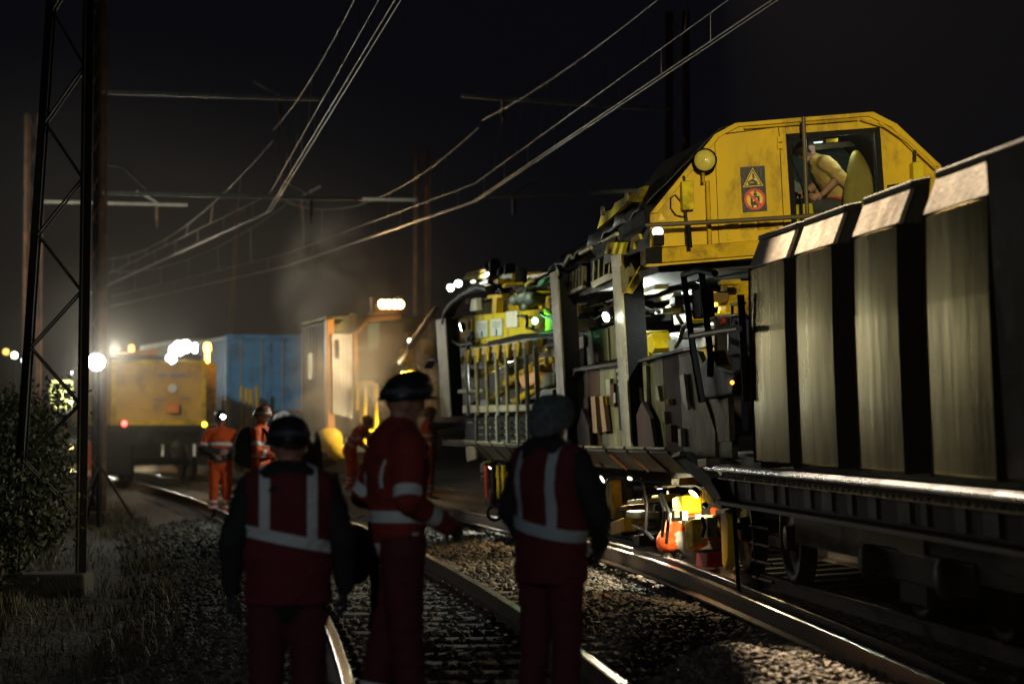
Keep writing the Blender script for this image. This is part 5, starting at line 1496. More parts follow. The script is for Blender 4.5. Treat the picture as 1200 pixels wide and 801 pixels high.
# --- things carried on the machine
s, z = Q(867, 402, -1.35)
c0 = W(s, -1.35, z)
mb = MB(); mb.box(c0 + Vector((0, 0, 0.02)), (0.20, 0.16, 0.26)); 
jc = thing('jerrycan', 'white plastic jerrycan hanging beside the black access frame', 'jerrycan', c0 + Vector((0, 0, -0.11)))
mb.build('can_body', PLAS, jc, 0.035)
mb = MB(); mb.tube([c0 + Vector((-0.05, 0, 0.15)), c0 + Vector((-0.05, 0, 0.20)), c0 + Vector((0.05, 0, 0.20)), c0 + Vector((0.05, 0, 0.15))], 0.014, 8); mb.lathe([(0.03, 0), (0.03, 0.05), (0, 0.05)], c0 + Vector((0.08, 0, 0.145)), n=12); mb.build('can_handle', PLAS, jc)
# jacket hung in the cab window
o0, z0 = Qs(1004, 212, 23.95); c0 = W(23.95, o0, z0)
vs = []; fs = []; n = 22; rows = 14
for i in range(rows + 1):
    t = i / rows; wd = 0.025 + 0.125 * min(1, t * 1.35) ** 0.8 + 0.01 * math.sin(t * 5); dp = 0.05 + 0.035 * t; zz_ = 0.30 - 0.56 * t
    for k in range(n):
        a = 2 * PI * k / n
        f = 1 + 0.20 * math.sin(3 * a + t * 4) + 0.10 * math.sin(7 * a + t * 6)
        vs.append(c0 + Vector((wd * math.cos(a) * f + 0.02 * t, dp * math.sin(a) * f, zz_)))
for i in range(rows):
    for k in range(n): fs.append((i * n + k, i * n + (k + 1) % n, (i + 1) * n + (k + 1) % n, (i + 1) * n + k))
mb = MB(); mb.add(vs, fs, True); mb.add(vs[:n], [tuple(range(n))]); mb.add(vs[-n:], [tuple(range(n))[::-1]])
hj = mb.build('hanging_jacket', mk('jacket_lime_fabric', (0.25, 0.21, 0.045), 0.8, 0, 0.2, 9, 0.4, 30)); recenter(hj)
tag(hj, 'lime yellow jacket hanging inside the cab window behind the operator', 'jacket')
# ------------------------------------------------------------------ far vehicles
def lampset(root, c, aim, r, gm, watt, col, spot=150, nm='work_lamp', kind='SPOT'):
    c = Vector(c); a = Vector(aim).normalized()
    mb = MB(); mb.lathe([(0, -r * 1.2), (r * 0.7, -r * 1.1), (r * 1.12, -r * 0.2), (r * 1.15, 0), (r, 0.003)], c, a, 16); h_ = mb.build(nm, BLK, root)
    mb = MB(); mb.lathe([(r * 0.98, 0.005), (r * 0.6, r * 0.16), (0, r * 0.2)], c, a, 16); mb.build('lamp_glass', gm, h_)
    if watt:
        light('work_light', kind, c + a * (r * 0.6 + 0.03), watt, col, root, c + a * 4, r * 0.8, spot, 0.7)

# orange machine ahead of the yellow one, right track
om = thing('orange_machine', 'orange framed work machine half hidden in steam, with an orange light on its roof', 'track machine', W(56, 0, 0))
SO = 54.0
mb = MB(); mb.wbox(SO + 0.2, 57.4, -1.12, -1.06, 1.5, 3.84, ds=2); mb.build('side_wall', mk('ribbed_dark_wall', (0.13, 0.12, 0.10), 0.5, 0.4, 0.3), om)
mb = MB()
for i in range(7): mb.wbox(SO + 0.5 + i * 0.42, SO + 0.62 + i * 0.42, -1.16, -1.12, 1.5, 3.82)
mb.build('wall_rib', DRK, om)
mb = MB(); mb.wbox(55.6, 56.3, -1.18, -1.16, 2.6, 3.2); mb.build('side_window', LST, om)
mb = MB(); mb.wbox(SO - 0.1, SO + 0.2, -1.14, -0.98, 1.4, 3.9); mb.build('corner_column', ORA, om, 0.02)
mb = MB(); mb.front([(388, 391), (413, 391), (413, 490), (390, 484)], SO - 0.16, 0.05)
for i in range(6): mb.front([(389.5 + i * 4.2, 392), (391 + i * 4.2, 392), (391.5 + i * 4.2, 483), (390 + i * 4.2, 482)], SO - 0.185, 0.022)
dp = mb.build('door_panel', mk('pale_door_paint', (0.75, 0.70, 0.64), 0.45, 0.1, 0.15, 3, 0.1, 30, dirt=(0.35, 0.22, 0.16), damt=0.3), om, 0.01)
mb = MB(); mb.front([(393, 398), (397, 398), (397, 420), (393, 420)], SO - 0.2, 0.02); mb.build('door_window', mk('dark_window', (0.05, 0.05, 0.05), 0.2), dp)
mb = MB(); mb.front([(416, 389), (430, 372), (470, 368), (470, 373), (432, 377), (420, 391)], SO - 0.1, 0.3); mb.front([(414, 389), (419, 389), (420, 480), (415, 480)], SO - 0.1, 0.2); mb.build('roof_frame', ORA, om, 0.01)
mb = MB(); mb.front([(386, 389), (416, 389), (430, 372), (412, 366)], SO, 0.04); mb.wbox(SO, 57.4, -1.14, 1.3, 3.90, 3.96, ds=2); mb.build('roof', GST, om)
mb = MB(); mb.front([(431, 379), (445, 378), (445, 408), (431, 410)], SO + 0.4, 0.05); mb.build('front_window', mk('teal_window', (0.16, 0.22, 0.20), 0.15), om)
mb = MB(); mb.wbox(SO + 1.2, 57.4, -0.95, 1.35, 1.2, 3.85, ds=2); mb.build('machine_body', mk('dark_brown_body', (0.10, 0.075, 0.045), 0.6, 0, 0.4), om)
mb = MB()
for a in ([(418, 480), (419, 455), (424, 449), (438, 449)], [(418, 505), (450, 505)], [(428, 452), (428, 520)], [(441, 449), (441, 520)]): mb.fline(a, SO - 0.5, 0.045)
mb.build('guard_rail', YEL, om)
mb = MB()
for a in ([(470, 420), (512, 360)], [(466, 425), (505, 372)]): mb.fline(a, SO - 2, 0.06)
mb.build('boom', DRK, om)
mb = MB(); mb.front([(505, 450), (512, 450), (512, 490), (505, 490)], SO - 3, 0.2); mb.front([(470, 436), (488, 434), (488, 438), (470, 440)], SO - 2.2, 0.2); mb.build('yellow_bracket', YEL, om)
rr = random.Random(3)
for i in range(26):
    x = 420 + rr.random() * 95; y = 385 + rr.random() * 120; w_ = 3 + rr.random() * 14; h_ = 4 + rr.random() * 14
    mb = MB(); mb.front([(x, y), (x + w_, y), (x + w_, y + h_), (x, y + h_)], SO + 0.2 + 0.8 * rr.random(), 0.25); mb.build(rr.choice(['pipe_bracket', 'valve_block', 'hose_reel', 'linkage']), rr.choice([DRK, BRN, YELD, DRK, GST, ORA]), om, 0.015)
mb = MB(); mb.wbox(SO - 0.4, 58, -1.3, 1.3, 0.95, 1.25, ds=3); mb.build('deck', DRK, om)
for s in (55.5, 57.4): wheelset(om, s, 0.42, DRK)
mb = MB(); mb.front([(436, 348), (440, 348), (441, 366), (437, 366)], SO - 0.1, 0.3); mb.front([(466, 347), (472, 347), (473, 362), (467, 362)], SO - 0.1, 0.3); mb.front([(436, 364), (474, 361), (474, 366), (436, 369)], SO - 0.15, 0.5); mb.build('lamp_rack', ORA, om)
for x in (446, 453, 460, 466):
    lampset(om, W(SO - 0.25, *Qs(x, 357, SO)), (-0.3, -1, -0.25), 0.11, emit('lamp_glass_orange', (1, 0.66, 0.25), 12), 130, (1, 0.62, 0.26))
lampset(om, W(SO - 2.6, *Qs(488, 434, SO - 2.6)), (-0.85, 0.25, -0.05), 0.10, emit('lamp_glass_orange', (0, 0, 0), 22), 700, (1, 0.78, 0.45))
lampset(om, W(SO - 1.4, *Qs(480, 399, SO - 1.4)), (-0.35, -1, -0.2), 0.05, emit('lamp_glass_dim2', (1, 0.9, 0.7), 6), 0, (1, 1, 1))
lampset(om, W(SO - 1.1, *Qs(421, 500, SO)), (-1.0, 0.75, 0.1), 0.05, emit('lamp_glass_yellow', (1, 0.9, 0.25), 14), 40, (1, 0.85, 0.5))
lampset(om, W(SO - 0.9, *Qs(448, 503, SO)), (-1.0, 0.75, 0.1), 0.05, emit('lamp_glass_yellow', (1, 0.9, 0.25), 14), 40, (1, 0.85, 0.5))

# flat wagon with the blue container, then a pale container behind
SB = 67.5
def flat_wagon(lab, s0, s1):
    r_ = thing('flat_wagon', lab, 'railway wagon', W((s0 + s1) / 2, 0, 0))
    mb = MB(); mb.wbox(s0, s1, -1.35, 1.35, 1.0, 1.28, ds=3); mb.build('wagon_deck', DRK, r_)
    for s in (s0 + 1.2, s0 + 3.0): wheelset(r_, s, 0.44, BLK)
    mb = MB()
    for x in (-0.95, 0.95): mb.lathe([(0.09, 0), (0.09, 0.4), (0.2, 0.42), (0.2, 0.47), (0, 0.49)], W(s0, x, 1.05), W(s0 - 1, x, 1.05) - W(s0, x, 1.05), 14)
    mb.build('buffer', BLK, r_)
    return r_
def container(lab, s0, ln_, mat, o0=-1.22, o1=1.22, z0=1.30, z1=4.02):
    r_ = thing('container', lab, 'shipping container', W(s0 + ln_ / 2, (o0 + o1) / 2, z0))
    mb = MB(); mb.wbox(s0 + 0.06, s0 + ln_, o0 + 0.02, o1 - 0.02, z0 + 0.05, z1 - 0.03)
    n = int(ln_ / 0.3)
    for i in range(n): mb.wbox(s0 + 0.2 + i * 0.3, s0 + 0.33 + i * 0.3, o0 - 0.015, o0 + 0.02, z0 + 0.15, z1 - 0.15)
    mb.build('container_body', mat, r_)
    mb = MB()
    for a in (o0, o1):
        sg = 1 if a < 0 else -1
        mb.wbox(s0 - 0.02, s0 + 0.10, a - 0.03 * sg, a + 0.09 * sg, z0, z1)
    mb.wbox(s0 - 0.02, s0 + 0.10, o0 + 0.09, o1 - 0.09, z1 - 0.12, z1); mb.wbox(s0 - 0.02, s0 + 0.10, o0 + 0.09, o1 - 0.09, z0, z0 + 0.14)
    mb.build('corner_frame', mat, r_)
    for a, b in ((o0 + 0.1, (o0 + o1) / 2 - 0.01), ((o0 + o1) / 2 + 0.01, o1 - 0.1)):
        mb = MB(); mb.wbox(s0 + 0.02, s0 + 0.05, a, b, z0 + 0.16, z1 - 0.14)
        for k in range(3): mb.wbox(s0 - 0.005, s0 + 0.018, a + 0.06, b - 0.06, z0 + 0.3 + k * 0.8, z0 + 0.85 + k * 0.8)
        d_ = mb.build('container_door', mat, r_)
        mb = MB()
        for t in (0.25, 0.75): mb.tube([W(s0 - 0.03, a + (b - a) * t, z0 + 0.1), W(s0 - 0.03, a + (b - a) * t, z1 - 0.1)], 0.022, 6)
        mb.build('locking_bar', GALV, d_)
    return r_
flat_wagon('flat wagon carrying the blue container', SB - 0.5, SB + 6.6)
blue = container('blue shipping container with closed end doors on a flat wagon', SB, 6.1, BLU, z1=4.05)
mb = MB(); mb.tube([W(SB - 0.06, 0.9, 1.5), W(SB - 0.06, 0.9, 4.0)], 0.06, 8); mb.build('bright_pipe', LST, blue)
flat_wagon('flat wagon under the pale container next to the yellow wagon', SB + 7.4, SB + 14.2)
pale = container('pale grey container between the yellow wagon and the blue container', SB + 7.8, 6.1, CREAM, z1=4.2)
mb = MB()
for x, yt in ((283, 452), (288, 455), (293, 456), (299, 454), (306, 455)):
    mb.tube([W(SB - 0.8, *Qs(x, 498, SB - 0.8)), W(SB - 0.8, *Qs(x, yt, SB - 0.8))], 0.05, 6)
st = mb.build('wagon_stanchions', YEL, None); 
bpy.data.objects.remove(st)
stw = thing('stanchion_rack', 'yellow upright bars in front of the pale and blue containers', 'barrier', W(SB - 0.9, -1.2, 0))
for x, yt in ((262, 470), (268, 468), (283, 452), (289, 455), (294, 456), (301, 452)):
    mb = MB(); mb.tube([W(SB - 0.9, *Qs(x, 505, SB - 0.9)), W(SB - 0.9, *Qs(x, yt, SB - 0.9))], 0.055, 6); mb.build('upright_bar', YEL, stw)
mb = MB(); mb.tube([W(SB - 0.9, *Qs(258, 503, SB - 0.9)), W(SB - 0.9, *Qs(304, 503, SB - 0.9))], 0.06, 6); mb.build('crossbar', YELD, stw)
# barrier rail with orange post below the blue container
br = thing('barrier_rail', 'rust coloured barrier rail with an orange marker post below the blue container', 'barrier', Pd(345, 520, 60))
mb = MB(); mb.tube([Pd(300, 484, 62), Pd(345, 483, 60), Pd(384, 485, 58)], 0.06, 8); mb.build('rail_bar', BRN, br)
for x in (306, 322, 338, 352, 366):
    mb = MB(); mb.tube([Pd(x, 484, 60), Pd(x, 534, 60)], 0.04, 6); mb.build('rail_post', BRN, br)
mb = MB(); a = Pd(380, 482, 58); mb.box(a + Vector((0, 0, -0.35)), (0.14, 0.1, 0.85)); mb.box(a + Vector((0.08, 0, -0.05)), (0.25, 0.1, 0.22)); mb.build('marker_post', mk('bright_orange_paint', (0.75, 0.20, 0.02), 0.5), br)
dr_ = thing('cable_drum', 'dark cable drum standing between the workers and the orange machine', 'cable drum', Pd(341, 548, 50))
c0 = Pd(345, 540, 50)
mb = MB(); mb.lathe([(0.0, -0.5), (0.62, -0.5), (0.62, -0.42), (0.42, -0.40), (0.42, 0.40), (0.62, 0.42), (0.62, 0.5), (0, 0.5)], c0, (1, 0.2, 0), 26); mb.build('drum', BLK, dr_)
mb = MB(); mb.lathe([(0.44, -0.36), (0.50, -0.33), (0.50, 0.33), (0.44, 0.36)], c0, (1, 0.2, 0), 26); mb.build('wound_cable', RUB, dr_)
hyd = thing('yellow_winch', 'small yellow winch with round drums behind the bent worker', 'winch', Pd(392, 556, 52))
c0 = Pd(386, 515, 52)
mb = MB(); mb.lathe([(0, -0.15), (0.26, -0.15), (0.26, 0.15), (0, 0.15)], c0, (0.3, -1, 0), 18); mb.build('winch_drum', YEL, hyd)
mb = MB(); c1 = Pd(396, 530, 52); mb.lathe([(0, -0.15), (0.2, -0.15), (0.2, 0.15), (0, 0.15)], c1, (0.3, -1, 0), 18); mb.build('winch_drum', YELD, hyd)
mb = MB(); mb.box(c0 + Vector((0.1, 0.1, -0.55)), (0.9, 0.5, 0.3)); mb.bar(c0 + Vector((0, 0.16, 0)), c0 + Vector((0, 0.16, -0.6)), 0.08); mb.bar(c1 + Vector((0, 0.16, 0)), c1 + Vector((0, 0.16, -0.4)), 0.08); mb.build('winch_frame', DRK, hyd)

# yellow ballast wagon / power car on the near track
SLc = 58.5
def L3(s, o, z): return WL(s, o, z)
lw = thing('yellow_rail_wagon', 'yellow high sided rail vehicle facing along the empty near track, with lamps on its roof', 'rail vehicle', L3(60, 0, 0))
def lx(px): return (px - 600) / F * SLc - xL(SLc)
def lz(py): return 1.6 + (495 - py) / F * SLc
OF = 0.18
o0, o1 = lx(133), lx(240)
mb = MB(); mb.wbox(SLc, SLc + 9, o0, o1, lz(498), lz(422), fn=L3, ds=2); mb.build('body', mk('ochre_wagon_paint', (0.46, 0.26, 0.035), 0.5, 0, 0.2, 2, 0.1, 20, dirt=(0.2, 0.13, 0.04), damt=0.35), lw, 0.03)
mb = MB(); mb.wbox(SLc + 0.9, SLc + 8, o1 + 0.002, lx(258), lz(496), lz(424), fn=L3); mb.build('side_platform_housing', YELD, lw, 0.02)
mb = MB()
for t in (0.0, 1.0):
    mb.wbox(SLc - 0.05, SLc, o0 + t * (o1 - o0 - 0.1), o0 + 0.1 + t * (o1 - o0 - 0.1), lz(498), lz(422), fn=L3)
mb.wbox(SLc - 0.05, SLc, o0 + 0.1, o1 - 0.1, lz(426), lz(422), fn=L3); mb.wbox(SLc - 0.05, SLc, o0 + 0.1, o1 - 0.1, lz(498), lz(493), fn=L3)
mb.build('body_frame', YELD, lw, 0.01)
mb = MB(); c0 = L3(SLc - 0.02, lx(202), lz(455)); ax = L3(SLc - 1, 0, 0) - L3(SLc, 0, 0); mb.lathe([(0.06, 0.01), (0.06, 0.03), (0.11, 0.03), (0.11, 0.01)], c0, ax, 22); mb.lathe([(0.03, 0.0), (0.03, 0.02), (0, 0.02)], c0, ax, 14); mb.build('round_emblem', WHT, lw)
mb = MB(); 
for i, (x0, x1, y) in enumerate(((186, 196, 438), (199, 207, 438), (209, 217, 438))): mb.wbox(SLc - 0.02, SLc - 0.002, lx(x0), lx(x1), lz(y + 3), lz(y), fn=L3)
mb.build('faded_lettering', mk('faded_blue_ink', (0.13, 0.15, 0.30), 0.6), lw)
mb = MB()
for (x0, x1, y) in ((180, 194, 467), (210, 222, 466)): mb.wbox(SLc - 0.02, SLc - 0.002, lx(x0), lx(x1), lz(y + 2), lz(y), fn=L3)
mb.build('faded_lettering', mk('faded_purple_ink', (0.28, 0.13, 0.20), 0.6), lw)
mb = MB(); mb.wbox(SLc - 0.12, SLc - 0.002, lx(196), lx(209), lz(484), lz(472), fn=L3); mb.build('orange_reflector', mk('bright_orange_paint', (0, 0, 0)), lw, 0.02)
mb = MB(); mb.wbox(SLc - 0.15, SLc + 9, o0 - 0.08, o1 + 0.35, lz(505), lz(498.2), fn=L3, ds=2); mb.build('headstock', BLK, lw)
mb = MB(); mb.wbox(SLc + 0.2, SLc + 9, -0.95, 0.95, lz(520), lz(505.2), fn=L3, ds=2); mb.wbox(SLc + 0.3, SLc + 3, o0 - 0.1, o0 + 0.5, lz(556), lz(505.2), fn=L3); mb.build('underframe', BLK, lw)
mb = MB()
for x in (190, 226): mb.wbox(SLc - 0.2, SLc - 0.1, lx(x - 1.2), lx(x + 1.2), lz(534), lz(520), fn=L3)
mb.build('white_marker', WHT, lw)
mb = MB(); mb.lathe([(0.07, -0.2), (0.07, 0.2), (0.14, 0.22), (0.14, 0.3), (0, 0.3)], L3(SLc - 0.15, lx(205), lz(522)), ax, 14); mb.tube([L3(SLc - 0.3, lx(198), lz(524)), L3(SLc - 0.34, lx(201), lz(536)), L3(SLc - 0.3, lx(207), lz(530))], 0.03, 6); mb.build('coupler', DRK, lw)
for x in (168, 237):
    mb = MB(); mb.lathe([(0.09, 0), (0.09, 0.4), (0.21, 0.42), (0.21, 0.47), (0, 0.49)], L3(SLc - 0.15, lx(x), lz(513)), ax, 14); mb.build('buffer', BLK, lw)
for s in (SLc + 1.2, SLc + 3.0):
    for sg in (-1, 1):
        mb = MB(); r = 0.45; a2 = L3(s, sg, 0) - L3(s, 0, 0)
        mb.lathe([(r + 0.03, -0.07), (r, -0.04), (r, 0.06), (r - 0.08, 0.03), (0.12, 0.02), (0, 0.10)], L3(s, sg * 0.75, 0.17 + r), a2, 24); mb.build('wheel', BLK, lw)
    mb = MB(); mb.tube([L3(s, -0.7, 0.62), L3(s, 0.7, 0.62)], 0.07, 8); mb.build('axle', BLK, lw)
mb = MB(); mb.tube([L3(SLc + 0.3, lx(136), lz(414)), L3(SLc + 0.3, lx(180), lz(413)), L3(SLc + 0.3, lx(183), lz(424))], 0.055, 8)
mb.wbox(SLc + 0.25, SLc + 0.4, lx(180), lx(186), lz(426), lz(409), fn=L3); mb.build('roof_rail', ORA, lw)
mb = MB(); mb.wbox(SLc + 0.2, SLc + 8, lx(150), lx(236), lz(421.8), lz(416), fn=L3); mb.build('roof_equipment', DRK, lw)
mb = MB(); mb.lathe([(0.08, 0), (0.075, 0.14), (0.04, 0.18), (0, 0.18)], L3(SLc + 0.3, lx(157), lz(412)), n=14); mb.build('beacon', emit('beacon_orange', (1, 0.35, 0.05), 3.5), lw)
mb = MB(); mb.lathe([(0.09, 0), (0.085, 0.16), (0.04, 0.2), (0, 0.2)], L3(SLc + 0.4, lx(244), lz(410)), n=14); mb.wbox(SLc + 0.35, SLc + 0.5, lx(242), lx(246), lz(424), lz(410), fn=L3); mb.build('beacon', emit('beacon_amber', (1, 0.5, 0.05), 14), lw)
WL_ = emit('lamp_glass_far', (0.95, 0.98, 1.0), 20)
aimf = (0.08, -1, -0.10)
lampset(lw, L3(SLc - 0.05, lx(200), lz(420)), aimf, 0.13, WL_, 110, (1, 0.97, 0.85))
for (x, y, r) in ((205, 409, 0.12), (211, 406, 0.16), (218, 405, 0.16), (212, 410, 0.12), (229, 404, 0.07), (229, 410, 0.06)):
    lampset(lw, L3(SLc + 0.3, lx(x), lz(y)), aimf, r, WL_, 50 if r > 0.1 else 0, (1.0, 0.97, 0.85))
mb = MB(); mb.wbox(SLc + 0.32, SLc + 0.5, lx(198), lx(233), lz(422), lz(412), fn=L3); mb.build('lamp_frame', DRK, lw)
for (x, y, m_, r) in ((147, 496, emit('tail_red', (1, 0.06, 0.05), 5), 0.075), (253, 490, emit('tail_red', (0, 0, 0), 5), 0.07), (237, 497, emit('marker_yellow', (1, 0.75, 0.02), 4), 0.065)):
    mb = MB(); c0 = L3(SLc - 0.2, lx(x), lz(y)); mb.lathe([(r * 1.1, -0.1), (r * 1.1, 0)], c0, ax, 14); h_ = mb.build('marker_lamp', BLK, lw)
    mb = MB(); mb.ell(c0, (r, r * 0.6, r)); mb.build('lamp_glass', m_, h_)

# ------------------------------------------------------------------ starry floodlight on a tripod and the lit site at the far left
c0 = Pd(113, 424, 42.5); base = Vector((c0.x + 0.02, c0.y + 0.25, gz(c0.x, c0.y)))
ft = thing('floodlight', 'dazzling white floodlight on a tall mast left of the yellow rail wagon', 'floodlight', base)
mb = MB(); mb.tube([base, Vector((base.x, base.y, c0.z - 0.15))], 0.05, 8, 0.035); mb.build('mast', DRK, ft)
for k in range(3):
    a = 2 * PI * k / 3; mb = MB(); mb.tube([base + Vector((0.7 * math.cos(a), 0.7 * math.sin(a), 0)), base + Vector((0, 0, 1.1))], 0.025, 6); mb.build('leg', DRK, ft)
lampset(ft, c0, (0.10, -1, -0.12), 0.15, emit('floodlight_glass', (1.0, 0.98, 0.90), 45), 130, (1.0, 0.97, 0.86), 70, 'lamp_head')
light('work_light', 'POINT', c0 + Vector((0.35, -0.1, 0.2)), 70, (1.0, 0.95, 0.8), ft, None, 0.1)  # added bare light beside the head, brightens the rusty mast
# wagon of lit frames
sw = thing('work_wagon', 'open frame wagon with a dark box and a row of orange lamps', 'railway wagon', Pd(100, 520, 82))
D = 82
def fb(mb, x0, x1, y0, y1, d, th): 
    a, b = Pd(x0, y1, d), Pd(x1, y0, d); mb.box(((a.x + b.x) / 2, d + th / 2, (a.z + b.z) / 2), (abs(b.x - a.x), th, abs(b.z - a.z)))
mb = MB()
for x in (60, 72, 84, 96, 104, 113, 121, 128, 134): fb(mb, x, x + 1.6, 447, 478, D, 0.1)
for y in (446, 457, 468, 476): fb(mb, 58, 136, y, y + 1.8, D + 0.15, 0.1)
mb.build('open_frame', mk('lime_frame_paint', (0.55, 0.58, 0.22), 0.5), sw)
mb = MB(); fb(mb, 116, 138, 484, 514, D - 4, 2.0); mb.build('dark_box', BLK, sw, 0.03)
mb = MB(); fb(mb, 62, 138, 478, 484, D + 0.3, 2.0); mb.build('deck', DRK, sw)
mb = MB()
for x in (62, 100, 134): fb(mb, x, x + 2, 484, 524, D + 0.6, 0.3)
fb(mb, 62, 136, 512, 520, D + 0.7, 0.4); mb.build('underframe', BLK, sw)
for i, (x, y) in enumerate(((76, 523), (82, 525), (105, 524), (111, 521), (119, 523), (126, 521), (131, 524), (73, 531))):
    lampset(sw, Pd(x, y, D - 1), (0.1, -1, -0.1), 0.10, emit('row_lamp_amber', (1, 0.55, 0.15), 5) if i % 2 else emit('row_lamp_pale', (1, 0.85, 0.45), 4), 60 if i % 2 else 0, (1, 0.6, 0.2), nm='row_lamp')
for (x, y, w_) in ((128, 460, 1500), (106, 454, 0), (75, 455, 1500), (92, 462, 0), (84, 470, 0)):
    lampset(sw, Pd(x, y, D - 2.2), (0.2, 1, -0.2) if w_ else (0.2, -1, 0), 0.08, emit('lamp_glass_lime', (0.95, 1.0, 0.6), 12), w_, (1, 1, 0.7))
for i, (x, y, d, lab, gm, w_, col) in enumerate([
    (29, 422, 92, 'pale blue lamp glowing through the bushes', emit('lamp_glass_skyblue', (0.7, 0.85, 1.0), 14), 500, (0.9, 0.95, 1)),
    (17, 416, 92, 'lime yellow lamp beside the pale blue one behind the bush', emit('lamp_glass_lime', (0, 0, 0), 12), 300, (1, 0.95, 0.4)),
    (7, 412, 92, 'dull amber lamp, leftmost of the lamps behind the bush', emit('lamp_glass_dullamber', (1, 0.6, 0.1), 3), 150, (1, 0.7, 0.2)),
    (88, 437, 88, 'white lamp on a pole just left of the dazzling floodlight', emit('lamp_glass_far', (0, 0, 0), 20), 500, (1, 1, 0.85))]):
    c1 = Pd(x, y, d); b1 = Vector((c1.x + 0.05, c1.y + 0.2, 0))
    t_ = thing('pole_lamp', lab, 'lamp', b1)
    mb = MB(); mb.tube([b1, Vector((b1.x, b1.y, c1.z))], 0.05, 6); mb.build('pole', DRK, t_)
    lampset(t_, c1, (0.2, -1, -0.1), 0.12, gm, w_, col, nm='lamp_head')
# ------------------------------------------------------------------ people
G = (0.62, 0.66, 0.66)
DT = cloth('black_jacket', (0.012, 0.012, 0.014), [], 'sz'); DA = cloth('black_sleeve', (0.012, 0.012, 0.014), [], 'sa')
RL = cloth('dark_red_trousers', (0.085, 0.009, 0.013), [(1.72, 1.80)], 'sl', strip=G)
V1 = cloth('red_vest_fabric', (0.12, 0.010, 0.014), [(0.185, 0.245)], 'sz', strap=(0.095, 0.148, 0.24), strip=G)
V2 = cloth('dull_red_vest_fabric', (0.10, 0.009, 0.013), [(0.075, 0.14)], 'sz', strap=(0.085, 0.135, 0.13), strip=(0.36, 0.42, 0.46))
RT = cloth('red_work_jacket', (0.22, 0.02, 0.015), [(-0.10, -0.035), (0.07, 0.13)], 'sz', strip=G)
RA = cloth('red_work_sleeve', (0.22, 0.02, 0.015), [(0.78, 0.98), (1.45, 1.68)], 'sa', strip=G)
OT = cloth('orange_jacket', (0.68, 0.085, 0.009), [(0.10, 0.16), (0.26, 0.31)], 'sz', strip=(0.62, 0.64, 0.62))
OTd = cloth('orange_black_jacket', (0.68, 0.085, 0.009), [(0.24, 0.30)], 'sz', strip=(0.62, 0.64, 0.62), second=((0.03, 0.03, 0.035), -0.05, 0.20))
OA = cloth('orange_sleeve', (0.68, 0.085, 0.009), [(0.55, 0.75), (1.4, 1.6)], 'sa', strip=(0.62, 0.64, 0.62))
OAd = cloth('orange_black_sleeve', (0.68, 0.085, 0.009), [(0.6, 0.8)], 'sa', strip=(0.62, 0.64, 0.62), second=((0.03, 0.03, 0.035), 0.9, 2.1))
OL = cloth('orange_trousers', (0.68, 0.085, 0.009), [(1.50, 1.60), (1.72, 1.82)], 'sl', strip=(0.62, 0.64, 0.62))
HB = mk('black_helmet_shell', (0.014, 0.014, 0.016), 0.35, 0, 0.1)
HO = mk('orange_brown_helmet_shell', (0.30, 0.10, 0.03), 0.4, 0, 0.1)
HW = mk('white_helmet_shell', (0.75, 0.75, 0.72), 0.35, 0, 0.05)
HBD = mk('helmet_band_grey', (0.05, 0.05, 0.055), 0.6)
KN = mk('dark_green_grey_wool', (0.10, 0.125, 0.12), 0.95, 0, 0.5, 30, 0.8, 120)

# --- three men in front, seen from behind and from the side
r, inf = person('man with a black helmet, black jacket and red vest, seen from behind', (Pd(338, 500, 12.3).x, 12.3, -0.15), PI + 0.10,
    dict(torso=DT, arm=DA, leg=RL, vest=V1), dict(elL=(0.285, 0.03, 1.17), wrL=(0.29, -0.03, 0.93), elR=(-0.285, 0.03, 1.17), wrR=(-0.29, -0.03, 0.93), face=(0.1, -0.98, -0.1)), height=0.985, h=0.0155, bulk=1.17, gloves=True, tilt=0.2, vest=-0.12, hoodie=True)
headwear(r, inf, 'helmet', HB, HBD)
r, inf = person('man in a red jacket and black helmet, standing side on between two men', (Pd(466, 500, 12.9).x, 12.9, 0.0), PI / 2 + 0.30,
    dict(torso=RT, arm=RA, leg=RL), dict(elL=(0.30, 0.10, 1.17), wrL=(0.19, -0.17, 1.08), elR=(-0.285, 0.02, 1.16), wrR=(-0.12, -0.23, 1.02), head=(0, -0.035, 1.645), waist=(0, 0.0, 1.12), hipL=(0.09, 0, 0.93), anL=(0.10, 0.10, 0.09), knL=(0.10, 0.03, 0.51), anR=(-0.10, -0.06, 0.09)),
    height=1.035, h=0.0155, bulk=1.17, gloves=True)
headwear(r, inf, 'helmet', HB, HBD)
mb = MB(); J = inf['J']
mb.ell((0.02, 0.22, 0.90), (0.17, 0.09, 0.16), 16, 10); bg = mb.build('waist_pouch', mk('pouch_black', (0.012, 0.012, 0.013), 0.8), None, local=True); bg.parent = r
tb = MB()                                   # reflective piping over the shoulder
for sg in (-1, 1):
    pts = []
    for i in range(9):
        a = -0.5 + 2.6 * i / 8
        pts.append((sg * 0.155, 0.145 * math.cos(a + 0.2) - 0.01, 1.34 + 0.20 * math.sin(a) * 0.85))
    for k in range(8):
        p_, q_ = Vector(pts[k]), Vector(pts[k + 1]); tb.bar(p_, q_, 0.045, 0.012)
sb = tb.build('shoulder_tape', mk('grey_tape', G, 0.6, 0, 0.15), None, local=True); sb.parent = r
r, inf = person('man in a grey knitted hat, black jacket and red vest, seen from behind', (Pd(645, 500, 12.7).x, 12.7, 0.0), PI - 0.70,
    dict(torso=DT, arm=DA, leg=RL, vest=V2), dict(elL=(0.30, -0.02, 1.16), wrL=(0.27, -0.15, 0.95), elR=(-0.29, -0.05, 1.15), wrR=(-0.16, -0.22, 0.98)), height=0.975, h=0.0155, bulk=1.06, gloves=True, tilt=0.2, vest=-0.18, hoodie=True)
headwear(r, inf, 'hat', KN)

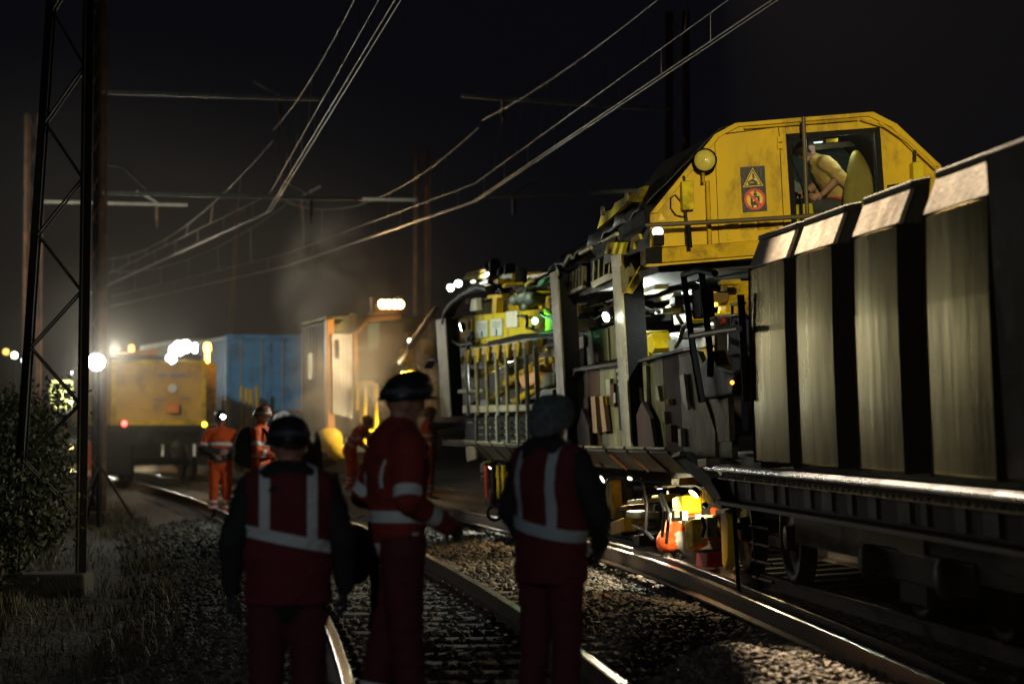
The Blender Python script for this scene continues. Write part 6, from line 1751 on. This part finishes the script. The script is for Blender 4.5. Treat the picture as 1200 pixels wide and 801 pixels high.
# --- workers on the near track
p = Gp(258, 606, 0.0); p.z = gz(p.x, p.y)
r, inf = person('worker in an orange and black suit facing the camera with a shining head torch', p, 0.12, dict(torso=OTd, arm=OAd, leg=OL),
    dict(elL=(0.30, 0.02, 1.18), wrL=(0.14, -0.20, 1.13), elR=(-0.31, 0.02, 1.17), wrR=(-0.13, -0.21, 1.06), face=(0.15, -1, -0.1)), h=0.021, bulk=1.08)
hh = headwear(r, inf, 'helmet', HB, HBD)
cl = Vector(inf['head']) + Vector((0.04, -0.155, 0.055))
mb = MB(); mb.lathe([(0, -0.04), (0.035, -0.04), (0.04, 0.0), (0.035, 0.004)], cl, (0.25, -1, 0.02), 14); tch = mb.build('head_torch', BLK, None, local=True); tch.parent = r
mb = MB(); mb.lathe([(0.036, 0.006), (0.02, 0.014), (0, 0.016)], cl, (0.25, -1, 0.02), 14); q = mb.build('lamp_glass', emit('head_torch_glass', (0.9, 1.0, 0.95), 60), None, local=True); q.parent = tch
lc = r.matrix_basis @ (cl + Vector((0.01, -0.06, 0)))
lt = light('torch_light', 'SPOT', (0, 0, 0), 90, (0.92, 1, 0.96), None, None, 0.03, 110, 0.8); lt.parent = tch; lt.location = cl + Vector((0.01, -0.06, 0)); lt.rotation_euler = aimed((0, 0, 0), (0.25, -1, 0.05))
d = 36.0; p = Vector((Pd(306, 500, d).x, d, 0.0))
r, inf = person('worker in orange with a dark rucksack and orange brown helmet, facing right', p, 1.25, dict(torso=OT, arm=OA, leg=OL), dict(elR=(-0.27, -0.05, 1.16), wrR=(-0.15, -0.26, 1.10), elL=(0.27, -0.05, 1.16), wrL=(0.15, -0.26, 1.10)), height=1.02, h=0.021, bulk=1.08)
headwear(r, inf, 'helmet', HO, mk('goggle_strap', (0.6, 0.62, 0.6), 0.3))
RM = Matrix.Rotation(1.25, 3, 'Z')
bk = p + RM @ Vector((0, 0.20, 1.00))
mb = MB(); mb.ell(bk + Vector((0, 0, 0.23)), (0.19, 0.22, 0.32), 20, 14, M=RM); mb.ell(bk + RM @ Vector((0, 0.1, 0.08)), (0.14, 0.13, 0.15), 16, 10, M=RM)
rs = thing('rucksack', 'bulky dark green rucksack on the back of the worker in the orange brown helmet', 'rucksack', bk)
mb.build('bag', mk('dark_green_canvas', (0.05, 0.055, 0.035), 0.85, 0, 0.3, 8, 0.4), rs)
for sg in (-1, 1):
    mb = MB(); mb.tube([bk + RM @ Vector((sg * 0.11, -0.12, 0.45)), bk + RM @ Vector((sg * 0.13, -0.30, 0.50)), bk + RM @ Vector((sg * 0.14, -0.47, 0.32)), bk + RM @ Vector((sg * 0.15, -0.40, 0.08)), bk + RM @ Vector((sg * 0.15, -0.12, 0.0))], 0.028, 6); mb.build('shoulder_strap', RUB, rs)
d = 40.0; p = Vector((Pd(327, 500, d).x, d, 0.0))
r, inf = person('worker in a white helmet half hidden behind the man in the black jacket', p, 2.3, dict(torso=OT, arm=OA, leg=OL), dict(head=(0, -0.04, 1.63)), h=0.022, bulk=1.08)
headwear(r, inf, 'helmet', HW)
# --- bent worker by the orange machine, worker in the steam, far worker by the lamps
d = 50.0; p = Vector((Pd(413, 500, d).x, d, 0.20))
r, inf = person('worker in plain bright orange leaning forward below the pale door panel', p, 1.15, dict(torso=OT, arm=OA, leg=OL),
    dict(pelvis=(0, 0.06, 0.93), waist=(0, -0.02, 1.08), chest=(0, -0.17, 1.27), neck=(0, -0.28, 1.38), head=(0, -0.36, 1.50), shL=(0.185, -0.23, 1.33), shR=(-0.185, -0.23, 1.33), elL=(0.24, -0.32, 1.06), wrL=(0.16, -0.46, 0.92), elR=(-0.24, -0.32, 1.06), wrR=(-0.16, -0.46, 0.92), hipL=(0.095, 0.05, 0.9), hipR=(-0.095, 0.05, 0.9)), height=0.93, h=0.022, bulk=1.05)
headwear(r, inf, 'helmet', HO)
d = 45.5; p = Vector((Pd(502, 500, d).x, d, 0.14))
r, inf = person('worker in orange standing in steam with one dark sleeved arm stretched out', p, 1.9, dict(torso=OT, arm=DA, leg=OL),
    dict(elR=(-0.46, -0.16, 1.45), wrR=(-0.66, -0.30, 1.47), shR=(-0.19, -0.02, 1.42), elL=(0.26, 0.0, 1.16), wrL=(0.24, -0.14, 0.95)), height=0.97, h=0.021, bulk=1.08, gloves=True)
headwear(r, inf, 'helmet', HO)
d = 66.0; p = Vector((Pd(103, 500, d).x, d, gz(Pd(103, 500, d).x, d)))
r, inf = person('distant blurred worker in orange standing below the dazzling floodlight', p, 0.6, dict(torso=OT, arm=OA, leg=OL), None, h=0.026, bulk=1.08)
headwear(r, inf, 'helmet', HO)
d = 72.0; p = Vector((Pd(73, 500, d).x, d, gz(Pd(73, 500, d).x, d)))
r, inf = person('faint far worker in orange seen through the bushes beside the nearest mast', p, 1.4, dict(torso=OT, arm=OA, leg=OL), None, h=0.03, bulk=1.08)
headwear(r, inf, 'helmet', HW)
# --- cab operator
o_, z_ = Qs(989, 241, 24.25); p = W(24.25, o_, z_) - Vector((0, 0, 0.5))
TEE = mk('yellow_tshirt', (0.52, 0.36, 0.12), 0.85, 0, 0.15, 9, 0.4, 26)
r, inf = person('bearded operator in a yellow t-shirt bent forward at the cab window', p, -PI / 2, dict(torso=TEE, arm=TEE, leg=mk('dark_work_trousers', (0.05, 0.05, 0.06), 0.85)),
    dict(pelvis=(0, 0, 0.5), waist=(0, -0.06, 0.64), chest=(0, -0.17, 0.83), neck=(0, -0.285, 0.955), head=(0, -0.375, 1.06), face=(0.22, -0.93, -0.42),
         shL=(0.18, -0.20, 0.91), shR=(-0.18, -0.26, 0.91), elL=(0.26, 0.02, 0.69), wrL=(0.20, -0.24, 0.60), elR=(-0.25, -0.2, 0.64), wrR=(-0.15, -0.42, 0.62),
         hipL=(0.1, -0.03, 0.47), hipR=(-0.1, -0.03, 0.47), knL=(0.14, -0.46, 0.48), knR=(-0.14, -0.46, 0.48), anL=(0.14, -0.42, 0.10), anR=(-0.14, -0.42, 0.10), toeL=(0, -1, 0), toeR=(0, -1, 0)),
    h=0.0115, bulk=1.0, short_sleeves=True)
mb = MB(); mb.lathe([(0.175, 0), (0.182, 0.02), (0.182, 0.06), (0.175, 0.08)], (0, -0.01, 0.50), n=24)
bt = mb.build('red_waistband', mk('bright_red_cloth', (0.65, 0.06, 0.02), 0.8), None, local=True); bt.parent = r
# --- crouching worker beside the running gear
s, z = Q(790, 650, -1.15); pw = W(s, -1.15, 0.03)
JG = cloth('grey_orange_trousers', (0.30, 0.31, 0.30), [(0.75, 1.08)], 'sl', strip=(0.60, 0.10, 0.015))
r, inf = person('worker in orange kneeling beside the loose rail under the machine', pw, 1.9, dict(torso=OT, arm=OA, leg=JG),
    dict(pelvis=(0, 0.02, 0.42), waist=(0, -0.06, 0.55), chest=(0, -0.20, 0.70), neck=(0, -0.34, 0.80), head=(0, -0.45, 0.86), shL=(0.185, -0.30, 0.75), shR=(-0.185, -0.30, 0.75), elL=(0.25, -0.42, 0.52), wrL=(0.16, -0.55, 0.36), elR=(-0.25, -0.42, 0.52), wrR=(-0.12, -0.55, 0.36),
         hipL=(0.1, 0.0, 0.40), hipR=(-0.1, 0.0, 0.40), knL=(0.16, -0.36, 0.48), anL=(0.15, -0.16, 0.09), knR=(-0.14, -0.30, 0.10), anR=(-0.14, 0.14, 0.10)), h=0.016, bulk=1.0, gloves=True)
headwear(r, inf, 'helmet', HO)
# ------------------------------------------------------------------ steam, haze
def steam(label, c, size, dens, scale=1.2, seed=0.0, lo=0.42, hi=0.75, col=(0.8, 0.76, 0.68)):
    mb = MB(); mb.ell((0, 0, 0), (0.5, 0.5, 0.5), 20, 14)
    m = bpy.data.materials.new('steam'); m.use_nodes = True
    N = m.node_tree.nodes; L = m.node_tree.links; N.remove(N['Principled BSDF'])
    v = N.new('ShaderNodeVolumePrincipled'); v.inputs['Color'].default_value = (*col, 1); v.inputs['Anisotropy'].default_value = 0.2
    tc = N.new('ShaderNodeTexCoord'); mp = N.new('ShaderNodeMapping'); mp.inputs['Scale'].default_value = size; mp.inputs['Location'].default_value = (seed, seed, seed)
    L.new(tc.outputs['Object'], mp.inputs['Vector'])
    n = N.new('ShaderNodeTexNoise'); n.inputs['Scale'].default_value = scale; n.inputs['Detail'].default_value = 4; n.inputs['Distortion'].default_value = 0.6; L.new(mp.outputs[0], n.inputs['Vector'])
    mr = N.new('ShaderNodeMapRange'); mr.inputs['From Min'].default_value = lo; mr.inputs['From Max'].default_value = hi; L.new(n.outputs['Fac'], mr.inputs['Value'])
    ln_ = N.new('ShaderNodeVectorMath'); ln_.operation = 'LENGTH'; L.new(tc.outputs['Object'], ln_.inputs[0])
    fo = N.new('ShaderNodeMapRange'); fo.interpolation_type = 'SMOOTHSTEP'; fo.inputs['From Min'].default_value = 0.10; fo.inputs['From Max'].default_value = 0.49; fo.inputs['To Min'].default_value = 1; fo.inputs['To Max'].default_value = 0
    L.new(ln_.outputs['Value'], fo.inputs['Value'])
    a = N.new('ShaderNodeMath'); a.operation = 'MULTIPLY'; L.new(mr.outputs[0], a.inputs[0]); L.new(fo.outputs[0], a.inputs[1])
    b = N.new('ShaderNodeMath'); b.operation = 'MULTIPLY'; L.new(a.outputs[0], b.inputs[0]); b.inputs[1].default_value = dens
    L.new(b.outputs[0], v.inputs['Density']); L.new(v.outputs[0], N['Material Output'].inputs['Volume'])
    o = mb.build('steam', m, None, stuff=True); o.location = c; o.scale = size; o['label'] = label
    return o
steam('steam billowing in front of the orange machine', Pd(438, 455, 50.0), (4.4, 3.0, 4.2), 2.2, 0.9, 1.0)
steam('steam rising above the blue and orange machines', Pd(396, 345, 56.0), (3.4, 3.0, 5.2), 2.0, 0.8, 5.0)
steam('low steam drifting over the rails', Pd(556, 590, 38.0), (2.6, 3.0, 1.3), 0.7, 1.3, 9.0)
steam('thin steam round the far end of the yellow machine', Pd(505, 395, 44.0), (2.6, 2.5, 4.0), 0.18, 0.8, 3.0)
steam('thin smoky air glowing round the floodlights at the far left', Vector((-8.5, 62, 4.5)), (34, 40, 16), 0.012, 0.12, 2.0, 0.30, 0.62)
steam('added halo volume close round the dazzling floodlight', Pd(113, 424, 42.0), (5.0, 3.0, 5.0), 0.16, 0.5, 4.0, 0.2, 0.6)  # lamp halo put in as a small mist volume
hz = MB(); hz.box((0, 270, 12.2), (660, 704, 27.4))
m = bpy.data.materials.new('haze'); m.use_nodes = True
N = m.node_tree.nodes; L = m.node_tree.links; N.remove(N['Principled BSDF'])
v = N.new('ShaderNodeVolumePrincipled'); v.inputs['Color'].default_value = (0.82, 0.80, 0.74, 1); v.inputs['Density'].default_value = HAZE; v.inputs['Anisotropy'].default_value = 0.35
L.new(v.outputs[0], N['Material Output'].inputs['Volume'])
hz.build('haze', m, None, stuff=True)

# ------------------------------------------------------------------ unseen light towers, some added to brighten the train
fm = thing('unseen_light_tower', 'floodlight tower on the far side of the work train', 'floodlight', (2.9, 3.8, 0))
mb = MB(); mb.tube([(2.9, 3.8, 0), (2.9, 3.8, 6.3)], 0.06, 8); mb.build('mast', DRK, fm)
mb = MB(); mb.box((2.55, 3.9, 6.3), (0.8, 0.1, 0.1)); mb.build('arm', DRK, fm)
mb = MB(); mb.lathe([(0, -0.16), (0.1, -0.14), (0.17, 0), (0.165, 0.0)], (2.2, 4.0, 6.3), (0.02, 1, -0.16), 18); mb.build('lamp_head', BLK, fm)
light('work_light', 'SPOT', (2.2, 4.12, 6.27), KEY, (1.0, 0.86, 0.50), fm, (2.72, 23.4, 4.1), 0.16, 12.5, 0.35)
f3 = thing('unseen_light_tower', 'floodlight tower with a long arm reaching over the work train', 'floodlight', (6.6, 20.5, -0.3))
mb = MB(); mb.tube([(6.6, 20.5, -0.3), (6.6, 20.5, 7.9)], 0.08, 8); mb.build('mast', DRK, f3)
mb = MB(); mb.tube([(6.6, 20.5, 7.85), (1.7, 21.2, 7.85)], 0.05, 8); mb.build('arm', DRK, f3)
mb = MB(); mb.lathe([(0, -0.2), (0.12, -0.18), (0.2, 0), (0.19, 0)], (1.75, 21.1, 7.7), (0.02, -0.8, -0.6), 18); mb.build('lamp_head', BLK, f3)
mb = MB(); mb.box((1.672, 20.3, 6.50), (0.02, 2.1, 2.08)); mb.build('added_light_flag', BLK, f3)  # unseen plate added to keep the overhead beam off the ballast
light('work_light', 'SPOT', (1.75, 21.0, 7.6), TOP, (1.0, 0.76, 0.50), f3, (2.30, 15.6, 3.0), 0.04, 50, 0.6)
f4 = thing('unseen_light_tower', 'unseen floodlight tower added on the verge to brighten the far vehicles', 'floodlight', (-15.5, 37, 0))
mb = MB(); mb.tube([(-15.5, 37, 0), (-15.5, 37, 10.4)], 0.08, 8); mb.build('mast', DRK, f4)
mb = MB(); mb.lathe([(0, -0.25), (0.2, -0.2), (0.3, 0), (0.29, 0)], (-15.5, 37.1, 10.3), (0.3, 1, -0.25), 18); mb.build('lamp_head', BLK, f4)
light('work_light', 'SPOT', (-15.4, 37.4, 10.2), FAR, (1.0, 0.92, 0.72), f4, (-6.8, 63, 2.6), 0.25, 32, 0.8)  # added source, lifts the yellow wagon and blue container
f5 = thing('unseen_light_tower', 'unseen floodlight tower added on the verge to brighten the long work machine', 'floodlight', (-12, 28, 0.2))
mb = MB(); mb.tube([(-12, 28, 0.2), (-12, 28, 6.2)], 0.08, 8); mb.build('mast', DRK, f5)
mb = MB(); mb.lathe([(0, -0.25), (0.2, -0.2), (0.3, 0), (0.29, 0)], (-11.9, 28, 6.1), (1, 0.3, -0.25), 18); mb.build('lamp_head', BLK, f5)
light('work_light', 'SPOT', (-11.6, 28.1, 6.0), MID, (0.94, 1.0, 0.62), f5, (-0.4, 33.2, 3.0), 0.25, 24, 0.8)  # added source for the forward half of the machine
mb = MB(); mb.lathe([(0, -0.25), (0.2, -0.2), (0.3, 0), (0.29, 0)], (-11.9, 27.6, 6.1), (1, -0.2, -0.3), 18); mb.build('lamp_head', BLK, f5)
light('work_light', 'SPOT', (-11.6, 27.5, 6.0), HULL, (0.97, 1.0, 0.72), f5, (1.0, 25.6, 2.1), 0.25, 19, 0.7)  # second added source, lifts the hull between the posts
f2 = thing('unseen_light_tower', 'floodlight tower behind the camera', 'floodlight', (-5.0, -14, 0))
mb = MB(); mb.tube([(-5, -14, 0), (-5, -14, 7)], 0.07, 8); mb.build('mast', DRK, f2)
mb = MB(); mb.lathe([(0, -0.3), (0.2, -0.26), (0.35, 0), (0.34, 0)], (-5, -13.8, 6.9), (0.2, 1, -0.18), 18); mb.build('lamp_head', BLK, f2)
light('work_light', 'SPOT', (-5, -13.5, 6.85), FILL, (0.86, 0.95, 1.0), f2, (-0.9, 13, 1.2), 0.35, 16, 1.0)
mo = bpy.data.lights.new('moon', 'SUN'); mo.energy = 0.012; mo.angle = math.radians(0.5); mo.color = (0.75, 0.85, 1.0)
ob = bpy.data.objects.new('moon', mo); COL.objects.link(ob); ob.rotation_euler = (math.radians(48), 0, math.radians(-25))

# ------------------------------------------------------------------ night sky
w = bpy.data.worlds.new('World'); S.world = w; w.use_nodes = True
N = w.node_tree.nodes; L = w.node_tree.links; bg = N['Background']
sk = N.new('ShaderNodeTexSky'); sk.sky_type = 'NISHITA'; sk.sun_disc = False; sk.sun_elevation = math.radians(-6.5); sk.sun_rotation = math.radians(200)
mx = N.new('ShaderNodeMix'); mx.data_type = 'RGBA'; mx.blend_type = 'ADD'; mx.inputs['Factor'].default_value = 1.0
L.new(sk.outputs[0], mx.inputs['A']); mx.inputs['B'].default_value = (0.05, 0.052, 0.078, 1)
L.new(mx.outputs['Result'], bg.inputs['Color']); bg.inputs['Strength'].default_value = 0.05

# ------------------------------------------------------------------ camera and rendering
cd = bpy.data.cameras.new('camera'); co = bpy.data.objects.new('camera', cd); COL.objects.link(co)
cd.lens = 85; cd.sensor_width = 36; cd.clip_end = 1500
co.location = CAM; co.rotation_euler = (PI / 2 + TH, 0, 0)
cd.dof.use_dof = True; cd.dof.focus_distance = 22.0; cd.dof.aperture_fstop = 1.7; cd.dof.aperture_blades = 9
S.camera = co
S.view_settings.view_transform = 'Standard'; S.view_settings.look = 'None'; S.view_settings.exposure = 0; S.view_settings.gamma = 1
S.render.engine = 'CYCLES'
cy = S.cycles
cy.use_denoising = True; cy.denoiser = 'OPENIMAGEDENOISE'
try: cy.denoising_prefilter = 'ACCURATE'
except Exception: pass
cy.max_bounces = 6; cy.diffuse_bounces = 3; cy.glossy_bounces = 3; cy.transmission_bounces = 3; cy.volume_bounces = 0; cy.transparent_max_bounces = 8
cy.volume_step_rate = 1.5; cy.volume_max_steps = 128
cy.sample_clamp_indirect = 3.0; cy.sample_clamp_direct = 0
cy.use_light_tree = True
cy.caustics_reflective = False; cy.caustics_refractive = False
